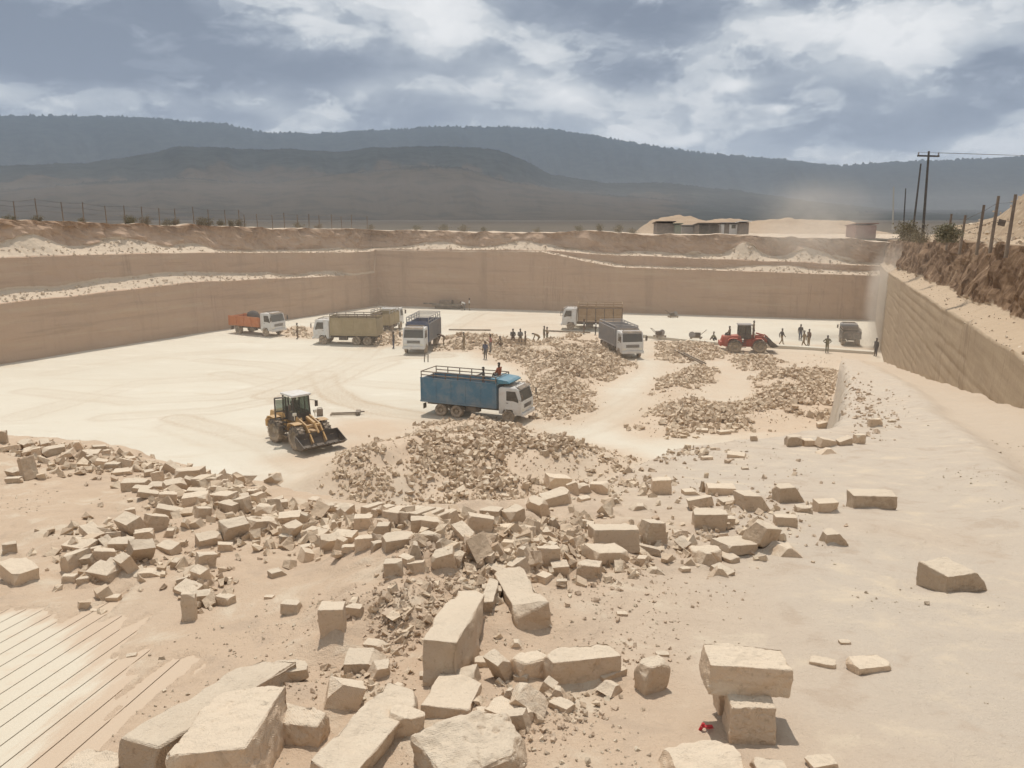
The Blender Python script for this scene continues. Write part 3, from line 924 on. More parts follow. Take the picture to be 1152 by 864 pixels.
for k in range(1, 12):
    f_ = k / 11
    zb = z2 + np.minimum(h2, z3 - z2 - 0.5)
    rows.append((0.28 + w1 + w2 + 0.35 * f_, zb + (z3 - zb) * f_, np.clip(0.35 - 2.5 * f_ + 0.9 * np.clip(fbm(S * 0.25, S * 0 + f_ * 1.5, 4, 45) - 0.15, 0, 1) * 3, 0, 1) * np.where(left, 0.7, 1.0),
                 np.clip(0.35 + 1.1 * (f_ - 0.55) + 0.5 * fbm(S * 0.3, S * 0 + f_, 4, 47), 0.15, 0.95), 0.42))
for k, (dd_, e) in enumerate([(0.5, 0.0), (1.2, 0.0), (2.5, -0.02), (5, -0.05), (10, -0.2), (20, -0.6), (40, -1.0)]):
    rows.append((0.65 + w1 + w2 + dd_, z3 + (10.3 - z3) * (-e) + 0.12 * fbm(S * 0.4, S * 0 + dd_, 4, 55), 0.55 * one, 0.35 * one, 0.05))
VV, TT, SO = [], [], []
for j, (d_, z_, ta, so, ro) in enumerate(rows):
    nn = ro * (fbm(S * 0.5, z_ * 0.8, 5, 65) * 1.8 + 0.6 * fbm(S * 2.2, z_ * 2.0, 3, 75)) if j < 39 else 0
    dd_ = d_ + nn
    VV.append(np.stack([px_ + N[:, 0] * dd_, py_ + N[:, 1] * dd_, z_], 1)); TT.append(ta); SO.append(so)
VV = np.concatenate(VV); TT = np.concatenate(TT); SO = np.concatenate(SO)
me = np_mesh('quarry_face', VV, grid_faces(len(rows), len(P))[:, ::-1], m_wall, False, {'talus': TT, 'soil': SO})
tag(link(bpy.data.objects.new('quarry_terrain', me)), kind='structure')
ledge_pts = []
for i in range(len(P)):
    ledge_pts.append((P[i], N[i], 0.14, w1[i], z1[i], h1[i]))
    ledge_pts.append((P[i], N[i], 0.26 + w1[i], w2[i], z2[i], min(h2[i], z3[i] - z2[i] - 0.5)))

# ---- right-hand face: sawn lift, sandy ledge, brown soil, waste heaps on top
yy = np.concatenate([np.arange(-14, 6, 0.4), np.arange(6, 45, 0.12), np.arange(45, 112, 0.3)])
wx = np.where(yy < 87, WALLX(yy), np.interp(yy, [87, 105, 112], [WALLX(87), 47.6, 50.4]))
nr = np.array((1, -0.405)); nr = nr / np.hypot(*nr)
zl = np.interp(yy, [-14, 21, 49, 87, 112], [10.7, 9.6, 8.75, 7.6, 7.0]) + 0.06 * fbm(yy * 0.4, yy * 0, 4, 2)
zt = np.interp(yy, [-14, 21, 50, 80, 112], [12.9, 12.25, 11.75, 10.95, 10.3]) + 0.25 * fbm(yy * 0.2, yy * 0, 4, 12) + 0.10 * fbm(yy * 1.1, yy * 0, 3, 14)
wl = np.interp(yy, [-14, 21, 50, 90, 112], [0.8, 1.15, 1.1, 0.6, 0.4]) + 0.35 * fbm(yy * 0.25, yy * 0 + 4, 4, 22)
hl = 0.34 + 0.26 * fbm(yy * 0.35, yy * 0 + 9, 4, 32)
RM = [(30.5, 43, 6.5, 10, 2.7), (36, 36, 6, 9, 2.5), (40, 50, 9, 10, 2.4), (22.8, 36.0, 1.7, 2.4, 0.85), (20.3, 28.5, 1.6, 1.8, 0.55), (50, 70, 12, 12, 2.2), (45, 62, 8, 8, 1.6), (46.5, 82, 4, 6, 1.2)]


def rmound(x, y):
    z = 0
    for mx, my, a_, b_, h in RM:
        z = z + h * np.exp(-((x - mx) / a_) ** 2 - ((y - my) / b_) ** 2)
    return z


rows = []
one = np.ones(len(yy))
for k in range(100):
    f_ = k / 99
    zz_ = np.minimum(-0.5, zl - 3) + (zl - np.minimum(-0.5, zl - 3)) * f_
    rows.append((0.10 * f_ * one, zz_, 0 * one, 0 * one, 'l'))
for k in range(1, 8):
    f_ = k / 7
    rows.append((0.10 + wl * f_, zl + hl * f_ ** 1.4, one, 0 * one, 't'))
for k in range(1, 22):
    f_ = k / 21
    zb = zl + hl
    rows.append((0.12 + wl + 0.75 * f_, zb + (zt - zb) * f_, np.clip(0.5 - 2.2 * f_, 0, 1) * one, one, 's'))
for dd_ in (0.3, 0.6, 1.0, 1.5, 2.1, 2.8, 3.6, 4.5, 5.5, 6.6, 7.8, 9, 10.5, 12, 14, 16, 19, 22, 26, 30, 36, 44):
    rows.append((0.9 + wl + dd_, zt + (11.2 - zt) * sstep(8, 44, dd_), 0.45 * one, 0.30 * one, 'p'))
VV, TT, SO = [], [], []
for d_, z_, ta, so, kind in rows:
    if kind == 'l':
        saw = ((z_ + 0.03 * yy) / 0.55) % 1.0
        nn = 0.022 * fbm(yy * 0.5, z_ * 1.0, 4, 65) + 0.022 * (saw < 0.3) * (vnoise(yy * 0.12, np.floor((z_ + 0.03 * yy) / 0.55), 4) > 0.45) + 0.02 * np.floor(vnoise(yy * 0.2, z_ * 0 + 1, 3) * 4)
    elif kind == 't':
        nn = 0.10 * fbm(yy * 1.5, z_ * 3, 4, 66)
    elif kind == 's':
        nn = 0.42 * fbm(yy * 0.5, z_ * 0.9, 4, 67) + 0.20 * fbm(yy * 2.4, z_ * 1.5, 4, 68)
    else:
        nn = 0
    x_ = wx + nr[0] * (d_ + nn); y_ = yy + nr[1] * (d_ + nn)
    zz_ = z_ + (0.04 * fbm(yy * 2, d_ * 3, 3, 69) if kind == 't' else 0)
    if kind == 'p':
        zz_ = z_ + sstep(1.2, 5.0, d_ - wl) * rmound(x_, y_) * (1 + 0.18 * fbm(x_ * 0.5, y_ * 0.5, 4, 71)) + 0.10 * fbm(x_ * 0.9, y_ * 0.9, 4, 72)
        small_ = 0.9 * np.exp(-((x_ - 22.8) / 1.9) ** 2 - ((y_ - 36) / 2.6) ** 2) + 0.8 * np.exp(-((x_ - 20.3) / 1.8) ** 2 - ((y_ - 28.5) / 2.0) ** 2)
        ta = np.clip(0.36 + small_, 0, 1)
    VV.append(np.stack([x_, y_, zz_], 1)); TT.append(ta * one); SO.append(so)
VV = np.concatenate(VV)
me = np_mesh('sawn_face', VV, grid_faces(len(rows), len(yy)), m_rwall, True, {'talus': np.concatenate(TT), 'soil': np.concatenate(SO)})
nc_ = len(yy) - 1
me.polygons.foreach_set('use_smooth', [not (100 * nc_ <= i < 130 * nc_) for i in range(len(me.polygons))])
tag(link(bpy.data.objects.new('sawn_terrain', me)), kind='structure')
rtop = VV.reshape(len(rows), len(yy), 3)[-22:]
rledge = [(np.array((wx[i], yy[i])), nr, 0.12, wl[i], zl[i], hl[i]) for i in range(len(yy)) if yy[i] > 12]


def rim_z(x, y):
    """ground height on the right-hand rim, nearest mesh point"""
    q = rtop.reshape(-1, 3)
    return float(q[np.argmin((q[:, 0] - x) ** 2 + (q[:, 1] - y) ** 2), 2])


# ---- the plain beyond and the hills
m_plain, t, b = new_mat('dry_plain')
pos = t.n('ShaderNodeNewGeometry').outputs['Position']
nA = t.noise(pos, 0.006, 7, 0.6); nB = t.noise(pos, 0.05, 6, 0.65)
c = t.mix(nA, C4((0.062, 0.052, 0.040)), C4((0.10, 0.080, 0.058)))
c = t.mix(t.m('MULTIPLY', t.ss(nB, 0.5, 0.66), 0.7), c, C4((0.045, 0.043, 0.032)))
t.link(c, b.inputs['Base Color']); b.inputs['Roughness'].default_value = 0.95
az = np.linspace(R(-64), R(64), 420)
rr = np.geomspace(60, 9000, 130)
Rg, Az = np.meshgrid(rr, az, indexing='ij')
Xp, Yp = Rg * np.sin(Az), Rg * np.cos(Az)
PIT = [(-79, 12), CORNER, (47.6, 105), (51, 97), (13, 20), (-20, 5)]
sdp = poly_sd(PIT, Xp, Yp)
Zp = 10.15 + 0.35 * fbm(Xp * 0.02, Yp * 0.02, 3, 81) * sstep(90, 200, Rg)
qf = grid_faces(*Xp.shape)
kp = (sdp.ravel()[qf].max(1) < -8)
V = np.stack([Xp.ravel(), Yp.ravel(), Zp.ravel()], 1)
me = np_mesh('plain', V, qf[kp][:, ::-1], m_plain, True)
tag(link(bpy.data.objects.new('plain_ground', me)), kind='structure')


def crest(pts):
    a_, t_ = [], []
    for a, b_ in pts:
        d = ray(a, b_)
        a_.append(math.atan2(d.x, d.y)); t_.append(d.z / math.hypot(d.x, d.y))
    return np.array(a_), np.array(t_)


RIDGES = [   # crest distance, foot distance, skyline pixels
    (5000, 2700, [(-300, 128), (-100, 126), (0, 130), (60, 131), (150, 133), (200, 136), (250, 139), (290, 149), (345, 151), (400, 148), (450, 145), (500, 143), (560, 142), (620, 146), (680, 155),
                  (740, 166), (800, 173), (850, 177), (900, 182), (945, 187), (1000, 183), (1060, 181), (1110, 179), (1152, 175), (1300, 165), (1500, 160)], 1.0),
    (2500, 1150, [(-300, 190), (0, 188), (110, 182), (200, 165), (300, 168), (380, 171), (425, 167), (470, 165), (520, 165), (560, 168), (590, 180), (620, 196), (680, 206), (745, 206), (820, 214), (900, 225), (1000, 236), (1500, 240)], 0.9),
    (1750, 950, [(-300, 205), (0, 214), (110, 205), (200, 200), (300, 207), (390, 196), (470, 186), (520, 188), (570, 203), (640, 216), (740, 224), (850, 238), (1500, 244)], 0.7),
]
az = np.linspace(R(-52), R(52), 1500)
rr = np.concatenate([np.geomspace(700, 5000, 150), np.geomspace(5080, 7200, 14)])
Rg, Az = np.meshgrid(rr, az, indexing='ij')
Zh = np.full(Rg.shape, 9.6); forest = np.zeros(Rg.shape)
Xh, Yh = Rg * np.sin(Az), Rg * np.cos(Az)
for Dk, Fk, pts, am in RIDGES:
    a_, t_ = crest(pts)
    el = np.interp(Az, a_, t_)
    top = CAMZ + Dk * el
    g_ = (Rg - Fk) / (Dk - Fk)
    up = sstep(0, 1, g_) * 0.55 + 0.45 * np.clip(g_, 0, 1) ** 1.6
    gul = fbm(Az * 22 + 0.0004 * Rg, Rg * 0.0005, 4, 101 + int(Dk)) * 0.17 * np.clip(g_, 0, 1) * np.clip(1.05 - g_, 0, 1) * 2.2
    zk = 9.6 + (top - 9.6) * (up + gul)
    dn = np.exp(-np.clip(Rg - Dk, 0, None) / 420.0)
    zk = np.where(Rg > Dk, 9.6 + (top - 9.6) * dn, zk)
    # trees along the crest
    tr = np.clip(vnoise(Az * 900, Az * 0, 7) * 1.3 + vnoise(Az * 2600, Az * 0, 9) - 0.75, 0, 1) * 9.0 * np.exp(-((Rg - Dk) / 60.0) ** 2) * sstep(0.1, 0.7, vnoise(Az * 60, Az * 0, 12) + 0.3)
    rl = sstep(R(6), R(16), Az)
    fo = {5000: np.ones(Rg.shape), 2500: sstep(0.50, 0.72, g_ + 0.12 * fbm(Az * 40, Rg * 0.002, 3, 7)), 1750: 0.55 * sstep(0.80, 0.98, g_)}[Dk]
    fo = np.maximum(fo, 0.75 * rl)
    forest = np.where(zk > Zh, fo, forest)
    Zh = np.maximum(Zh, zk + (1.5 * tr if Dk > 3000 else 0.4 * tr))
Zh = Zh + 3.0 * fbm(Xh * 0.02, Yh * 0.02, 4, 131) * sstep(900, 1600, Rg)
Zh[0] = 5
m_hill, t, b = new_mat('scrub_hill')
pos = t.n('ShaderNodeNewGeometry').outputs['Position']
nA = t.noise(pos, 0.0022, 7, 0.6); nB = t.noise(pos, 0.02, 7, 0.7); nC = t.noise(pos, 0.0011, 3, 0.5)
zc = t.n('ShaderNodeSeparateXYZ', i_0=pos).outputs[2]
lowf = t.ss(t.m('ADD', zc, t.m('MULTIPLY', t.m('SUBTRACT', nA, 0.5), 160)), 150, 25)
fo = t.n('ShaderNodeAttribute', attribute_name='forest').outputs['Fac']
c = t.mix(nA, C4((0.050, 0.043, 0.034)), C4((0.078, 0.064, 0.048)))
c = t.mix(t.m('MULTIPLY', t.ss(nB, 0.47, 0.60), 0.7), c, C4((0.030, 0.030, 0.025)))
c = t.mix(t.ss(t.m('ADD', fo, t.m('MULTIPLY', t.m('SUBTRACT', nB, 0.5), 0.7)), 0.25, 0.6), c, t.mix(t.ss(nB, 0.42, 0.6), C4((0.034, 0.040, 0.037)), C4((0.016, 0.021, 0.021))))
t.link(c, b.inputs['Base Color']); b.inputs['Roughness'].default_value = 1.0
b.inputs['Specular IOR Level'].default_value = 0.0
me = np_mesh('hills', np.stack([Xh.ravel(), Yh.ravel(), Zh.ravel()], 1), grid_faces(*Rg.shape)[:, ::-1], m_hill, True, {'forest': forest})
tag(link(bpy.data.objects.new('hills', me)), kind='structure')


# ---- air
def vol_box(name, lo, hi, density, col):
    mb = MB().box([(a + b_) / 2 for a, b_ in zip(lo, hi)], [b_ - a for a, b_ in zip(lo, hi)])
    m = bpy.data.materials.new(name)
    m.use_nodes = True
    t = NT(m.node_tree)
    out = t.n('ShaderNodeOutputMaterial')
    v = t.n('ShaderNodeVolumePrincipled')
    v.inputs['Color'].default_value = (*col, 1)
    v.inputs['Density'].default_value = density
    v.inputs['Anisotropy'].default_value = 0.1
    t.link(v.outputs[0], out.inputs['Volume'])
    return tag(mb.build(name, m), kind='stuff'), m, t, v


vol_box('haze', (-7500, -60, -1.4), (7500, 7600, 660), 0.92e-4, (0.66, 0.80, 1.0))
# dust hanging over the workings
vol_box('dust', (-95, 26, -1.2), (80, 136, 12.4), 1.5e-3, (0.96, 0.86, 0.74))
# and a thin brown veil lying over the plain as far as the foot of the hills
vol_box('dust_veil', (-2600, 138, 8.0), (2600, 2300, 70), 1.2e-4, (0.96, 0.88, 0.80))


def puff(name, c, r, dens, seed):
    """a soft cloud of dust: density falls off from the middle and is broken up by noise"""
    bm = bmesh.new()
    bmesh.ops.create_icosphere(bm, subdivisions=3, radius=1.0)
    me = bpy.data.meshes.new(name)
    bm.to_mesh(me); bm.free()
    m = bpy.data.materials.new(name)
    m.use_nodes = True
    t = NT(m.node_tree)
    out = t.n('ShaderNodeOutputMaterial')
    v = t.n('ShaderNodeVolumePrincipled')
    v.inputs['Color'].default_value = (0.96, 0.88, 0.78, 1)
    oc = t.n('ShaderNodeTexCoord').outputs['Object']
    ln = t.n('ShaderNodeVectorMath', operation='LENGTH', i_0=oc).outputs['Value']
    fall = t.ss(ln, 1.0, 0.1)
    of = t.n('ShaderNodeVectorMath', operation='ADD', i_0=oc, i_1=(seed, seed * 0.7, 0)).outputs[0]
    t.link(t.m('MULTIPLY', t.m('MULTIPLY', fall, dens), t.ss(t.noise(of, 1.6, 3, 0.6, 0.3), 0.25, 0.7)), v.inputs['Density'])
    t.link(v.outputs[0], out.inputs['Volume'])
    me.materials.append(m)
    o = tag(link(bpy.data.objects.new(name, me)), kind='stuff')
    o.location = c; o.scale = r
    return o


p = at_z(996, 392)
puff('dust_cloud', Vector((p.x - 0.2, p.y, 4.6)), (2.5, 3.4, 7.5), 1.1, 1.0)
puff('dust_cloud', Vector((p.x - 3.5, p.y + 12, 12.5)), (9, 8, 6.5), 0.10, 4.0)
p = at_z(975, 392)
puff('dust_cloud', Vector((p.x, p.y, 1.2)), (4.0, 3.0, 1.8), 0.14, 7.0)

# ================================================================== LOOSE STONE
def stone_soup(n, seed, lo=0.55, hi=1.0):
    """n jittered broken blocks, unit size, as arrays (n,8,3) and the six quads"""
    g = np.random.default_rng(seed)
    c = np.array([(-1, -1, -1), (1, -1, -1), (1, 1, -1), (-1, 1, -1), (-1, -1, 1), (1, -1, 1), (1, 1, 1), (-1, 1, 1)], float) * 0.5
    v = np.repeat(c[None], n, 0)
    v = v * g.uniform(lo, hi, (n, 1, 3))
    v = v + g.normal(0, 0.09, (n, 8, 3))
    # knock one or two corners in
    for k in range(2):
        i = g.integers(0, 8, n)
        v[np.arange(n), i] *= g.uniform(0.35, 0.9, (n, 1))
    q = np.array([(3, 2, 1, 0), (4, 5, 6, 7), (0, 1, 5, 4), (1, 2, 6, 5), (2, 3, 7, 6), (3, 0, 4, 7)])
    return v, q


def rot_all(v, g, flat=1.0):
    n = len(v)
    a = g.uniform(0, 2 * np.pi, n); e = g.normal(0, 0.55 * flat, n); r_ = g.normal(0, 0.55 * flat, n)
    def rm(ax, t_):
        c_, s_ = np.cos(t_), np.sin(t_)
        m = np.zeros((len(t_), 3, 3)); i, j = [(1, 2), (2, 0), (0, 1)][ax]
        m[:, ax, ax] = 1; m[:, i, i] = c_; m[:, j, j] = c_; m[:, i, j] = -s_; m[:, j, i] = s_
        return m
    m = rm(2, a) @ rm(0, e) @ rm(1, r_)
    return np.einsum('nij,nkj->nki', m, v)


def stuff_stones(name, pos, size, mat, seed, flat=1.0, lo=0.5):
    g = np.random.default_rng(seed)
    v, q = stone_soup(len(pos), seed, lo)
    v = rot_all(v, g, flat) * np.asarray(size)[:, None, None] + np.asarray(pos)[:, None, :]
    f = (np.arange(len(pos))[:, None, None] * 8 + q[None]).reshape(-1, 4)
    me = np_mesh(name, v.reshape(-1, 3), f, mat)
    return tag(link(bpy.data.objects.new(name, me)), kind='stuff')


# rubble heaps on the pit floor
g = np.random.default_rng(11)
allp, alls, alln = [], [], []
for k, (pts, h, dens, (s0, s1), cut) in HEAPS.items():
    poly = np.array(HPOLY[k])
    lo_, hi_ = poly.min(0) - 1, poly.max(0) + 1
    n = int(np.prod(hi_ - lo_) * dens * 1.25)
    x = g.uniform(lo_[0], hi_[0], n); y = g.uniform(lo_[1], hi_[1], n)
    sd = poly_sd(HPOLY[k], x, y) + g.normal(0, 0.35, n) + 0.8 * fbm(x * 0.4, y * 0.4, 3, 201)
    ok = (sd > 0) & (fbm(x * 0.33, y * 0.33, 4, 211) > cut)
    x, y, sd = x[ok], y[ok], sd[ok]
    s = s0 + (s1 - s0) * g.beta(1.6, 3.0, len(x)) * 1.4
    z = FL(x, y) + s * 0.12 + np.abs(g.normal(0, 0.12, len(x))) * sstep(0.3, 2.0, sd)
    allp.append(np.stack([x, y, z], 1)); alls.append(s); alln += [k] * len(x)
allp = np.concatenate(allp); alls = np.concatenate(alls); alln = np.array(alln)
dep = allp[:, 1] * CP + (CAMZ - allp[:, 2]) * SP
big = alls / dep
ok = (alln == 'front')
pxx = 576 + F * allp[:, 0] / dep
ordr = np.argsort(-np.where(ok, big, 0))[:300]
sel = np.zeros(len(allp), bool); sel[ordr] = True
# fines between the stones
fp, fsz = [], []
for k, nf_ in (('front', 5200), ('middle', 4200), ('right', 3000), ('small', 700), ('two', 700)):
    poly = np.array(HPOLY[k])
    x = g.uniform(poly[:, 0].min() - 1, poly[:, 0].max() + 1, nf_); y = g.uniform(poly[:, 1].min() - 1, poly[:, 1].max() + 1, nf_)
    ok_ = poly_sd(HPOLY[k], x, y) + g.normal(0, 0.7, nf_) > 0
    x, y = x[ok_], y[ok_]
    s = 0.04 + 0.13 * g.beta(1, 3, len(x))
    fp.append(np.stack([x, y, FL(x, y) + s * 0.3], 1)); fsz.append(s)
stuff_stones('rubble', np.concatenate([allp[~sel]] + fp), np.concatenate([alls[~sel]] + fsz), m_rubmass, 5)
protos = []
for i in range(14):
    bm = bmesh.new()
    v, q = stone_soup(1, 900 + i, 0.5)
    for p in v[0]: bm.verts.new(p)
    bm.verts.ensure_lookup_table()
    bmesh.ops.convex_hull(bm, input=bm.verts)
    me = bpy.data.meshes.new('rubble_stone')
    bm.to_mesh(me); bm.free()
    me.materials.append(m_rubble)
    protos.append(me)
for j, i in enumerate(np.where(sel)[0]):
    o = bpy.data.objects.new('rubble_stone', protos[j % 14])
    link(o)
    o.location = allp[i]
    o.scale = (float(alls[i]),) * 3
    o.rotation_euler = (rnd.gauss(0, 0.5), rnd.gauss(0, 0.5), rnd.uniform(0, 6.28))
    tag(o, 'small broken stone in the big rubble heap in front of the bright blue lorry', 'stone', 'broken stones in the heap before the blue lorry')

# stones spilled along the ledges of the faces
pp, ss_ = [], []
for src, n, s0, s1 in ((ledge_pts, 4200, 0.12, 0.42), (rledge, 220, 0.03, 0.15)):
    for _ in range(n):
        Pn, Nn, d0, w_, z_, h_ = src[g.integers(len(src))]
        if w_ < 0.3: continue
        f_ = g.random()
        d_ = d0 + w_ * f_
        x = Pn[0] + Nn[0] * d_ + g.normal(0, 0.15); y = Pn[1] + Nn[1] * d_ + g.normal(0, 0.15)
        s = s0 + (s1 - s0) * g.beta(1.2, 4)
        pp.append((x, y, z_ + h_ * f_ ** 1.25 + s * 0.12)); ss_.append(s)
# and over the waste heaps on the right-hand rim
q = rtop[1:14].reshape(-1, 3)
q = q[(q[:, 1] > 16) & (q[:, 1] < 75)]
for _ in range(2600):
    p = q[g.integers(len(q))]
    s = 0.06 + 0.34 * g.beta(1, 5)
    pp.append((p[0] + g.normal(0, 0.3), p[1] + g.normal(0, 0.3), p[2] + s * 0.1)); ss_.append(s)
stuff_stones('talus_rubble', np.array(pp), np.array(ss_), m_talus, 15)

# grit and pebbles on the bench
n = 17000
yy_ = 2.2 + 17 * g.beta(1.0, 2.2, n)
xx_ = g.uniform(-0.75, 0.72, n) * (yy_ + 0.6)
gm = groove_mask(xx_, yy_)
den = fbm(xx_ * 0.8, yy_ * 0.8, 4, 301) + 0.35 * np.exp(-((xx_ + 0.2 - 0.02 * yy_) / 1.3) ** 2) - 0.1
ok = ((gm < 0.05) & (den > g.uniform(-0.05, 0.35, n))) & (edge_sd(xx_, yy_) > 0.1) & (xx_ < WALLX(yy_) - 0.3)
xx_, yy_ = xx_[ok], yy_[ok]
s = 0.006 + 0.055 * g.beta(0.8, 7, len(xx_)) * (0.6 + 0.06 * yy_)
stuff_stones('gravel', np.stack([xx_, yy_, H(xx_, yy_) + s * 0.12], 1), s, m_gravel, 25, 1.3, 0.4)
# rubbly dirt below the blocks: coarser clods in a few patches
pp, ss_ = [], []
for (cx, cy, sx, sy, n, smx) in [(432, 705, 36, 42, 420, 0.05), (505, 655, 55, 30, 420, 0.045), (610, 800, 70, 40, 350, 0.035), (700, 640, 60, 40, 260, 0.05), (560, 600, 50, 16, 260, 0.07), (790, 660, 60, 40, 120, 0.03),
                                 (880, 580, 60, 30, 90, 0.06), (840, 540, 80, 30, 90, 0.07), (500, 610, 60, 14, 220, 0.08), (760, 505, 40, 14, 160, 0.10), (985, 465, 30, 22, 220, 0.14), (960, 440, 16, 20, 120, 0.2), (920, 412, 30, 10, 120, 0.25),
                                 (150, 525, 70, 14, 160, 0.09), (60, 505, 50, 10, 140, 0.09), (240, 560, 50, 22, 160, 0.07), (120, 620, 50, 30, 130, 0.05), (330, 600, 60, 20, 140, 0.06), (600, 600, 30, 16, 140, 0.08), (350, 760, 50, 30, 120, 0.03), (700, 740, 60, 40, 150, 0.03)]:
    a, b_ = g.normal(cx, sx * 0.6, n), g.normal(cy, sy * 0.6, n)
    k_ = (a > -20) & (a < 1180) & (b_ > 395) & (b_ < 880)
    q3 = hits(a[k_], b_[k_])
    s = 0.12 * smx + smx * g.beta(0.7, 4, len(q3)) * 1.2
    q3[:, 2] += s * 0.15
    pp.append(q3); ss_.append(s)
pp = np.concatenate(pp); ss_ = np.concatenate(ss_)
# chips knocked off among the blocks
cp, csz = [], []
for (cx, cy, sx, sy, n, smx) in [(150, 525, 80, 12, 200, 0.15), (230, 556, 60, 22, 260, 0.17), (120, 622, 55, 34, 200, 0.11), (335, 596, 70, 22, 240, 0.13), (500, 602, 70, 14, 260, 0.13), (590, 600, 60, 22, 280, 0.13), (690, 615, 70, 30, 220, 0.11), (570, 640, 60, 24, 200, 0.09),
                                 (830, 590, 70, 34, 160, 0.10), (60, 508, 60, 10, 160, 0.13), (225, 650, 26, 34, 100, 0.09), (470, 690, 60, 40, 240, 0.06), (600, 790, 70, 40, 140, 0.05), (400, 760, 40, 24, 110, 0.05), (700, 545, 60, 14, 90, 0.12), (760, 500, 40, 14, 160, 0.16)]:
    a, b_ = g.normal(cx, sx * 0.6, n), g.normal(cy, sy * 0.6, n)
    k_ = (a > -20) & (a < 1180) & (b_ > 470) & (b_ < 880)
    q3 = hits(a[k_], b_[k_])
    s = 0.25 * smx + smx * g.beta(1.0, 3, len(q3))
    q3[:, 2] += s * 0.15
    cp.append(q3); csz.append(s)
stuff_stones('stone_chips', np.concatenate(cp), np.concatenate(csz), m_rubmass, 45, 1.2, 0.35)
stuff_stones('clods', np.array(pp), np.array(ss_), m_clod, 35, 1.2, 0.4)


# ---- the quarry blocks of the foreground: each an object of its own
def block_mesh(w_, d_, h_, kind, seed, fine):
    r_ = random.Random(seed)
    bm = bmesh.new()
    bmesh.ops.create_cube(bm, size=1.0)
    if kind == 'p':        # pointed, like a broken-off corner
        for v in bm.verts:
            if v.co.z > 0: v.co.x *= r_.uniform(0.1, 0.35); v.co.y *= 0.6
    for v in bm.verts:
        v.co = Vector((v.co.x * w_, v.co.y * d_, v.co.z * h_)) + Vector((r_.gauss(0, 0.025) * w_, r_.gauss(0, 0.025) * d_, r_.gauss(0, 0.025) * h_))
    if kind in 'wv':       # one upper corner broken away along a slanting face
        sg = 1 if kind == 'w' else -1
        a_ = Vector((sg * w_ * r_.uniform(0.02, 0.18), 0, h_ * 0.5)); b_ = Vector((sg * w_ * 0.5, 0, -h_ * r_.uniform(0.25, 0.42)))
        dv = b_ - a_
        nrm = Vector((-dv.z * sg, r_.uniform(-0.12, 0.06) * dv.length, dv.x * sg)).normalized()
        if nrm.z < 0: nrm = -nrm
        res = bmesh.ops.bisect_plane(bm, geom=bm.verts[:] + bm.edges[:] + bm.faces[:], plane_co=a_, plane_no=nrm, clear_outer=True)
        ed = [e for e in res['geom_cut'] if isinstance(e, bmesh.types.BMEdge)]
        if ed: bmesh.ops.contextual_create(bm, geom=ed)
    ncut = {'b': r_.choice([1, 2, 3, 4]), 'r': 6, 's': 2, 'n': 1, 'w': 1, 'v': 1, 'p': 1}.get(kind, 1)
    for _ in range(ncut):
        cs = Vector((r_.choice([-1, 1]) * w_ / 2, r_.choice([-1, 1]) * d_ / 2, r_.choice([-1, 1, 1]) * h_ / 2))
        nrm = Vector((cs.x / w_ * r_.uniform(0.4, 1.6), cs.y / d_ * r_.uniform(0.4, 1.6), cs.z / h_ * r_.uniform(0.4, 1.6))).normalized()
        dep_ = (r_.uniform(0.10, 0.36) if kind != 'n' else 0.14) * min(w_, d_, h_)
        gm_ = bm.verts[:] + bm.edges[:] + bm.faces[:]
        res = bmesh.ops.bisect_plane(bm, geom=gm_, plane_co=cs - nrm * dep_, plane_no=nrm, clear_outer=True)
        ed = [e for e in res['geom_cut'] if isinstance(e, bmesh.types.BMEdge)]
        if ed: bmesh.ops.contextual_create(bm, geom=ed)
    mn = min(w_, d_, h_)
    bmesh.ops.bevel(bm, geom=bm.edges[:], offset=mn * (0.07 if kind == 'r' else 0.02), segments=1, affect='EDGES', clamp_overlap=True)
    tgt = fine
    bmesh.ops.triangulate(bm, faces=bm.faces[:])
    for _ in range(6):
        lim = max(w_, d_, h_) / tgt
        ed = [e for e in bm.edges if e.calc_length() > lim]
        if not ed: break
        bmesh.ops.subdivide_edges(bm, edges=ed, cuts=1)
        bmesh.ops.triangulate(bm, faces=[f for f in bm.faces if len(f.verts) > 3])
    bm.normal_update()
    so = Vector((seed * 3.17, seed * 1.3, seed * 0.7))
    rough = {'r': 1.6}.get(kind, 1.0) * (1.5 if fine >= 26 else 1.0)
    mx = max(w_, d_, h_)
    for v in bm.verts:
        p = v.co
        n_ = mnoise.fractal(p * (2.2 / mx) + so, 0.9, 2.1, 3) * 0.026 * mx * rough
        e_ = mnoise.fractal(p * (9 / mx) + so, 0.8, 2.1, 3)
        edge = 1.0 if v.calc_shell_factor() > 1.15 else 0.25
        n2_ = -abs(e_) * 0.060 * mn * edge * rough + e_ * 0.014 * mn
        v.co = p + v.normal * (n_ + n2_)
    me = bpy.data.meshes.new('quarry_block')
    bm.to_mesh(me); bm.free()
    me.polygons.foreach_set('use_smooth', [True] * len(me.polygons))
    me.set_sharp_from_angle(angle=R(24))
    me.materials.append(m_stone)
    return me


bcount = 0
FOOT = []        # footprints of the blocks, for the dust that has drifted against them


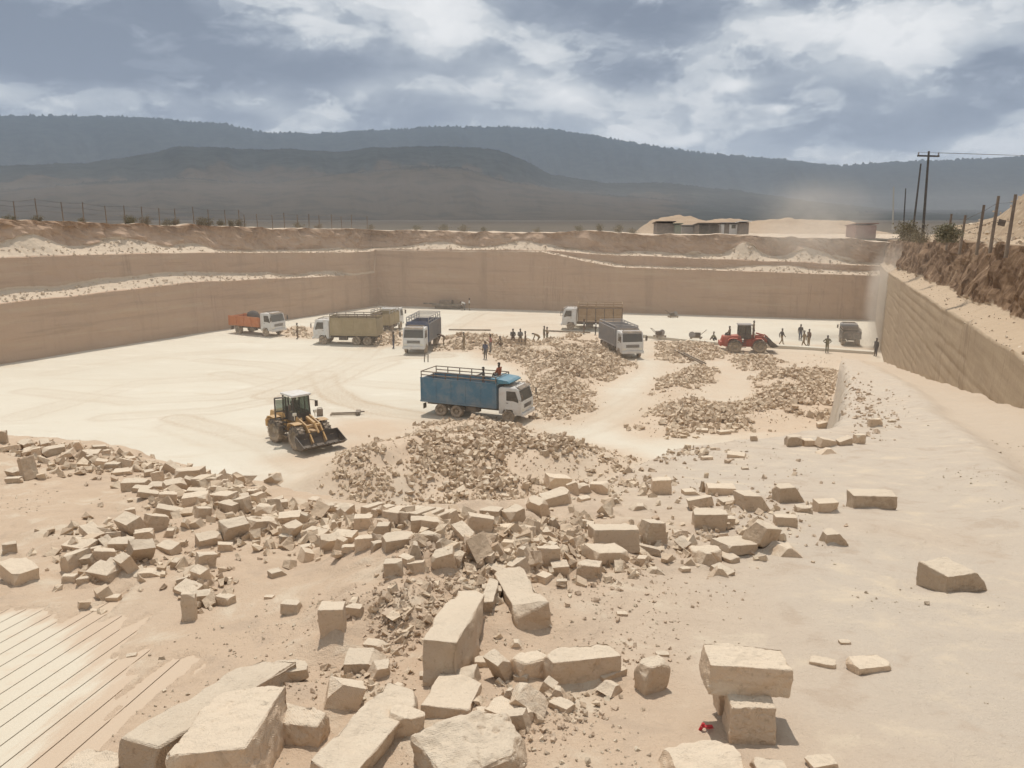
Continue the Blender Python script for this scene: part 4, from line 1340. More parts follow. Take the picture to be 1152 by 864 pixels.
def block(cx, cy, wp, hp, kind='b', yaw=0, tx=0, ty=0, label=None, dr=0.62, group=None, name='quarry_block', p=None, dz=0.0, sink=0.10):
    global bcount
    bcount += 1
    if group is not None and kind in 'bs' and tx == 0 and ty == 0:
        tx, ty, yaw = rnd.gauss(0, 9), rnd.gauss(0, 11), yaw + rnd.gauss(0, 16)
    b0 = hit(cx, min(cy + hp * 0.30, 1000)) if p is None else p
    dp = depth(b0)
    A = math.atan2(CAMZ - b0.z, b0.y)
    wm, hm = wp / F * dp, hp / F * dp
    sink = sink + (rnd.uniform(0.0, 0.08) if group is None else rnd.uniform(0.02, 0.24))
    ya = abs(math.sin(R(yaw))); yc = abs(math.cos(R(yaw)))
    ww = wm / (yc + dr * ya) if kind != 'x' else wm
    dd_ = ww * dr
    ext = ww * ya + dd_ * yc
    hh = (hm - ext * math.sin(A)) / math.cos(A)
    hh = max(hh, 0.34 * min(ww, dd_), 0.30 * hm)
    hh /= (0.97 - sink)
    fine = 9 if wp < 30 else (14 if wp < 60 else 26)
    o = bpy.data.objects.new(name, block_mesh(ww, dd_, hh, kind, bcount, fine))
    link(o)
    o.rotation_euler = (R(tx), R(ty), R(yaw))
    lift = hh * (0.5 - sink) + 0.5 * (abs(math.sin(R(tx))) * dd_ + abs(math.sin(R(ty))) * ww) * 0.55
    o.location = b0 + Vector((0, 0, lift + dz))
    FOOT.append((b0.x, b0.y, ww / 2, dd_ / 2, R(yaw), hh))
    tag(o, label, 'stone block', group)
    return o


def drifts():
    r_ = np.random.default_rng(88)
    K, NS = 20, 5
    vs, fs = [], []
    for (x, y, hx, hy, yw, hh) in FOOT:
        if r_.random() < 0.12: continue
        amp = hh * r_.uniform(0.10, 0.34)
        ext = min(hh * r_.uniform(0.6, 1.2), 0.30)
        ph = r_.uniform(0, 6.28)
        o = len(vs)
        for j in range(NS):
            f_ = j / (NS - 1)
            for k in range(K):
                a = 2 * math.pi * k / K
                # superellipse round the footprint
                c_, s_ = math.cos(a), math.sin(a)
                q = (abs(c_) ** 4 + abs(s_) ** 4) ** -0.25
                loc = 0.55 + 0.45 * math.sin(a + ph) + 0.25 * math.sin(3 * a + 2 * ph)
                lx = q * c_ * (hx * 0.86 + f_ * ext); ly = q * s_ * (hy * 0.86 + f_ * ext)
                gx = x + lx * math.cos(yw) - ly * math.sin(yw); gy = y + lx * math.sin(yw) + ly * math.cos(yw)
                vs.append((gx, gy, max(0.0, amp * loc) * (1 - f_) ** 1.6 - 0.006 * f_ - 0.004))
        for j in range(NS - 1):
            for k in range(K):
                a, b = o + j * K + k, o + j * K + (k + 1) % K
                fs.append((a, a + K, b + K, b))
    va = np.array(vs)
    va[:, 2] += H(va[:, 0], va[:, 1]) + 0.012 * fbm(va[:, 0] * 9, va[:, 1] * 9, 3, 501) * (va[:, 2] > 0.004)
    tn = sstep(-0.4, 2.2, va[:, 0] - 0.05 * va[:, 1])
    me = np_mesh('sand_drift', va, fs, m_ground, True, {'tone': tn, 'road': np.zeros(len(va))})
    tag(link(bpy.data.objects.new('sand_drift', me)), kind='stuff')

GL = {   # pieces the photo does not tell apart share the words of their cluster
    'rimL': ('small stone chunk in the thin line along the far bench rim on the left', 'small chunks along the left bench rim'),
    'jumL': ('sawn stone block in the jumbled heap on the rim left of the wheel loader', 'blocks in the rim heap left of the loader'),
    'fanL': ('dusty broken block in the tumbled fan of blocks on the left sand', 'blocks in the tumbled fan on the left sand'),
    'midL': ('broken block in the loose cluster below the small rubble pile', 'blocks in the loose cluster below the small pile'),
    'midC': ('broken stone in the scatter between the comb of strips and the tall slabs', 'broken stones in the middle scatter'),
    'midR': ('broken block in the right-hand cluster by the bare ramp', 'blocks in the right-hand cluster'),
    'farR': ('little stone block in the short line at the ramp edge', 'little blocks at the ramp edge'),
    'frnt': ('pale broken stone half buried in dust at the front of the bench', 'half-buried stones at the front'),
    'pebb': ('lone dark fist-sized stone lying on the saw-cut floor', 'lone stones on the saw-cut floor'),
}
BLK = [
    # --- line along the left rim
    (2, 495, 14, 18, 'b', 20, 0, 0, 'dark stone block cut by the left picture edge on the bench rim'),
    (14, 504, 22, 8, 's', 10, 0, 0, 'rimL'), (31, 502, 20, 15, 's', -35, 20, 0, 'thin slab leaning up in the line of stones on the left rim'),
    (47, 508, 24, 12, 'b', 25, 0, 4, 'rimL'), (62, 508, 26, 17, 'b', 30, 0, 0, 'grey block beside a pale one near the left end of the rim line'),
    (90, 503, 14, 13, 'w', 20, 0, 0, 'rimL'), (101, 510, 24, 9, 's', 10, 5, 0, 'rimL'), (112, 505, 16, 10, 'b', 35, 0, 0, 'rimL'), (75, 514, 20, 7, 's', 0, 0, 0, 'rimL'),
    (115, 521, 14, 8, 'b', 15, 0, 0, 'rimL'), (128, 525, 16, 10, 'r', 0, 0, 0, 'rimL'), (141, 523, 16, 11, 'b', 30, 0, 0, 'rimL'), (157, 523, 10, 8, 'b', 15, 0, 0, 'rimL'), (139, 531, 22, 7, 's', 20, 8, 0, 'rimL'), (122, 513, 12, 7, 's', 0, 0, 0, 'rimL'),
    (148, 517, 12, 7, 's', 20, 0, 0, 'rimL'), (104, 517, 14, 6, 's', 20, 0, 0, 'rimL'),
    (33, 530, 17, 27, 'b', 55, -18, 0, 'upright oblong block on its own on the sand near the left edge'), (17, 531, 20, 11, 's', -30, 15, 0, 'thin slab propped beside the upright oblong block at the left'),
    (16, 540, 16, 9, 's', 10, 0, 0, 'low flat stone in front of the propped slab at the left'), (20, 541, 12, 6, 's', 40, 0, 0, 'rimL'),
    # --- jumbled heap on the rim
    (153, 545, 30, 16, 'b', 8, 0, 0, 'brown-fronted block at the left end of the rim heap left of the loader'), (168, 533, 12, 10, 'b', 35, 10, 0, 'jumL'), (178, 538, 16, 15, 'b', 40, 0, 0, 'jumL'), (191, 529, 24, 8, 's', 15, 12, 0, 'jumL'),
    (214, 534, 32, 18, 's', 5, 0, -4, 'broad slab on top of the rim heap left of the loader'), (197, 547, 26, 19, 'b', 40, 10, 0, 'jumL'), (234, 541, 32, 16, 'b', -10, 0, -5, 'long block with a dark end at the right top of the rim heap'),
    (189, 561, 22, 17, 'b', 25, 0, 8, 'jumL'), (221, 563, 30, 19, 'b', 12, 0, -5, 'squared block in the middle front of the rim heap'), (252, 560, 34, 20, 'b', -28, 0, -6, 'oblong block slanting up at the right of the rim heap'),
    (259, 569, 27, 17, 'b', -30, 0, 0, 'oblong block in front of the slanting one at the right of the rim heap'), (281, 556, 22, 13, 'b', -15, 0, 0, 'jumL'), (229, 577, 18, 16, 's', 50, 0, 15, 'jumL'), (205, 556, 16, 12, 'b', 60, 0, 0, 'jumL'), (167, 556, 26, 9, 's', 10, 0, 0, 'jumL'),
    (243, 551, 18, 12, 'b', 10, 0, 0, 'jumL'), (178, 548, 18, 10, 's', 0, 10, 0, 'jumL'), (212, 545, 14, 12, 'b', 50, 0, 0, 'jumL'), (268, 550, 16, 10, 'b', 20, 0, 0, 'jumL'), (160, 551, 20, 10, 's', 0, 0, 0, 'jumL'),
    (299, 575, 24, 17, 'b', -15, 0, 0, 'block with a dark right face just right of the rim heap'), (316, 567, 18, 12, 'b', 20, 0, 0, 'small pale block behind the dark-faced one right of the rim heap'),
    (294, 590, 38, 24, 'r', 35, 0, 12, 'big rounded boulder-like block with a dark underside below the loader'), (327, 582, 30, 16, 's', 15, 6, 0, 'flat broad slab right of the rounded boulder-like block'), (341, 588, 8, 16, 'b', 0, 0, 0, 'midL'),
    (264, 597, 34, 30, 's', 40, 12, 0, 'wide flat slab lying dust covered left of the rounded boulder'),
    # --- tumbled fan on the left sand
    (104, 599, 30, 17, 'b', -35, 0, 18, 'dark-sided slab tipped up at the back left of the tumbled fan'), (91, 612, 40, 19, 's', -20, 8, 0, 'fanL'), (86, 632, 27, 31, 'b', 62, -8, 0, 'pale block with a brown end leaning at the left of the tumbled fan'), (100, 635, 13, 16, 'b', 0, 0, 0, 'fanL'),
    (117, 627, 25, 22, 'b', 30, 0, 15, 'fanL'), (121, 612, 22, 13, 'b', -20, 0, 0, 'fanL'), (138, 614, 26, 18, 'b', 5, 10, 0, 'fanL'), (148, 592, 34, 30, 'b', -35, 20, 0, 'big block standing tilted at the back of the tumbled fan'),
    (163, 604, 23, 20, 'r', 15, 0, 0, 'roundish block with a dark right side in the tumbled fan'), (176, 589, 25, 24, 'b', 55, 0, 20, 'oblong block tipped downhill at the back of the tumbled fan'), (191, 579, 30, 19, 'b', 15, 0, 18, 'dark-fronted block topmost at the back of the tumbled fan'), (147, 576, 12, 10, 'b', 20, 0, 0, 'small dark cube behind the tumbled fan'),
    (159, 622, 30, 29, 's', 42, 28, 10, 'square slab leaning on the right of the tumbled fan'), (144, 637, 24, 28, 's', -40, 25, 0, 'pale slab with a rounded foot at the front of the tumbled fan'), (119, 643, 38, 24, 's', -22, 18, 0, 'long slab sloping at the front of the tumbled fan'), (171, 643, 27, 12, 'w', 8, 0, 0, 'low wedge at the right front of the tumbled fan'),
    (79, 653, 16, 14, 'r', 0, 0, 0, 'fanL'), (94, 655, 14, 14, 'r', 20, 0, 0, 'fanL'), (191, 616, 30, 19, 's', -30, 10, 0, 'flat slab just right of the leaning square slab'), (128, 605, 18, 14, 'b', 30, 0, 0, 'fanL'), (108, 620, 16, 12, 'b', 20, 0, 0, 'fanL'),
    (126, 673, 18, 11, 'b', 5, 0, 0, 'lone small dark block where the saw lines begin'), (106, 687, 9, 5, 'r', 0, 0, 0, 'pebb'), (148, 737, 13, 8, 'r', 20, 0, 0, 'pebb'),
    (23, 642, 50, 36, 's', -38, 0, 6, 'large pale slab lying flat alone at the left edge below the rim'), (12, 618, 17, 18, 'r', 30, 0, 0, 'roundish lone block above the large flat slab at the left edge'),
    # --- left of the centre
    (232, 631, 24, 22, 'b', 35, 0, 12, 'block tilted at the top of the short string of blocks right of the tumbled fan'), (227, 648, 23, 23, 'b', -35, 15, 0, 'dark-sided block in the short string of blocks right of the tumbled fan'), (213, 661, 37, 19, 's', -30, 15, 0, 'slab leaning left in the short string of blocks'), (226, 672, 24, 18, 'b', 15, 10, 0, 'dark block under the leaning slab in the short string of blocks'),
    (214, 688, 16, 31, 'b', 8, -10, 0, 'narrow block standing on end at the lower end of the short string'), (254, 674, 22, 17, 'b', -25, 0, 0, 'small pale block right of the short string of blocks'), (254, 615, 18, 12, 's', 20, 0, 10, 'midL'), (236, 606, 30, 20, 's', 35, 15, 0, 'wide slab sunk in sand above the short string of blocks'), (206, 653, 14, 8, 's', 0, 0, 0, 'midL'),
    (328, 683, 22, 17, 'b', -8, 0, 0, 'lone small block on the bare sand left of the tall upright slab'), (313, 643, 23, 16, 'w', 40, 0, 0, 'low tilted wedge alone on the sand above the lone small block'), (303, 671, 12, 6, 's', -25, 0, 0, 'midL'),
    (357, 565, 20, 13, 'w', -20, 0, 0, 'brown wedge at the foot of the dirt bank left of the small rubble pile'), (374, 570, 17, 10, 'w', 15, 0, 0, 'midL'), (388, 572, 23, 14, 's', -25, 8, 0, 'flat slab next to the small rubble pile'),
    (409, 593, 21, 24, 'b', 5, 0, 0, 'tall squared block with a dark right face below the small rubble pile'), (375, 591, 20, 15, 'p', 20, 0, 0, 'pointed stone left of the tall squared block'), (357, 600, 30, 18, 's', -30, 10, 0, 'midL'), (372, 611, 24, 21, 'b', 20, 20, 0, 'midL'), (389, 605, 28, 19, 'b', -15, 8, 0, 'midL'),
    (409, 612, 22, 20, 'b', 15, 0, 0, 'block at the foot of the tall squared one'), (392, 617, 14, 9, 'r', 0, 0, 0, 'midL'), (425, 613, 16, 13, 'b', 30, 0, 0, 'midL'), (328, 599, 21, 25, 's', 60, 22, 0, 'slab standing tilted left of the loose cluster'), (345, 616, 14, 8, 's', 10, 0, 0, 'midL'),
    (449, 609, 40, 26, 's', 20, 5, 0, 'broad pale slab under the comb of strips'), (443, 641, 20, 20, 'b', 0, 0, 0, 'square brown block end poking from the rubbly hump'), (472, 593, 21, 21, 'b', 10, 0, 0, 'squared block left of its twin at the right end of the comb'), (486, 593, 26, 21, 'b', -10, 0, 6, 'squared block with a dark right edge at the right end of the comb'), (483, 605, 26, 17, 'r', 0, 0, 0, 'midC'),
    (375, 705, 30, 46, 'b', 6, 0, 0, 'tall flat-faced block upright on the sand below the comb', 0.8), (399, 686, 20, 15, 'b', -10, 0, 0, 'brown block tucked behind the tall flat-faced one'),
    # --- centre
    (510, 593, 20, 13, 'r', 0, 0, 0, 'midC'), (528, 590, 18, 13, 'r', 40, 0, 0, 'midC'), (550, 599, 28, 19, 'p', 10, 0, 0, 'dark-faced wedge at the lower edge of the big rubble heap'), (578, 580, 27, 22, 'b', 35, 0, 0, 'midC'), (553, 580, 26, 20, 'b', 20, 0, 0, 'midC'),
    (605, 571, 26, 25, 'b', -50, 15, 0, 'block tipped on its corner at the right lower edge of the big rubble heap'), (625, 561, 40, 24, 'b', 25, 0, -6, 'large block with a bright top beside the big rubble heap'), (627, 542, 32, 19, 's', 20, 0, 10, 'flat slab behind the large bright-topped block'), (644, 552, 14, 16, 'b', 40, 0, 0, 'midC'),
    (657, 550, 20, 15, 'w', 20, 0, 0, 'midC'), (674, 549, 22, 16, 'b', -12, 0, 0, 'squared dark-faced block at the right of the pair beside the heap'), (657, 561, 16, 9, 's', 30, 8, 0, 'midC'), (693, 565, 14, 10, 'p', 0, 0, 0, 'tiny pale wedge on the bare ground right of the heap'),
    (720, 571, 30, 14, 'p', 0, 0, 0, 'low dark-faced wedge alone below the lone cube'), (743, 550, 21, 22, 'b', 0, 0, 0, 'lone neat cube with a bright top on the bare ground'), (777, 553, 20, 9, 'w', 5, 0, 0, 'midR'), (790, 549, 10, 14, 'p', 30, 0, 0, 'midR'),
    (617, 600, 27, 17, 'w', 12, 0, 0, 'dark-sided wedge in the middle scatter below the tipped block'), (580, 608, 19, 12, 'p', 20, 0, 0, 'midC'), (571, 595, 16, 10, 'b', 10, 0, 0, 'midC'), (594, 598, 18, 14, 'r', 0, 0, 0, 'midC'), (600, 610, 14, 9, 'r', 0, 0, 0, 'midC'), (640, 606, 14, 7, 's', 0, 0, 0, 'midC'),
    (690, 605, 54, 34, 'b', 4, -10, 0, 'biggest flat-topped block in the middle right resting on another slab'), (681, 621, 54, 30, 's', 32, 4, 12, 'bright slab tipped forward under the biggest flat-topped block'), (735, 600, 34, 32, 'w', 25, 0, 10, 'tall broken block with a dark right side beside the biggest flat one'), (729, 618, 30, 14, 's', 0, 0, 0, 'midR'),
    (617, 628, 26, 27, 'b', 10, 0, 0, 'block standing behind the pair of tall slabs'), (588, 628, 27, 30, 'p', -35, 0, 0, 'steep wedge behind the pair of tall slabs'), (663, 640, 30, 22, 'r', -15, 0, 0, 'rounded stump-like stone with a dark left end'), (735, 640, 24, 12, 'p', 10, 0, 0, 'midR'), (712, 640, 18, 10, 'p', 30, 0, 0, 'midR'),
    (792, 628, 40, 28, 'p', 20, 0, 0, 'pale peaked stone with a sharp dark shadow in the right-hand cluster'), (632, 655, 12, 8, 'r', 0, 0, 0, 'midC'), (571, 643, 34, 16, 's', -20, 0, 8, 'midC'), (553, 664, 22, 12, 's', 0, 0, 10, 'midC'),
    # --- right-hand cluster
    (810, 551, 32, 16, 'b', -5, 0, 0, 'oblong block at the back of the right-hand cluster'), (846, 564, 42, 27, 'w', 15, 0, 5, 'stepped L-shaped block in the right-hand cluster'), (820, 564, 24, 12, 's', 5, 0, 0, 'midR'), (787, 566, 27, 14, 's', 20, 0, 0, 'midR'), (798, 585, 39, 27, 'b', -6, 0, 0, 'squared block with a bright top in front of the right-hand cluster'),
    (887, 556, 34, 25, 'w', 8, 0, 0, 'large block broken down to the right behind the faceted cube'), (904, 573, 18, 10, 'r', 0, 0, 0, 'midR'), (928, 571, 24, 18, 'b', 4, 0, 0, 'faceted cube with a pale triangle on its front'), (979, 564, 51, 25, 'b', -2, 0, 0, 'broad oblong block alone at the right by the haul road', 0.45),
    (883, 586, 25, 16, 'b', -3, 0, 0, 'small squared block below the one broken down to the right'), (856, 603, 42, 36, 'b', 42, 14, 18, 'cube tipped on edge over a slab in the right-hand cluster'), (826, 613, 54, 22, 's', 28, 0, 8, 'slab sloping under the tipped cube'), (884, 618, 42, 22, 'p', 10, 0, 0, 'low pale pyramid right of the tipped cube'),
    (938, 605, 29, 21, 'w', 10, 0, 0, 'lone wedge falling to the right on the bare ramp'), (793, 622, 34, 18, 'r', 0, 0, 0, 'midR'), (809, 644, 24, 17, 'p', 0, 0, 0, 'dark pyramid-shaped stone in front of the right-hand cluster'), (765, 600, 16, 8, 's', 0, 0, 0, 'midR'), (770, 640, 14, 8, 's', 20, 0, 0, 'midR'),
    (1071, 647, 66, 46, 'w', 14, 0, 0, 'big lone block with a broken sloping corner on the right-hand ramp', 0.7),
    (892, 498, 17, 15, 'b', 0, 0, 0, 'cube at the left end of the short line at the ramp edge'), (911, 499, 18, 11, 'w', 0, 0, 0, 'farR'), (929, 499, 22, 12, 'b', 5, 0, 0, 'farR'), (950, 498, 16, 9, 'b', 0, 0, 0, 'farR'), (966, 495, 14, 13, 'b', 20, 0, 0, 'dark-faced cube at the right end of the short line at the ramp edge'),
    (984, 478, 15, 13, 'b', -8, 0, 0, 'dark block highest up the ramp beside the haul road'), (931, 507, 22, 9, 'p', 0, 0, 0, 'farR'), (828, 512, 22, 8, 's', -22, 6, 0, 'thin flat strip lying left of the short line at the ramp edge'), (814, 486, 16, 6, 's', 15, 0, 0, 'farR'), (848, 494, 8, 7, 'r', 0, 0, 0, 'farR'), (838, 527, 8, 4, 'r', 0, 0, 0, 'farR'), (925, 479, 11, 7, 'b', 0, 0, 0, 'farR'), (790, 484, 14, 5, 's', 0, 0, 0, 'farR'),
    (795, 515, 14, 6, 's', 10, 0, 0, 'farR'), (1003, 474, 8, 4, 'r', 0, 0, 0, 'farR'),
    # --- front of the bench
    (411, 743, 46, 20, 'w', 2, 0, 0, 'flat dark-faced wedge in the rubbly dirt left of the long tilted block', 0.8), (423, 723, 27, 14, 'w', -10, 0, 0, 'small buried wedge above the flat dark-faced wedge'), (400, 774, 24, 16, 'r', -30, 10, 0, 'frnt'), (376, 733, 22, 12, 'r', 0, 0, 0, 'frnt'),
    (327, 756, 44, 36, 'b', 38, 8, 14, 'square block tipped over the end of the two great slabs'), (337, 817, 62, 50, 'r', -8, 0, 0, 'dust covered blunt block behind the great slabs'), (457, 813, 44, 36, 'b', 8, 0, 12, 'brown-fronted block standing at the foot of the long tilted block'),
    (573, 797, 58, 36, 's', -32, 0, 0, 'pale slab with a dark broken end near the hollow'), (563, 752, 28, 40, 's', -50, 25, 0, 'upright pale shard left of the hollow'), (596, 752, 44, 44, 'r', 25, 0, 0, 'rough split block on the left lip of the hollow'),
    (627, 778, 30, 22, 'p', -10, 0, 0, 'small dark-faced wedge under the lip of the hollow'), (733, 760, 40, 46, 'r', 30, 0, 0, 'rounded half-buried block right of the hollow'), (791, 857, 88, 40, 'r', 6, 0, 0, 'flat rounded slab at the bottom edge in front of the stacked pair'), (865, 862, 34, 14, 'r', 0, 0, 0, 'frnt'), (924, 858, 34, 10, 'r', 10, 0, 0, 'frnt'),
    (110, 860, 66, 26, 'r', -10, 0, 0, 'pale sand-coated slab at the bottom edge left of the great slabs'), (977, 748, 44, 14, 'r', 10, 0, 0, 'pale flat stone flush with the bare ground right of the stacked pair'), (926, 745, 30, 10, 'r', -20, 0, 0, 'frnt'), (545, 745, 22, 14, 'r', 0, 0, 0, 'frnt'), (480, 760, 16, 10, 'r', 0, 0, 0, 'frnt'),
    (745, 735, 14, 7, 'r', 0, 0, 0, 'frnt'), (700, 690, 12, 6, 'r', 0, 0, 0, 'frnt'), (950, 722, 12, 5, 'r', 0, 0, 0, 'frnt'),
]
for row in BLK:
    cx, cy, wp, hp, kd, yw, tx, ty, lab = row[:9]
    grp = None
    if lab in GL: lab, grp = GL[lab]
    block(cx, cy, wp, hp, kd, yw, tx, ty, lab, row[9] if len(row) > 9 else 0.62, grp)


# more of the half-buried broken pieces that fill the clusters
r4 = random.Random(44)
for reg, n, (x0, x1), (y0, y1), (s0, s1) in [('midC', 26, (455, 640), (586, 648), (14, 30)), ('jumL', 16, (160, 320), (528, 590), (12, 24)), ('fanL', 8, (80, 200), (580, 650), (12, 24)), ('midR', 12, (650, 850), (585, 645), (14, 28)), ('midL', 14, (290, 440), (565, 630), (12, 26)),
                                             ('frnt', 18, (385, 690), (715, 835), (18, 42)), ('rimL', 10, (30, 160), (500, 524), (9, 18))]:
    lab, grp = GL[reg]
    for _ in range(n):
        wp = r4.uniform(s0, s1)
        cx = r4.uniform(x0, x1)
        cy = r4.uniform(y0, y1) if reg != 'rimL' else np.interp(cx, [30, 160], [502, 520]) + r4.uniform(-4, 8)
        block(cx, cy, wp, wp * r4.uniform(0.5, 0.9), r4.choice('bbswvpr'), r4.uniform(-60, 60), r4.gauss(0, 14), r4.gauss(0, 14), lab, 0.65, grp, sink=0.22)


def slab(name, pa, pb, w_, h_, pitch=0.0, roll=0.0, label=None, kind='b', dz=0.0, sink=0.25):
    """a long block laid from ground pixel pa to ground pixel pb (its two end centres)"""
    global bcount
    bcount += 1
    A, B = hit(*pa), hit(*pb)
    d = B - A
    L = math.hypot(d.x, d.y)
    me = block_mesh(L, w_, h_, kind, bcount + 400, 34)
    o = bpy.data.objects.new(name, me)
    link(o)
    sl = math.atan2(d.z, L)
    o.rotation_euler = (R(roll), -sl + R(pitch), math.atan2(d.y, d.x))
    o.location = (A + B) / 2 + Vector((0, 0, h_ * (0.5 - sink) + dz))
    FOOT.append(((A.x + B.x) / 2, (A.y + B.y) / 2, L / 2, w_ / 2, math.atan2(d.y, d.x), h_ * (1 - sink)))
    return tag(o, label, 'stone block')


slab('quarry_block', (496, 770), (532, 684), 0.155, 0.21, 7, 0, 'long tilted block with a dark square end rising from the middle of the foreground', dz=0.0, sink=0.28)
slab('quarry_block', (600, 706), (572, 655), 0.17, 0.15, 4, -8, 'broad ribbed slab leaning in the middle beside the long tilted block', 's', sink=0.32)
slab('quarry_block', (548, 690), (556, 660), 0.06, 0.08, 0, 0, 'thin dark slab wedged between the two tall leaning slabs', 's')
slab('quarry_block', (150, 880), (318, 765), 0.15, 0.26, 2, 3, 'longest great slab running from the bottom edge up to the tipped block', sink=0.52)
slab('quarry_block', (240, 900), (292, 815), 0.26, 0.27, 1, -5, 'great block with a rough broken front at the bottom left', 'b', sink=0.33)
slab('quarry_block', (362, 900), (450, 795), 0.17, 0.22, 2, 12, 'long dusty slab sloping up from the bottom edge left of centre', 'b', sink=0.55)
slab('quarry_block', (480, 880), (582, 838), 0.26, 0.20, 0, 6, 'big bright slab with a crumbling front at the bottom centre', 'r', sink=0.52)
slab('quarry_block', (612, 768), (690, 758), 0.13, 0.20, 0, 0, 'wide block with a smooth shaded front at the back of the hollow', 'b', sink=0.34)
slab('quarry_block', (500, 808), (520, 772), 0.20, 0.09, 0, 0, 'low sand-coated slab between the long tilted block and the bright slab', 's', sink=0.5)

drifts()

# stacked pair at the right
p = hit(848, 836)
S1 = bpy.data.objects.new('quarry_block', block_mesh(0.175, 0.18, 0.165, 'n', 901, 34)); link(S1)
S1.location = p + Vector((0, 0.08, 0.070)); S1.rotation_euler = (R(-3), 0, R(-4))
tag(S1, 'notched block standing under the larger oblong one in the stacked pair', 'stone block')
S2 = bpy.data.objects.new('quarry_block', block_mesh(0.335, 0.165, 0.13, 'n', 921, 44)); link(S2)
S2.location = p + Vector((0.0, 0.165, 0.215)); S2.rotation_euler = (R(2), R(1.5), R(-3))
tag(S2, 'oblong block balanced on top of the notched one in the stacked pair', 'stone block')
S3 = bpy.data.objects.new('quarry_block', block_mesh(0.15, 0.13, 0.14, 'b', 925, 20)); link(S3)
S3.location = p + Vector((-0.025, 0.245, 0.068)); S3.rotation_euler = (0, 0, R(4))
tag(S3, 'hidden block propping the back of the stacked pair', 'stone block')
# scrap of red plastic beside it
p = hit(795, 822)
mb = MB()
mb.box((0, 0, 0.02), (0.05, 0.012, 0.004), (0.3, 0.1, 0.2)); mb.box((-0.022, 0.002, 0.012), (0.012, 0.008, 0.05), (0.2, 0.3, 0)); mb.box((0.012, -0.004, 0.014), (0.03, 0.016, 0.003), (-0.4, 0.2, 0.5))
o = mb.build('plastic_scrap', M['redplastic'], None, 0.001); o.location = p
tag(o, 'torn scrap of red plastic on the dust left of the stacked pair', 'litter')

# ================================================================== VEHICLES
def wheel(parent, x, y, r_, wdt, side, lugs=False):
    """tyre with its rim as a sub-part; side = +1/-1 outward along Y"""
    mb = MB()
    prof = [(-wdt / 2 + 0.03, r_ * 0.58), (-wdt / 2, r_ * 0.72), (-wdt / 2 + 0.01, r_ * 0.9), (-wdt / 2 + 0.06, r_), (wdt / 2 - 0.06, r_), (wdt / 2 - 0.01, r_ * 0.9), (wdt / 2, r_ * 0.72), (wdt / 2 - 0.03, r_ * 0.58)]
    mb.lathe_y(prof, (x, y, r_), 24)
    if lugs:
        for i in range(18):
            a = 2 * math.pi * i / 18
            for s_ in (-1, 1):
                aa_ = a + s_ * 0.08
                mb.box((x + math.cos(aa_) * r_ * 1.0, y + s_ * wdt * 0.24, r_ + math.sin(aa_) * r_ * 1.0), (0.05, wdt * 0.44, 0.075), (0, -aa_ + math.pi / 2, 0.0))
    t_ = mb.build('wheel', M['rub'], parent, 0, True)
    mb = MB()
    mb.lathe_y([(side * wdt * 0.28, 0.02), (side * wdt * 0.30, r_ * 0.25), (side * wdt * 0.12, r_ * 0.34), (side * wdt * 0.12, r_ * 0.5), (side * wdt * 0.42, r_ * 0.6), (side * wdt * 0.30, r_ * 0.62)], (x, y, r_), 18)
    for i in range(8):
        a = 2 * math.pi * i / 8
        mb.bar((x + math.cos(a) * r_ * 0.27, y + side * wdt * 0.2, r_ + math.sin(a) * r_ * 0.27), (x + math.cos(a) * r_ * 0.27, y + side * wdt * 0.33, r_ + math.sin(a) * r_ * 0.27), 0.018)
    mb.build('rim', M['rim'], t_, 0, True)
    return t_


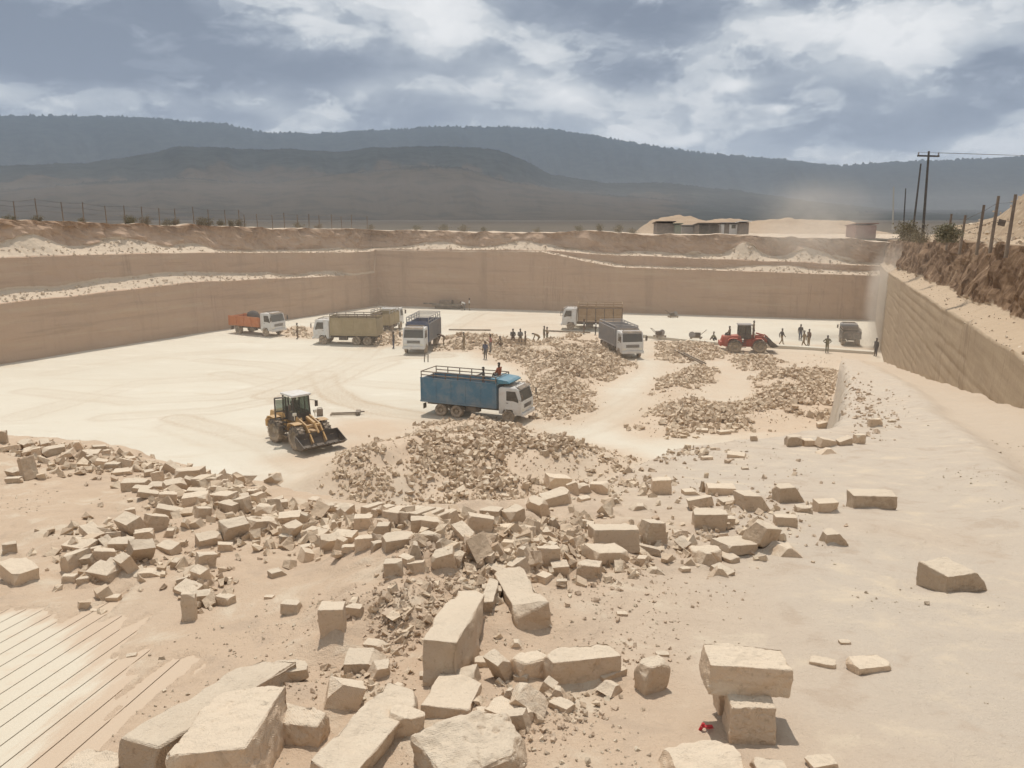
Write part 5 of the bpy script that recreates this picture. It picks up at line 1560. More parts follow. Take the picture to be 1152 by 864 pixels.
def truck(label, loc, rz, L=7.6, body='panel', paintm='blue', bh=1.75, cabm='white', axles=(0.18,), canopy=None, rails=None, tall=True, ribm='grey'):
    """forward is +X; the cab is forward control, the cargo body open-topped"""
    T = thing('lorry', label, 'lorry', loc, rz, 'lorries in the quarry')
    W = 2.35
    xf = L / 2
    cl = 1.75
    xb0, xb1 = -L / 2, xf - cl - 0.12
    zb = 1.05
    # chassis
    mb = MB()
    for s_ in (-1, 1): mb.box(((xb0 + xf) / 2 - 0.1, s_ * 0.42, 0.80), (L - 0.5, 0.10, 0.24))
    for k in range(5): mb.box((xb0 + 0.5 + k * (L - 1.4) / 4, 0, 0.80), (0.10, 0.9, 0.16))
    mb.box((0.3, 0.72, 0.68), (0.9, 0.42, 0.42)); mb.box((0.1, -0.72, 0.70), (1.0, 0.42, 0.36))
    for s_ in (-1, 1): mb.box((xb0 + 0.15, s_ * 0.85, 0.62), (0.04, 0.45, 0.42))
    mb.build('chassis', M['frame'], T, 0.02)
    # axles and wheels
    xs = [xf - 1.05] + [xb0 + L * a_ for a_ in axles]
    for i, x in enumerate(xs):
        for s_ in (-1, 1):
            wheel(T, x, s_ * (0.98 if i == 0 else 0.92), 0.46, 0.26 if i == 0 else 0.48, s_)
    # cab
    c0 = xf - cl
    mb = MB()
    prof = [(c0, 0.62), (c0, 2.48), (c0 + 0.12, 2.62), (xf - 0.45, 2.62), (xf - 0.28, 2.52), (xf - 0.02, 1.62), (xf, 1.5), (xf, 0.62), (xf - 0.55, 0.60), (xf - 0.72, 0.98), (xf - 1.38, 0.98), (xf - 1.52, 0.62)]
    mb.prism(prof, -W / 2 + 0.10, W / 2 - 0.10)
    cab = mb.build('cab', M[cabm], T, 0.035, True)
    mb = MB()
    n_ = Vector((0.96, 0, 0.277)).normalized() * 0.012
    a_, b_ = Vector((xf - 0.035, 0, 1.67)), Vector((xf - 0.25, 0, 2.42))
    ws = [a_ + n_ + Vector((0, -0.98, 0)), a_ + n_ + Vector((0, 0.98, 0)), b_ + n_ + Vector((0, 0.93, 0)), b_ + n_ + Vector((0, -0.93, 0))]
    mb.add(ws + [p - n_ * 1.5 for p in ws], [(0, 1, 2, 3), (7, 6, 5, 4), (0, 4, 5, 1), (1, 5, 6, 2), (2, 6, 7, 3), (3, 7, 4, 0)])
    mb.build('windscreen', M['glass'], cab)
    for s_ in (-1, 1):
        yv = s_ * (W / 2 - 0.10)
        mb = MB().prism([(c0 + 0.52, 0.70), (c0 + 0.52, 2.45), (xf - 0.42, 2.45), (xf - 0.14, 1.6), (xf - 0.14, 1.02), (xf - 0.5, 1.02), (xf - 0.62, 1.06), (xf - 1.2, 1.02), (xf - 1.2, 0.70)], yv - 0.012, yv + 0.012)
        dr_ = mb.build('door', M[cabm], T)
        y2 = yv + s_ * 0.02
        MB().prism([(c0 + 0.60, 1.66), (c0 + 0.60, 2.36), (xf - 0.48, 2.36), (xf - 0.25, 1.70), (xf - 0.25, 1.55), (xf - 0.6, 1.66)], y2 - 0.008, y2 + 0.008).build('side_window', M['glass'], dr_)
        MB().box((c0 + 0.66, y2, 1.48), (0.16, 0.03, 0.04)).build('handle', M['frame'], dr_)
        mb = MB().bar((xf - 0.2, yv, 2.30), (xf + 0.12, yv + s_ * 0.22, 2.30), 0.015).bar((xf - 0.2, yv, 1.75), (xf + 0.12, yv + s_ * 0.22, 1.75), 0.015).bar((xf + 0.12, yv + s_ * 0.22, 2.36), (xf + 0.12, yv + s_ * 0.22, 1.72), 0.015)
        mb.box((xf + 0.12, yv + s_ * 0.22, 2.02), (0.05, 0.20, 0.44))
        mb.build('mirror', M['frame'], T)
        mb = MB().lathe_y([(0, 0.0), (0, 0.11)], (0, 0, 0), 10)
        mb = MB().box((xf + 0.012, s_ * 0.80, 0.98), (0.03, 0.36, 0.20))
        mb.build('headlight', M['lamp'], T, 0.01)
    MB().box((xf + 0.06, 0, 0.70), (0.16, W - 0.16, 0.26)).build('bumper', M[cabm], T, 0.03)
    mb = MB()
    for k in range(4): mb.box((xf + 0.015, 0, 1.16 + 0.075 * k), (0.03, 1.3, 0.04))
    mb.build('grille', M['frame'], T)
    MB().box((xf - 0.30, 0, 2.60), (0.34, 1.9, 0.03), (0, 0.35, 0)).build('sun_visor', M['frame'], T)
    mb = MB()
    for s_ in (-1, 1): mb.bar((c0 + 0.2, s_ * 0.8, 2.74), (xf - 0.5, s_ * 0.8, 2.74), 0.02)
    for k in range(4): mb.bar((c0 + 0.2 + 0.33 * k, -0.8, 2.74), (c0 + 0.2 + 0.33 * k, 0.8, 2.74), 0.02)
    for s_ in (-1, 1):
        for xx in (c0 + 0.25, xf - 0.55): mb.bar((xx, s_ * 0.8, 2.60), (xx, s_ * 0.8, 2.74), 0.02)
    mb.build('roof_rack', M['rail'], T)
    # cargo body
    z1_ = zb + bh
    mb = MB()
    mb.box(((xb0 + xb1) / 2, 0, zb), (xb1 - xb0, W, 0.14))
    th = 0.06
    def side(y, sgn):
        if body == 'wood':
            nb = max(4, int(bh / 0.27))
            for k in range(nb): mb.box(((xb0 + xb1) / 2, y, zb + 0.12 + (k + 0.5) * (bh - 0.1) / nb), (xb1 - xb0, 0.045, (bh - 0.1) / nb - (0.035 if k % 2 else 0.012)))
        else:
            mb.box(((xb0 + xb1) / 2, y, zb + bh / 2 + 0.04), (xb1 - xb0, th, bh - 0.08))
    for s_ in (-1, 1): side(s_ * (W / 2 - 0.03), s_)
    mb.box((xb0 + 0.03, 0, zb + bh / 2 + 0.04), (th, W - 0.14, bh - 0.08)); mb.box((xb1 - 0.03, 0, zb + bh / 2 + 0.04 + (0.12 if tall else 0.0)), (th, W - 0.14, bh - 0.08 + (0.24 if tall else 0.0)))
    bd = mb.build('cargo_body', M[paintm], T, 0.008)
    mb = MB()
    step_ = {'ribbed': 0.42, 'wood': 0.95, 'tipper': 1.0}.get(body, 1.15)
    nr_ = int((xb1 - xb0) / step_)
    for k in range(nr_ + 1):
        x = xb0 + 0.06 + k * (xb1 - xb0 - 0.12) / nr_
        for s_ in (-1, 1):
            mb.box((x, s_ * (W / 2 + (0.035 if body != 'panel' else 0.014)), zb + bh / 2), (0.09, 0.07 if body != 'panel' else 0.028, bh))
    for s_ in (-1, 1):
        mb.box(((xb0 + xb1) / 2, s_ * (W / 2 + 0.01), zb + 0.02), (xb1 - xb0 + 0.02, 0.10, 0.12)); mb.box(((xb0 + xb1) / 2, s_ * (W / 2 - 0.02), z1_ + 0.03), (xb1 - xb0 + 0.02, 0.10, 0.06))
    mb.build('body_frame', M[{'wood': 'rail', 'ribbed': ribm}.get(body, paintm)], bd, 0.006)
    if rails:
        mb = MB()
        hr = rails[0]
        n_ = int((xb1 - xb0) / 1.0)
        for s_ in (-1, 1):
            yv = s_ * (W / 2 - 0.05)
            for k in range(n_ + 1):
                x = xb0 + 0.06 + k * (xb1 - xb0 - 0.12) / n_
                mb.bar((x, yv, z1_), (x, yv, z1_ + hr), 0.042)
            for q in ((1.0,) if hr < 0.4 else (0.5, 1.0)): mb.bar((xb0 + 0.04, yv, z1_ + hr * q), (xb1 - 0.04, yv, z1_ + hr * q), 0.040)
        for x in (xb0 + 0.06, xb1 - 0.06): mb.bar((x, -W / 2 + 0.05, z1_ + hr), (x, W / 2 - 0.05, z1_ + hr), 0.040)
        if rails[1]:
            for k in range(1, n_): mb.bar((xb0 + 0.06 + k * (xb1 - xb0 - 0.12) / n_, -W / 2 + 0.05, z1_ + hr), (xb0 + 0.06 + k * (xb1 - xb0 - 0.12) / n_, W / 2 - 0.05, z1_ + hr), 0.036)
        mb.build('top_rail', M[rails[2]], T)
    if canopy:
        mb = MB().prism([(xb1 - 0.5, z1_ - 0.1), (xb1 - 0.5, z1_ + 0.42), (xb1 + 0.75, z1_ + 0.30), (xb1 + 0.95, z1_ + 0.16), (xb1 + 0.9, z1_ + 0.08), (xb1 + 0.1, z1_ + 0.02), (xb1 + 0.02, z1_ - 0.1)], -W / 2 + 0.12, W / 2 - 0.12)
        mb.build('cab_canopy', M[canopy], T, 0.03, True)
    return T, (xb0, xb1, zb, z1_, W)


def face(pa, pb):
    """position and heading of a vehicle whose ground line runs from pixel pa (rear) to pixel pb (front)"""
    a, b_ = at_z(*pa), at_z(*pb)
    d = b_ - a
    return (a + b_) / 2, math.atan2(d.y, d.x), d.length


def lay(c, add=0.0): return Vector((c.x, c.y + add, float(FL(c.x, c.y + add))))


# bright blue lorry, broadside in the middle of the floor
c, a, L = face((486, 467), (588, 478))
BT, BD = truck('bright blue open-topped lorry with pipe rails parked behind the big rubble heap', lay(c, 1.1), a, 7.9, 'panel', 'blue', 1.75, 'white', (0.20, 0.36), 'teal', (0.52, False, 'rail'))
BT.scale = (0.94, 0.94, 0.90)
mb = MB().box((BD[0] / 2 + BD[1] / 2, 0, BD[2] + 0.45), (BD[1] - BD[0] - 0.2, BD[4] - 0.2, 0.8))
o = mb.build('stone_load', m_rubmass, BT); tag(o, kind='stuff')
# its load of stones shows as loose pieces on top of the packed layer
gg = np.random.default_rng(77)
nst = 170
lp = np.stack([gg.uniform(BD[0] + 0.45, BD[1] - 1.0, nst), gg.uniform(-0.72, 0.72, nst), BD[2] + 0.85 + gg.uniform(0, 0.25, nst)], 1)
v, q = stone_soup(nst, 71, 0.5)
v = rot_all(v, gg) * gg.uniform(0.25, 0.5, nst)[:, None, None] + lp[:, None, :]
f = (np.arange(nst)[:, None, None] * 8 + q[None]).reshape(-1, 4)
me = np_mesh('load_stones', np.concatenate([np.array([v_.co[:] for v_ in o.data.vertices]), v.reshape(-1, 3)]), np.concatenate([np.array([p_.vertices[:] for p_ in o.data.polygons]), f + len(o.data.vertices)]), m_rubmass)
o.data = me

c, a, L = face((258, 375), (318, 379))
truck('orange dropside lorry with a white cab standing under the left quarry face', lay(c, 0.9), a - 0.12, 6.7, 'tipper', 'orange', 1.0, 'white', (0.2,), None, None, False)
OT = [o for o in COL.objects if o.name.startswith('lorry')][-1]
c, a, L = face((424, 389), (357, 387))
truck('tan high-sided lorry with a white cab facing left near the tall left face', lay(c, 1.0), a + 0.06, 7.0, 'panel', 'tan', 1.75, 'white', (0.16, 0.33), None, (0.42, False, 'rail'))
c, a, L = face((486, 384), (462, 403))
truck('navy blue rib-sided lorry with a white cab facing the camera between the stone stacks', lay(c, 0.3), a - 0.02, 7.6, 'ribbed', 'navy', 1.75, 'white', (0.18,), None, (0.65, True, 'grey'))
c, a, L = face((696, 372), (638, 371))
truck('plank-sided brown lorry with a white cab parked farthest away near the back face', lay(c, 0.8), a, 7.2, 'wood', 'wood', 1.6, 'white', (0.18,), None, (0.55, False, 'wood'))
c, a, L = face((684, 389), (716, 409))
truck('grey rib-sided lorry with a white cab nosing down past the middle rubble heap', lay(c, 0.6), a + 0.04, 7.4, 'ribbed', 'grey', 1.6, 'white', (0.18, 0.34), None, (0.30, True, 'grey'), True, 'tin')
c, a, L = face((425, 377), (443, 372))
truck('pale lorry seen behind the tan one with only its cab end showing', lay(c, 1.8), a + 0.15, 5.2, 'panel', 'tan', 1.2, 'white', (0.2,), None, (0.5, False, 'whiterail'))
c, a, L = face((963, 393), (966, 388))
truck('dark lorry seen from behind in the dust at the foot of the right-hand face', lay(c, 2.2), R(74), 5.0, 'panel', 'frame', 0.85, 'grey', (0.2,), None, (0.35, True, 'rail'))[0].scale = (0.78, 0.78, 0.78)


def loader(label, loc, rz, paintm, bucket_lift=0.0, glassm='greenglass', roofm='white', curl=0.0, door_open=False):
    """articulated wheel loader, forward +X"""
    T = thing('wheel_loader', label, 'wheel loader', loc, rz, 'wheel loaders in the quarry')
    r_ = 0.74
    for x in (-1.35, 1.35):
        for s_ in (-1, 1): wheel(T, x, s_ * 0.92, r_, 0.52, s_, True)
    mb = MB()
    mb.prism([(-2.75, 0.75), (-2.80, 1.15), (-2.62, 1.80), (-0.75, 1.92), (-0.55, 1.5), (-0.55, 0.75), (-1.0, 0.55), (-2.3, 0.6)], -0.62, 0.62)
    eng = mb.build('engine_hood', M[paintm], T, 0.05, True)
    mb = MB()
    for k in range(6): mb.box((-2.0 + 0.16 * k, 0.625, 1.45), (0.08, 0.02, 0.4)); mb.box((-2.0 + 0.16 * k, -0.625, 1.45), (0.08, 0.02, 0.4))
    mb.build('vent', M['steel'], eng)
    MB().bar((-1.75, 0.25, 1.85), (-1.75, 0.25, 2.55), 0.06, 10).build('exhaust_pipe', M['steel'], T)
    MB().box((-2.85, 0, 0.95), (0.25, 1.7, 0.5)).build('counterweight', M[paintm], T, 0.06)
    # front frame
    mb = MB()
    for s_ in (-1, 1): mb.prism([(-0.45, 0.60), (-0.45, 1.0), (0.55, 1.75), (0.95, 1.85), (1.05, 1.55), (1.9, 1.0), (1.9, 0.62)], s_ * 0.36 - 0.05, s_ * 0.36 + 0.05)
    mb.box((0.75, 0, 0.85), (2.2, 0.7, 0.5)); mb.box((0.1, 0, 1.2), (0.7, 0.66, 0.5))
    mb.build('front_frame', M[paintm], T, 0.02)
    for x, nm in ((-1.35, 'rear'), (1.35, 'front')):
        for s_ in (-1, 1):
            mb = MB().prism([(x - 0.74, 1.36), (x - 0.58, 1.56), (x - 0.2, 1.62), (x + 0.22, 1.58), (x + 0.24, 1.62), (x - 0.2, 1.66), (x - 0.62, 1.60), (x - 0.78, 1.38)], s_ * 0.92 - 0.27, s_ * 0.92 + 0.27)
            mb.build('mudguard', M[paintm], T)
    for x in (-1.35, 1.35): MB().bar((x, -0.75, r_), (x, 0.75, r_), 0.16, 10).build('axle', M['steel'], T)
    # cab
    mb = MB()
    x0, x1, yh, z0, z1_ = -0.95, 0.45, 0.62, 1.55, 3.05
    mb.box(((x0 + x1) / 2, 0, z0 + 0.06), (x1 - x0, 2 * yh, 0.12))
    for x, xt in ((x0 + 0.05, x0 + 0.05), (x1 - 0.02, x1 - 0.15)):
        for s_ in (-1, 1): mb.bar((x, s_ * (yh - 0.04), z0), (xt, s_ * (yh - 0.06), z1_), 0.055, 6)
    mb.bar((x0 + 0.75, yh - 0.04, z0), (x0 + 0.75, yh - 0.06, z1_), 0.04); mb.bar((x0 + 0.75, -yh + 0.04, z0), (x0 + 0.75, -yh + 0.06, z1_), 0.04)
    for s_ in (-1, 1): mb.box(((x0 + x1) / 2, s_ * (yh - 0.05), z0 + 0.30), (x1 - x0 - 0.1, 0.04, 0.42))
    mb.box((x1 - 0.04, 0, z0 + 0.26), (0.04, 2 * yh - 0.1, 0.35)); mb.box((x0 + 0.05, 0, z0 + 0.40), (0.04, 2 * yh - 0.1, 0.7))
    cab = mb.build('cab', M['steel'], T, 0.01)
    mb = MB().box(((x0 + x1) / 2 - 0.02, 0, z1_ + 0.07), (x1 - x0 + 0.16, 2 * yh + 0.12, 0.14))
    mb.build('roof', M[roofm], cab, 0.05, True)
    n_ = Vector((0, 0, 0))
    mb = MB(); a_ = Vector((x1 - 0.02, 0, z0 + 0.45)); b_ = Vector((x1 - 0.13, 0, z1_ - 0.04))
    ws = [a_ + Vector((0, -0.54, 0)), a_ + Vector((0, 0.54, 0)), b_ + Vector((0, 0.52, 0)), b_ + Vector((0, -0.52, 0))]
    mb.add(ws + [p - Vector((0.02, 0, 0)) for p in ws], [(0, 1, 2, 3), (7, 6, 5, 4), (0, 4, 5, 1), (1, 5, 6, 2), (2, 6, 7, 3), (3, 7, 4, 0)])
    mb.build('windscreen', M[glassm], cab)
    for s_ in (-1, 1):
        MB().box((x0 + 0.40, s_ * (yh - 0.05), (z0 + z1_) / 2 + 0.22), (0.60, 0.02, 0.92)).build('side_window', M[glassm], cab)
        MB().box((x0 + 1.02, s_ * (yh - 0.05), (z0 + z1_) / 2 + 0.22), (0.42, 0.02, 0.92)).build('side_window', M[glassm], cab)
        mb = MB().bar((x1 - 0.1, s_ * yh, z1_ - 0.3), (x1 + 0.15, s_ * (yh + 0.30), z1_ - 0.35), 0.018); mb.box((x1 + 0.15, s_ * (yh + 0.32), z1_ - 0.55), (0.05, 0.2, 0.36))
        mb.build('mirror', M['steel'], T)
        mb = MB().bar((0.75, s_ * 0.72, 1.70), (0.75, s_ * 0.72, 2.02), 0.03); mb.box((0.78, s_ * 0.72, 2.08), (0.14, 0.22, 0.18))
        mb.build('headlight', M['lamp'], T, 0.01)
        mb = MB()
        for k in range(4): mb.box((-0.35, s_ * 0.80, 0.60 + 0.27 * k), (0.42, 0.20, 0.04))
        mb.bar((-0.55, s_ * 0.88, 0.55), (-0.55, s_ * 0.80, 1.55), 0.02); mb.bar((-0.15, s_ * 0.88, 0.55), (-0.15, s_ * 0.80, 1.55), 0.02)
        mb.build('step', M['steel'], T)
    if door_open:
        mb = MB()
        dx, dy = -0.42, -yh - 0.02
        for a_, b_ in (((dx, dy, z0 + 0.05), (dx, dy, z1_ - 0.1)), ((dx - 0.25, dy - 0.62, z0 + 0.05), (dx - 0.25, dy - 0.62, z1_ - 0.1)), ((dx, dy, z1_ - 0.1), (dx - 0.25, dy - 0.62, z1_ - 0.1)), ((dx, dy, z0 + 0.05), (dx - 0.25, dy - 0.62, z0 + 0.05)), ((dx, dy, z0 + 0.55), (dx - 0.25, dy - 0.62, z0 + 0.55))):
            mb.bar(a_, b_, 0.05, 6)
        dr_ = mb.build('door', M['steel'], T)
        MB().box((dx - 0.125, dy - 0.31, z0 + 0.92), (0.02, 0.55, 0.75), (0, 0, -0.383)).build('door_pane', M[glassm], dr_)
    # lift arms and bucket
    bz = bucket_lift
    E = Vector((2.35, 0, 0.55 + bz))
    for s_ in (-1, 1):
        y = s_ * 0.46
        knee = Vector((1.65, y, 1.40 + 0.6 * bz))
        mb = MB()
        for p0, p1 in ((Vector((0.55, y, 1.72)), knee), (knee, Vector((E.x, y, E.z)))):
            d = p1 - p0
            mb.box((p0 + p1) / 2, (d.length + 0.12, 0.10, 0.30), (0, -math.atan2(d.z, d.x), 0))
        mb.build('lift_arm', M[paintm], T, 0.02)
        mb = MB().bar((0.55, s_ * 0.28, 1.05), (1.15, s_ * 0.32, 1.25 + 0.4 * bz), 0.08, 8); mb.bar((1.15, s_ * 0.32, 1.25 + 0.4 * bz), (1.62, s_ * 0.36, 1.36 + 0.6 * bz), 0.045, 8)
        mb.build('lift_cylinder', M['steel'], T)
    mb = MB().box((1.45, 0, 1.72 + 0.55 * bz), (0.95, 0.16, 0.16), (0, 0.25, 0)); mb.bar((1.9, 0, 1.62 + bz * 0.7), (2.35, 0, 1.10 + bz), 0.07, 8)
    mb.box((1.75, 0, 1.45 + 0.6 * bz), (0.2, 0.9, 0.16))
    mb.build('bucket_linkage', M[paintm], T, 0.015)
    # bucket: curved shell between two cheeks, open to the front
    mb = MB()
    arc = [(3.05, 0.03), (2.55, 0.06), (2.30, 0.22), (2.22, 0.52), (2.28, 0.85), (2.48, 1.12)]
    def bk(p): 
        x, z = p[0] - 2.3, p[1] - 0.5
        c_, s2 = math.cos(curl), math.sin(curl)
        return (2.3 + x * c_ - z * s2, 0.5 + x * s2 + z * c_ + bz)
    out = [bk(p) for p in arc]
    inn = [bk((p[0] + (0.0 if i == 0 else 0.035), p[1] + (0.03 if i < 3 else 0.0))) for i, p in enumerate(arc)]
    bw = 1.48
    n_ = len(arc)
    for i in range(n_ - 1):
        pts = [out[i], out[i + 1], inn[i + 1], inn[i]]
        mb.prism(pts, -bw, bw)
    for s_ in (-1, 1): mb.prism(out, s_ * bw - 0.025, s_ * bw + 0.025)
    for k in range(8): mb.box((*[bk((3.10, 0.035))[0]], -bw + 0.14 + k * (2 * bw - 0.28) / 7, bk((3.10, 0.035))[1]), (0.22, 0.07, 0.05))
    mb.build('bucket', M['steel'], T, 0.006)
    return T


c = at_z(335, 502)
YL = loader('dusty yellow wheel loader with an empty dark bucket lowered on the pale quarry floor', lay(c, 0.6), R(-46), 'yellow', 0.0, 'greenglass', 'white', 0.62, True)
YL.scale = (0.93, 0.93, 0.95)
c = at_z(842, 397)
RL = loader('red wheel loader with its bucket to the right among the far rubble', lay(c, 1.0), R(-7), 'red', 0.55, 'glass', 'grey', 0.3)
RL.scale = (0.90, 0.90, 0.88)

# ================================================================== PEOPLE
def skel(pose):
    """joints for a 1.72 m figure, facing +X"""
    J = dict(pel=(0, 0, 0.93), wai=(0, 0, 1.06), che=(0.01, 0, 1.28), nek=(0.0, 0, 1.46), hd0=(0.02, 0, 1.56), hd1=(0.025, 0, 1.68))
    for s_, k in ((1, 'l'), (-1, 'r')):
        J.update({k + 'hip': (0, s_ * 0.09, 0.90), k + 'kne': (0.02, s_ * 0.10, 0.49), k + 'ank': (0, s_ * 0.10, 0.08), k + 'toe': (0.17, s_ * 0.12, 0.035), k + 'sho': (0, s_ * 0.19, 1.40), k + 'elb': (-0.02, s_ * 0.25, 1.12), k + 'wri': (0.05, s_ * 0.25, 0.88)})
    if pose == 'walk':
        J.update(lkne=(0.17, 0.10, 0.52), lank=(0.25, 0.10, 0.10), ltoe=(0.41, 0.11, 0.08), rkne=(-0.05, -0.10, 0.50), rank=(-0.30, -0.10, 0.16), rtoe=(-0.17, -0.11, 0.04), lelb=(-0.16, 0.24, 1.15), lwri=(-0.14, 0.25, 0.92), relb=(0.10, -0.25, 1.14), rwri=(0.24, -0.22, 0.96))
    if pose == 'bend':
        J.update(wai=(0.10, 0, 1.02), che=(0.30, 0, 1.14), nek=(0.46, 0, 1.20), hd0=(0.55, 0, 1.20), hd1=(0.64, 0, 1.16), lsho=(0.40, 0.19, 1.16), rsho=(0.40, -0.19, 1.16), lelb=(0.46, 0.22, 0.88), relb=(0.46, -0.22, 0.88), lwri=(0.56, 0.14, 0.64), rwri=(0.56, -0.14, 0.64), lkne=(0.12, 0.12, 0.49), rkne=(0.10, -0.12, 0.49), pel=(-0.08, 0, 0.90), lhip=(-0.07, 0.09, 0.88), rhip=(-0.07, -0.09, 0.88))
    if pose == 'sit':
        dz = -0.48
        for k, v in list(J.items()):
            if k[1:] not in ('kne', 'ank', 'toe'): J[k] = (v[0], v[1], v[2] + dz)
        J.update(lkne=(0.42, 0.13, 0.47), rkne=(0.42, -0.13, 0.47), lank=(0.45, 0.12, 0.08), rank=(0.45, -0.12, 0.08), ltoe=(0.61, 0.13, 0.035), rtoe=(0.61, -0.13, 0.035), lelb=(0.10, 0.25, 0.66), relb=(0.10, -0.25, 0.66), lwri=(0.32, 0.16, 0.58), rwri=(0.32, -0.16, 0.58))
    if pose == 'squat':
        dz = -0.60
        for k, v in list(J.items()):
            if k[1:] not in ('kne', 'ank', 'toe'): J[k] = (v[0] + (0.12 if v[2] > 1.2 else 0), v[1], v[2] + dz)
        J.update(pel=(-0.16, 0, 0.34), wai=(-0.06, 0, 0.46), lhip=(-0.14, 0.10, 0.33), rhip=(-0.14, -0.10, 0.33), lkne=(0.24, 0.16, 0.50), rkne=(0.24, -0.16, 0.50), lank=(0.02, 0.13, 0.08), rank=(0.02, -0.13, 0.08), lelb=(0.32, 0.20, 0.58), relb=(0.32, -0.20, 0.58), lwri=(0.46, 0.10, 0.38), rwri=(0.46, -0.10, 0.38))
    if pose == 'hips':
        J.update(lelb=(-0.06, 0.40, 1.18), relb=(-0.06, -0.40, 1.18), lwri=(0.05, 0.20, 1.02), rwri=(0.05, -0.20, 1.02))
    if pose == 'reach':
        J.update(lelb=(0.24, 0.22, 1.30), lwri=(0.48, 0.18, 1.22), relb=(0.22, -0.22, 1.26), rwri=(0.44, -0.16, 1.14))
    return J


RAD = dict(pel=0.150, wai=0.140, che=0.165, nek=0.060, hd0=0.088, hd1=0.098, hip=0.112, kne=0.074, ank=0.052, toe=0.046, sho=0.082, elb=0.054, wri=0.036)


def person(label, loc, rz, pose, shirt, trousers, group='quarry workers', h=1.0, cap=None, base=0.0):
    J = skel(pose)
    P_ = {k: Vector(v) for k, v in J.items()}
    chain = [('pel', 'wai'), ('wai', 'che'), ('che', 'nek'), ('nek', 'hd0'), ('hd0', 'hd1')]
    for k in 'lr': chain += [('pel', k + 'hip'), (k + 'hip', k + 'kne'), (k + 'kne', k + 'ank'), (k + 'ank', k + 'toe'), ('che', k + 'sho'), (k + 'sho', k + 'elb'), (k + 'elb', k + 'wri')]
    names = list(P_)
    verts = [P_[n_] for n_ in names]
    rad = [RAD.get(n_, RAD.get(n_[1:], 0.05)) for n_ in names]
    edges = [(names.index(a_), names.index(b_)) for a_, b_ in chain]
    roots = [names.index('pel')]
    # hands: palm, four curled fingers of different lengths and a thumb off the side of the palm
    for k, s_ in (('l', 1), ('r', -1)):
        d = (P_[k + 'wri'] - P_[k + 'elb']).normalized()
        sd_ = Vector((1, 0, 0)) if abs(d.x) < 0.8 else Vector((0, 0, 1))
        sd_ = (sd_ - d * sd_.dot(d)).normalized()
        inw = d.cross(sd_) * (1 if d.cross(sd_).y * s_ < 0 else -1)
        palm = P_[k + 'wri'] + d * 0.075
        verts.append(palm); rad.append(0.030); pi_ = len(verts) - 1
        edges.append((names.index(k + 'wri'), pi_))
        for q, ln in enumerate((0.070, 0.080, 0.075, 0.060)):
            b0 = P_[k + 'wri'] + d * 0.07 + sd_ * (0.027 - 0.018 * q)
            b1 = b0 + d * ln * 0.6 + inw * 0.006; b2 = b1 + d * ln * 0.35 + inw * ln * 0.35
            i0 = len(verts); verts += [b0, b1, b2]; rad += [0.0095, 0.009, 0.008]; edges += [(i0, i0 + 1), (i0 + 1, i0 + 2)]; roots.append(i0)
        b0 = P_[k + 'wri'] + d * 0.03 + sd_ * 0.02
        i0 = len(verts); verts += [b0, b0 + sd_ * 0.03 + d * 0.03 + inw * 0.01, b0 + sd_ * 0.036 + d * 0.06 + inw * 0.02]; rad += [0.012, 0.010, 0.009]; edges += [(i0, i0 + 1), (i0 + 1, i0 + 2)]; roots.append(i0)
    hd = P_['hd1']; fw = Vector((1, 0, 0)) if pose != 'bend' else Vector((0.75, 0, -0.66))
    up_ = Vector((0, 0, 1)) if pose != 'bend' else Vector((0.66, 0, 0.75))
    for off, r_ in ((fw * 0.092 - up_ * 0.035, 0.016), (fw * 0.085 - up_ * 0.08, 0.014), (Vector((0, 0.09, 0)) - up_ * 0.03, 0.016), (Vector((0, -0.09, 0)) - up_ * 0.03, 0.016)):
        i0 = len(verts); verts += [hd + off * 0.8, hd + off * 1.08]; rad += [r_ * 1.3, r_]; edges.append((i0, i0 + 1)); roots.append(i0)
    me = bpy.data.meshes.new('person_skel')
    me.from_pydata(verts, edges, [])
    o = bpy.data.objects.new('person', me)
    link(o)
    md = o.modifiers.new('skin', 'SKIN'); md.use_smooth_shade = True
    for i, sv in enumerate(me.skin_vertices[0].data):
        sv.radius = (rad[i], rad[i]); sv.use_root = i in roots
    o.modifiers.new('sub', 'SUBSURF').levels = 1
    dg = bpy.context.evaluated_depsgraph_get()
    ev = o.evaluated_get(dg)
    m2 = bpy.data.meshes.new_from_object(ev)
    o.modifiers.clear()
    o.data = m2
    m2.name = 'person'
    m2.materials.clear()
    for m_ in (SKIN, CL[shirt], CL[trousers], CL['dark']): m2.materials.append(m_)
    segs = [(P_[a_], P_[b_], a_, b_) for a_, b_ in chain]
    for pl in m2.polygons:
        cpt = Vector(pl.center)
        best, bs, bt = 9, None, 0
        for a_, b_, na, nb in segs:
            d = b_ - a_
            t_ = max(0, min(1, (cpt - a_).dot(d) / d.length_squared))
            di = (cpt - a_ - d * t_).length - 0.5 * (RAD.get(na, RAD.get(na[1:], .05)) * (1 - t_) + RAD.get(nb, RAD.get(nb[1:], .05)) * t_)
            if di < best: best, bs, bt = di, (na, nb), t_
        na, nb = bs
        mi = 0
        if nb in ('wai', 'che') or nb.endswith('sho') or (nb == 'nek' and bt < 0.55): mi = 1 if not (nb == 'wai' and bt < 0.35) else 2
        elif nb.endswith('elb'): mi = 1
        elif nb.endswith('wri'): mi = 1 if bt < 0.25 else 0
        elif nb.endswith('hip') or nb.endswith('kne'): mi = 2
        elif nb.endswith('ank'): mi = 2 if bt < 0.85 else 3
        elif nb.endswith('toe'): mi = 3
        pl.material_index = mi
        pl.use_smooth = True
    # hair or cap
    bm = bmesh.new()
    bmesh.ops.create_uvsphere(bm, u_segments=12, v_segments=8, radius=0.104)
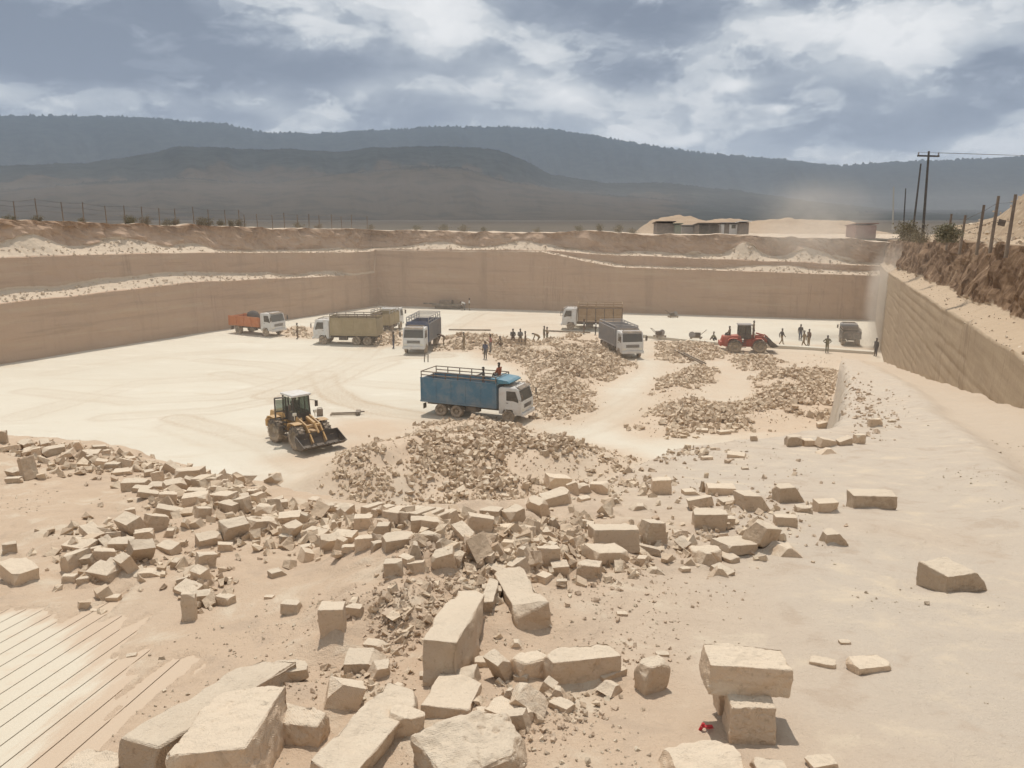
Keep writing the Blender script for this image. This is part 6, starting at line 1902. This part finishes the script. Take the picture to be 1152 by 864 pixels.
    bmesh.ops.delete(bm, geom=[v for v in bm.verts if v.co.z < -0.02 and v.co.x > -0.03 or v.co.z < -0.06], context='VERTS')
    mh = bpy.data.meshes.new('hair'); bm.to_mesh(mh); bm.free()
    mh.polygons.foreach_set('use_smooth', [True] * len(mh.polygons))
    mh.materials.append(HAIR if cap is None else CL[cap])
    hh = bpy.data.objects.new('hair' if cap is None else 'cap', mh)
    link(hh, o)
    hh.location = hd + up_ * 0.012 - fw * 0.008
    if pose == 'bend': hh.rotation_euler = (0, R(41), 0)
    if cap is None: pass
    o.location = loc; o.rotation_euler = (0, 0, rz); o.scale = (h,) * 3
    tag(o, label, 'person', group)
    return o


PEOPLE = [   # foot pixel, facing deg, pose, shirt, trousers, label
    (443, 392, 200, 'stand', 'dark', 'navyblue', 'person in dark clothes standing close by the left side of the navy blue lorry cab', None),
    (500, 391, 190, 'bend', 'brown', 'khaki', 'person in brown stooping at the left end of the long stone row', None),
    (522, 394, 160, 'stand', 'khaki', 'khaki', 'person in khaki before the stone row, left of the dark and pink pair', None),
    (546, 404, 250, 'stand', 'navyblue', 'dark', 'person in dark blue standing on bare floor above the bright blue lorry', None),
    (552, 398, 200, 'stand', 'pink', 'grey', 'person in a pinkish shirt just behind the one in dark blue', None),
    (564, 396, 160, 'squat', 'khaki', 'brown', 'person in khaki crouching by the low stone row', None),
    (591, 396, 180, 'stand', 'brown', 'khaki', 'person in brown standing at the right end of the squared stone stack', None),
    (606, 388, 180, 'bend', 'khaki', 'khaki', 'person in sandy clothes bent double left of the standing pair', None),
    (612, 385, 10, 'stand', 'olive', 'khaki', 'left person of the standing pair in khaki facing the plank-sided lorry', None),
    (615.5, 386, 190, 'hips', 'khaki', 'olive', 'right person of the standing pair in khaki near the plank-sided lorry', None),
    (657, 376, 180, 'stand', 'grey', 'brown', 'person in grey beside the middle of the plank-sided lorry', None),
    (670, 378, 170, 'stand', 'white', 'dark', 'person in a white shirt at the rear of the plank-sided lorry', None),
    (804, 385, 180, 'squat', 'olive', 'dark', 'person in olive crouching left of the red wheel loader', None),
    (879, 388, 10, 'walk', 'dark', 'khaki', 'person striding past just right of the red loader bucket', None),
    (900, 383, 260, 'stand', 'dark', 'navyblue', 'person in dark standing at the back of the group of three', None),
    (904, 391, 180, 'walk', 'khaki', 'khaki', 'person in pale khaki striding at the front of the group of three', None),
    (909.5, 389, 200, 'stand', 'brown', 'khaki', 'person in brown at the right of the group of three', None),
    (930, 397, 270, 'hips', 'olive', 'olive', 'person in olive with elbows out standing alone in the right-hand dust', None),
    (985, 401, 200, 'stand', 'dark', 'dark', 'person in dark by the foot of the right-hand face', None),
    (523, 349, 180, 'bend', 'white', 'grey', 'person in white bending at the foot of the far face', None),
    (528, 349, 0, 'stand', 'white', 'khaki', 'person in white standing at the foot of the far face', None),
    (335, 381, 180, 'stand', 'khaki', 'brown', 'person in khaki on the pale floor right of the orange lorry', None),
]
for a_, b_, az_, po, s1_, s2_, lab, cap in PEOPLE:
    p = at_z(a_, b_)
    p.z = float(FL(p.x, p.y)) - 0.02
    person(lab, p, R(az_), po, s1_, s2_, cap=cap)

# dark bundle riding on the orange lorry
bm = bmesh.new()
bmesh.ops.create_icosphere(bm, subdivisions=3, radius=0.6)
for v in bm.verts:
    v.co = Vector((v.co.x * 1.25, v.co.y, max(v.co.z, -0.3) * 1.0)) * (1 + 0.25 * mnoise.noise(v.co * 2.0) + 0.10 * mnoise.noise(v.co * 6.0))
me = bpy.data.meshes.new('bundle'); bm.to_mesh(me); bm.free(); me.materials.append(CL['dark'])
me.polygons.foreach_set('use_smooth', [True] * len(me.polygons))
o = tag(link(bpy.data.objects.new('tarpaulin_bundle', me)), 'dark lumpy tarpaulin bundle heaped in the bed of the orange lorry', 'bundle')
o.location = OT.matrix_basis @ Vector((-0.6, 0.1, 2.05))

# squared stack with two people sitting on it
p = at_z(581, 394)
a0 = p + Vector((0, 0.9, 0))
mb = MB()
for k in range(3):
    for i in range(5): mb.box((i * 0.40 - 0.8 + (0.04 if k % 2 else 0), 0, 0.14 + 0.27 * k), (0.385, 0.75, 0.26), (0, 0, rnd.uniform(-0.02, 0.02)))
st = thing('stone_stack', 'neat squared stack of sawn stones with two people sitting on it', 'stone stack', (a0.x, a0.y, float(FL(a0.x, a0.y)) - 0.05), R(-4))
mb.build('stack_body', m_stone, st, 0.01)
zt_ = st.location.z + 0.80
for xo, s1_, s2_, lab in ((-0.35, 'dark', 'brown', 'person in dark sitting on the left of the squared stone stack'), (0.40, 'grey', 'khaki', 'person in grey sitting on the right of the squared stone stack')):
    person(lab, Vector((a0.x + xo, a0.y + 0.05, zt_ - 0.33)), R(-90), 'sit', s1_, s2_)


def on_truck(T, x, y, z): 
    return T.matrix_basis @ Vector((x, y, z))


person('person in dark clothes standing inside the rails on top of the bright blue lorry', on_truck(BT, 0.55, 0.0, BD[2] + 0.75), BT.rotation_euler.z + R(200), 'reach', 'dark', 'navyblue')
person('person in a rust-red shirt sitting on the front board of the bright blue lorry', on_truck(BT, BD[1] - 0.35, 0.1, BD[3] + 0.02 - 0.08), BT.rotation_euler.z + R(170), 'sit', 'rust', 'dark')
person('person in dark driving behind the screen of the yellow wheel loader', YL.matrix_basis @ Vector((-0.45, 0, 1.62)), YL.rotation_euler.z, 'sit', 'dark', 'dark')
person('person standing on the steps of the red wheel loader beside its cab', RL.matrix_basis @ Vector((0.62, -0.62, 1.62)), RL.rotation_euler.z, 'stand', 'khaki', 'brown')
person('person sitting on the rear hood of the red wheel loader', RL.matrix_basis @ Vector((-1.85, 0.0, 1.42)), RL.rotation_euler.z + R(180), 'sit', 'brown', 'dark')


# ================================================================== SMALL QUARRY GEAR
def cutter(label, p, rz):
    T = thing('stone_saw', label, 'stone saw', p, rz, 'stone saws standing about the floor')
    mb = MB()
    for s_ in (-1, 1): mb.box((0, s_ * 0.32, 0.16), (1.25, 0.07, 0.10))
    for x in (-0.5, 0.5): mb.box((x, 0, 0.16), (0.07, 0.7, 0.08))
    for x in (-0.5, 0.5):
        for s_ in (-1, 1): mb.lathe_y([(-0.03, 0.0), (-0.03, 0.11), (0.03, 0.11), (0.03, 0.0)], (x, s_ * 0.36, 0.11), 10)
    mb.build('carriage', M['frame'], T)
    MB().box((-0.15, 0, 0.48), (0.62, 0.44, 0.42)).build('motor', M['steel'], T, 0.05)
    MB().lathe_y([(-0.01, 0.0), (-0.01, 0.36), (0.01, 0.36), (0.01, 0.0)], (0.42, 0.24, 0.44), 20).build('blade', M['tin'], T)
    mb = MB()
    for s_ in (-1, 1): mb.bar((-0.5, s_ * 0.22, 0.5), (-1.05, s_ * 0.22, 1.0), 0.025)
    mb.bar((-1.05, -0.25, 1.0), (-1.05, 0.25, 1.0), 0.03)
    mb.build('handle', M['rail'], T)
    return T


for a_, b_, rz_, lab in [(742, 382, 20, 'dark stone saw beside the long low step right of the grey lorry'), (783, 384, 160, 'dark stone saw on the step midway between grey lorry and red loader'), (757, 357, 10, 'dark stone saw far out on the pale floor near the back face')]:
    p = at_z(a_, b_); p.z = float(FL(p.x, p.y)) + (0.28 if b_ > 370 else 0)
    cutter(lab, p, R(rz_))
# sledge trailers along the foot of the far face
for a_, b_, rz_, lab, L_ in [(489, 345, -12, 'low dark flat sledge at the foot of the far face', 3.0), (505, 347, -12, 'long low dark trailer with a box on it at the foot of the far face', 4.6)]:
    p = at_z(a_, b_); p.z = float(FL(p.x, p.y))
    T = thing('flat_trailer', lab, 'trailer', p, R(rz_), None)
    MB().box((0, 0, 0.55), (L_, 1.7, 0.22)).build('deck', M['frame'], T, 0.02)
    mb = MB()
    for s_ in (-1, 1): mb.box((0, s_ * 0.6, 0.26), (L_ * 0.85, 0.16, 0.36))
    mb.build('runner', M['steel'], T)
    if L_ > 4: MB().box((-0.4, 0, 0.95), (1.9, 1.2, 0.55)).build('box', M['rail'], T, 0.04)
# long rails laid on the floor
for (a1, b1), (a2, b2), lab in [((505, 371.5), (552, 372), 'dark guide rail lying behind the long stone row'), ((612, 373), (664, 375), 'dark guide rail lying in front of the plank-sided lorry'), ((760, 398), (792, 414), 'weathered beam lying slantwise in the rubble right of the grey lorry')]:
    p, q_ = at_z(a1, b1), at_z(a2, b2)
    d = q_ - p
    mb = MB()
    L_ = d.length
    for s_ in (-1, 1): mb.box((0, s_ * 0.16, 0.07), (L_, 0.08, 0.12))
    for k in range(int(L_ / 0.8)): mb.box((-L_ / 2 + 0.4 + 0.8 * k, 0, 0.03), (0.10, 0.5, 0.06))
    o = mb.build('guide_rail', M['rail'], None)
    m_ = (p + q_) / 2
    o.location = (m_.x, m_.y, float(FL(m_.x, m_.y)) + (0.25 if b1 > 390 else 0.02)); o.rotation_euler = (0, 0, math.atan2(d.y, d.x))
    tag(o, lab, 'rail')
# towing frame on the floor right of the yellow loader
p = at_z(391, 467)
T = thing('tow_frame', 'dark metal drawbar frame lying flat on the floor right of the yellow loader', 'drawbar', (p.x, p.y, float(FL(p.x, p.y))), R(6))
mb = MB()
for s_ in (-1, 1): mb.box((-0.25, s_ * 0.20, 0.10), (1.7, 0.07, 0.09))
mb.box((-1.1, 0, 0.10), (0.07, 0.5, 0.09))
mb.build('bar', M['frame'], T)
mb = MB().box((0.72, 0, 0.16), (0.30, 0.75, 0.20)); mb.bar((0.7, -0.5, 0.14), (0.7, 0.5, 0.14), 0.06); mb.bar((0.85, 0, 0.2), (1.15, 0.05, 0.2), 0.05)
mb.build('hitch', M['steel'], T)
# jerrycan
p = at_z(360, 468)
T = thing('jerrycan', 'dented brown jerrycan standing on the floor behind the yellow loader', 'jerrycan', (p.x, p.y, float(FL(p.x, p.y))), R(15))
MB().box((0, 0, 0.25), (0.42, 0.24, 0.5)).build('body', M['rail'], T, 0.04)
mb = MB().bar((-0.12, 0, 0.58), (0.12, 0, 0.58), 0.02).bar((-0.12, 0, 0.5), (-0.12, 0, 0.58), 0.02).bar((0.12, 0, 0.5), (0.12, 0, 0.58), 0.02)
mb.build('handle', M['frame'], T)
# two stakes by the navy lorry
for a_ in (477.5, 481.5):
    p = at_z(a_, 407)
    o = MB().bar((0, 0, 0), (0.02, 0, 0.72), 0.05, 6).build('marker_stake', M['steel'], None)
    o.location = p; tag(o, 'short dark stake of the pair on bare floor in front of the navy lorry', 'stake', 'pair of stakes by the navy lorry')

# ================================================================== RIM: fences, poles, huts, shrubs
def rim_hit(px, up=0.0):
    """rim point of the left or far face at a picture column"""
    best = None
    d = ray(px, 432)
    k_ = d.x / d.y
    ex = 0.65 + w1 + w2 + 1.5
    X_ = px_ + N[:, 0] * ex; Y_ = py_ + N[:, 1] * ex
    i = int(np.argmin(np.abs(X_ / Y_ - k_) + (Y_ < 30) * 9))
    return Vector((X_[i], Y_[i], z3[i]))


fx_ = [5, 38, 64, 90, 115, 138, 157, 176, 196, 213, 232, 250, 266, 281, 288, 302, 317, 331, 344, 357, 369, 381, 393, 404, 415]
T = thing('fence', 'long post and wire fence of thin timber posts along the left quarry rim', 'fence', rim_hit(5))
T0 = T.location.copy()
tops = []
for i, a_ in enumerate(fx_):
    p = rim_hit(a_) - T0
    hgt = 2.0 + rnd.uniform(-0.35, 0.25)
    top = p + Vector((rnd.uniform(-0.08, 0.08), 0, hgt))
    MB().bar(p - Vector((0, 0, 0.4)), top, 0.065, 7, r2=0.05).build('post', M['post'], T)
    tops.append((p, top))
mb = MB()
for (p, a_), (q_, b_) in zip(tops[:-1], tops[1:]):
    for f_ in (0.45, 0.70, 0.95): mb.bar(p.lerp(a_, f_), q_.lerp(b_, f_), 0.012, 4)
mb.build('wire', M['frame'], T)

RF = [(1134, 268, 31.0, 2.0), (1116, 263, 34.5, 2.0), (1101, 264, 37.5, 1.9), (1083, 252, 41.0, 1.6), (1067, 256, 45, 1.6)]
T = thing('fence', 'row of stout leaning timber fence posts on the right-hand rim before the waste heap', 'fence')
pts = []
for a_, b_, yv, hh_ in RF:
    q_ = at_y(a_, b_, yv)
    q_.z = rim_z(q_.x, q_.y)
    if T.location.length == 0: T.location = q_
    p = q_ - T.location
    top = p + Vector((0.12, 0.05, hh_))
    MB().bar(p - Vector((0, 0, 0.35)), top, 0.072, 8, r2=0.056).build('post', M['post'], T)
    pts.append((p, top))
mb = MB()
for (p, a_), (q_, b_) in zip(pts[:-1], pts[1:]):
    for f_ in (0.5, 0.85): mb.bar(p.lerp(a_, f_), q_.lerp(b_, f_), 0.009, 4)
mb.build('wire', M['frame'], T)
p, top = pts[1]
q_ = T.location + p.lerp(top, 0.45) + Vector((0.28, -0.06, 0))
o = MB().box((0, 0, 0), (0.30, 0.03, 0.26), (0, 0.2, 0)).bar((-0.2, 0.02, 0.02), (-0.12, 0, 0.02), 0.02).build('tin_plate', M['steel'], None)
o.location = q_; tag(o, 'small dark tin plate nailed to the second post of the right-hand rim fence', 'plate')


def pole(label, px, py_top, py_base, yv, mat, cross=True, lean=0.0):
    b_ = at_y(px, py_base, yv); t_ = at_y(px + lean, py_top, yv)
    T = thing('utility_pole', label, 'utility pole', b_, 0, 'utility poles beyond the right-hand rim')
    d = t_ - b_
    MB().bar((0, 0, -1.0), d, 0.105, 10, r2=0.075).build('shaft', M[mat], T)
    if cross:
        MB().box(d - Vector((0, 0, 0.35)), (1.9, 0.10, 0.12), (0, 0, 0.25)).build('crossarm', M[mat], T)
        mb = MB()
        for x in (-0.85, 0, 0.85): mb.bar(d + Vector((x, x * 0.25, -0.29)), d + Vector((x, x * 0.25, -0.08)), 0.05, 8)
        mb.build('insulator', M['tin'], T)
        mb = MB()
        for x in (-0.85, 0.85):
            p0 = d + Vector((x, x * 0.25, -0.1))
            p1 = p0 + Vector((70, -30, 1.0))
            pr = p0
            for k in range(1, 15):
                f_ = k / 14
                c_ = p0.lerp(p1, f_) - Vector((0, 0, 1.6 * 4 * f_ * (1 - f_)))
                mb.bar(pr, c_, 0.014, 4); pr = c_
        mb.build('wire', M['frame'], T)
    return T


pole('tall dark wooden power pole with a crossarm beyond the right-hand rim', 1039, 170, 256, 62, 'pole', True, 6)
pole('second leaning dark pole without wires just left of the tall crossarm pole', 1028, 184, 250, 85, 'pole', False, 8)
pole('short pale concrete pole in the dust farthest left of the poles', 1005, 210, 250, 105, 'concrete', False, 0.5)
pole('thin dark pole between the pale one and the two dark power poles', 1017, 212, 250, 120, 'pole', False, 2)


def hut(name, label, px0, px1, pyt, pyb, yv, wallm, roofm, dp=3.5, door=None, roofover=0.25, openfront=False, rh=0.12):
    a_ = at_y(px0, pyb, yv); b_ = at_y(px1, pyb, yv); t_ = at_y(px0, pyt, yv)
    wd, hh_ = b_.x - a_.x, t_.z - a_.z
    T = thing(name, label, 'hut', ((a_.x + b_.x) / 2, yv, a_.z))
    mb = MB()
    th = 0.12
    if openfront:
        mb.box((0, dp, hh_ / 2 - 0.3), (wd, th, hh_ + 0.6)); mb.box((-wd / 2, dp / 2, hh_ / 2 - 0.3), (th, dp - th, hh_ + 0.6)); mb.box((wd / 2, dp / 2, hh_ / 2 - 0.3), (th, dp - th, hh_ + 0.6))
        mb.box((0, 0, hh_ / 2 - 0.3), (0.14, 0.14, hh_ + 0.6))
    else:
        mb.box((0, dp / 2, hh_ / 2 - 0.3), (wd, dp, hh_ + 0.6))
    mb.build('wall', M[wallm], T)
    MB().box((0, dp / 2 - 0.1, hh_ + rh), (wd + 2 * roofover, dp + 0.6, 0.10), (R(-5), 0, 0)).build('roof', M[roofm], T)
    if door is not None:
        MB().box((-wd / 2 + wd * door, -0.02, 0.85), (0.85, 0.05, 1.9)).build('door', M['darkwall'], T)
        MB().box((-wd / 2 + wd * (door + 0.35), -0.02, 1.2), (0.7, 0.05, 0.6)).build('window', M['glass'], T)
    return T


hut('shed', 'dark green-grey shed at the left end of the huts beyond the far face', 739, 758, 251, 264, 138, 'darkwall', 'darkwall')
hut('shed', 'small greenish lean-to against the right of the dark shed', 759, 766, 253, 264, 137, 'greenish', 'greenish', 2.5)
hut('shed', 'long low pale tin shelter between the lean-to and the open shed', 767, 787, 255, 263, 142, 'tin', 'tin', 3)
hut('shed', 'open-fronted dark shed next to the white hut', 786, 809, 253, 265, 138, 'darkwall', 'darkwall', 4, None, 0.3, True)
hut('hut', 'whitewashed hut with a dark door beyond the far face', 811, 833, 252.5, 263, 140, 'whitewall', 'tin', 3.5, 0.28)
hut('hut', 'small dark kiosk with a bright white flat roof right of the whitewashed hut', 833, 842, 250.5, 264, 137, 'darkwall', 'whitewall', 2.2, None, 0.35)
hut('hut', 'dull red hut with a bright roof edge in the dust at the right', 962, 985, 253.5, 268, 120, 'mauve', 'mauve', 3.5, None, 0.2)

# bank of spoil behind the huts
m_spoil, t, b = new_mat('spoil_bank')
pos = t.n('ShaderNodeNewGeometry').outputs['Position']
nA = t.noise(pos, 0.5, 7, 0.65); nB = t.noise(pos, 4, 5, 0.7)
c = t.mix(nA, C4((0.33, 0.24, 0.165)), C4((0.46, 0.345, 0.24)))
c = t.mix(t.m('MULTIPLY', t.ss(nB, 0.5, 0.7), 0.4), c, C4((0.30, 0.22, 0.15)))
t.link(c, b.inputs['Base Color']); b.inputs['Roughness'].default_value = 0.95
bump(t, b, nA, 0.4, 0.5)
bx = np.linspace(at_y(715, 250, 165).x, at_y(1010, 250, 165).x, 160); by = np.linspace(150, 186, 40)
Bx, By = np.meshgrid(bx, by, indexing='ij')
prof = np.interp(Bx, [at_y(q, 250, 165).x for q in (715, 735, 760, 800, 850, 890, 925, 955, 975, 1010)], [0, 3.0, 3.5, 3.2, 2.7, 2.9, 3.0, 2.6, 1.2, 0])
Bz = 9.7 + prof * np.exp(-((By - 166) / 9) ** 2) * (1 + 0.35 * fbm(Bx * 0.2, By * 0.2, 4, 401)) * 1.0 + 0.15 * fbm(Bx * 0.9, By * 0.9, 3, 402)
me = np_mesh('spoil_bank', np.stack([Bx.ravel(), By.ravel(), Bz.ravel()], 1), grid_faces(*Bx.shape), m_spoil, True)
tag(link(bpy.data.objects.new('spoil_terrain', me)), kind='structure')

# shrubs
m_leaf, t, b = new_mat('dry_leaves')
g_ = t.n('ShaderNodeNewGeometry')
oi = t.n('ShaderNodeObjectInfo')
c = t.mix(g_.outputs['Random Per Island'], C4((0.15, 0.145, 0.09)), C4((0.29, 0.25, 0.165)))
c = t.mix(t.m('MULTIPLY', oi.outputs['Random'], 0.6), c, C4((0.24, 0.18, 0.125)))
t.link(c, b.inputs['Base Color']); b.inputs['Roughness'].default_value = 0.8


def shrub(label, p, w_, h_, seed, n=420, group=None):
    r_ = random.Random(seed)
    T = thing('shrub', label, 'shrub', p, r_.uniform(0, 6), group)
    mb = MB()
    tips = []
    for k in range(14):
        a_ = r_.uniform(0, 6.28); e_ = r_.uniform(0.15, 1.0)
        root = Vector((math.cos(a_) * w_ * 0.18 * e_, math.sin(a_) * w_ * 0.18 * e_, -0.1))
        tip = Vector((math.cos(a_) * w_ * 0.46 * e_, math.sin(a_) * w_ * 0.46 * e_, h_ * (1.0 - 0.45 * e_ * e_) * r_.uniform(0.7, 1.0)))
        mid = root.lerp(tip, 0.5) + Vector((0, 0, h_ * 0.06))
        mb.bar(root, mid, 0.016 * h_, 5, r2=0.010 * h_); mb.bar(mid, tip, 0.010 * h_, 5, r2=0.004 * h_)
        tips += [mid, tip, mid.lerp(tip, 0.5), root.lerp(mid, 0.6)]
    mb.build('stem', M['post'], T)
    vs, fs = [], []
    for k in range(n):
        c_ = r_.choice(tips) + Vector((r_.gauss(0, 1) * w_ * 0.09, r_.gauss(0, 1) * w_ * 0.09, r_.gauss(0, 1) * h_ * 0.10))
        if c_.z < 0.02: c_.z = 0.05
        e = Euler((r_.uniform(0, 6), r_.uniform(0, 6), r_.uniform(0, 6))).to_matrix()
        s_ = (0.028 * h_ + 0.025) * r_.uniform(0.6, 1.5)
        o_ = len(vs)
        vs += [c_ + e @ Vector(q) for q in ((-s_, 0, 0), (0, -s_ * 0.5, 0), (s_, 0, 0), (0, s_ * 0.5, 0))]
        fs.append((o_, o_ + 1, o_ + 2, o_ + 3))
    link(bpy.data.objects.new('foliage', np_mesh('foliage', [tuple(v) for v in vs], fs, m_leaf)), T)
    return T


for i, (a_, w_, h_) in enumerate([(28, 1.4, 0.8), (56, 1.2, 0.9), (100, 1.3, 0.7), (153, 1.8, 1.5), (163, 1.5, 1.2), (176, 2.2, 1.6), (200, 1.8, 1.2), (212, 1.4, 1.2), (240, 2.0, 1.5), (248, 2.4, 1.7), (258, 1.6, 1.2), (272, 1.3, 1.4), (279, 2.0, 1.5), (340, 2.2, 1.4), (365, 1.8, 1.2), (430, 1.8, 1.2), (470, 2.2, 1.2), (500, 2.4, 1.5), (520, 2.2, 1.6), (548, 1.4, 0.9), (600, 1.6, 1.0), (650, 2.2, 1.4), (672, 1.6, 1.6), (690, 2.2, 1.8), (712, 2.0, 1.2)]):
    p = rim_hit(a_) + Vector((rnd.uniform(-0.5, 0.5), rnd.uniform(0, 2.0), -0.05))
    shrub('small dry shrub among the scrub along the left and far quarry rim', p, w_ * 0.95, h_ * 0.72, 50 + i, 700, 'dry shrubs along the far rim')
p = at_y(1066, 262, 37); p.z = rim_z(p.x, p.y) - 0.05
shrub('bushy grey-green shrub beside the tall crossarm pole on the right-hand rim', p, 1.3, 0.85, 81, 1600)
p = at_y(1022, 268, 62); p.z = rim_z(p.x, p.y) - 0.1
shrub('dusty yellowish shrub in the haze at the far end of the right-hand rim', p, 2.6, 1.6, 82, 1500)
p = at_y(1036, 266, 52); p.z = rim_z(p.x, p.y) - 0.1
shrub('low brownish shrub between the yellowish one and the crossarm pole', p, 1.5, 0.7, 83, 900)
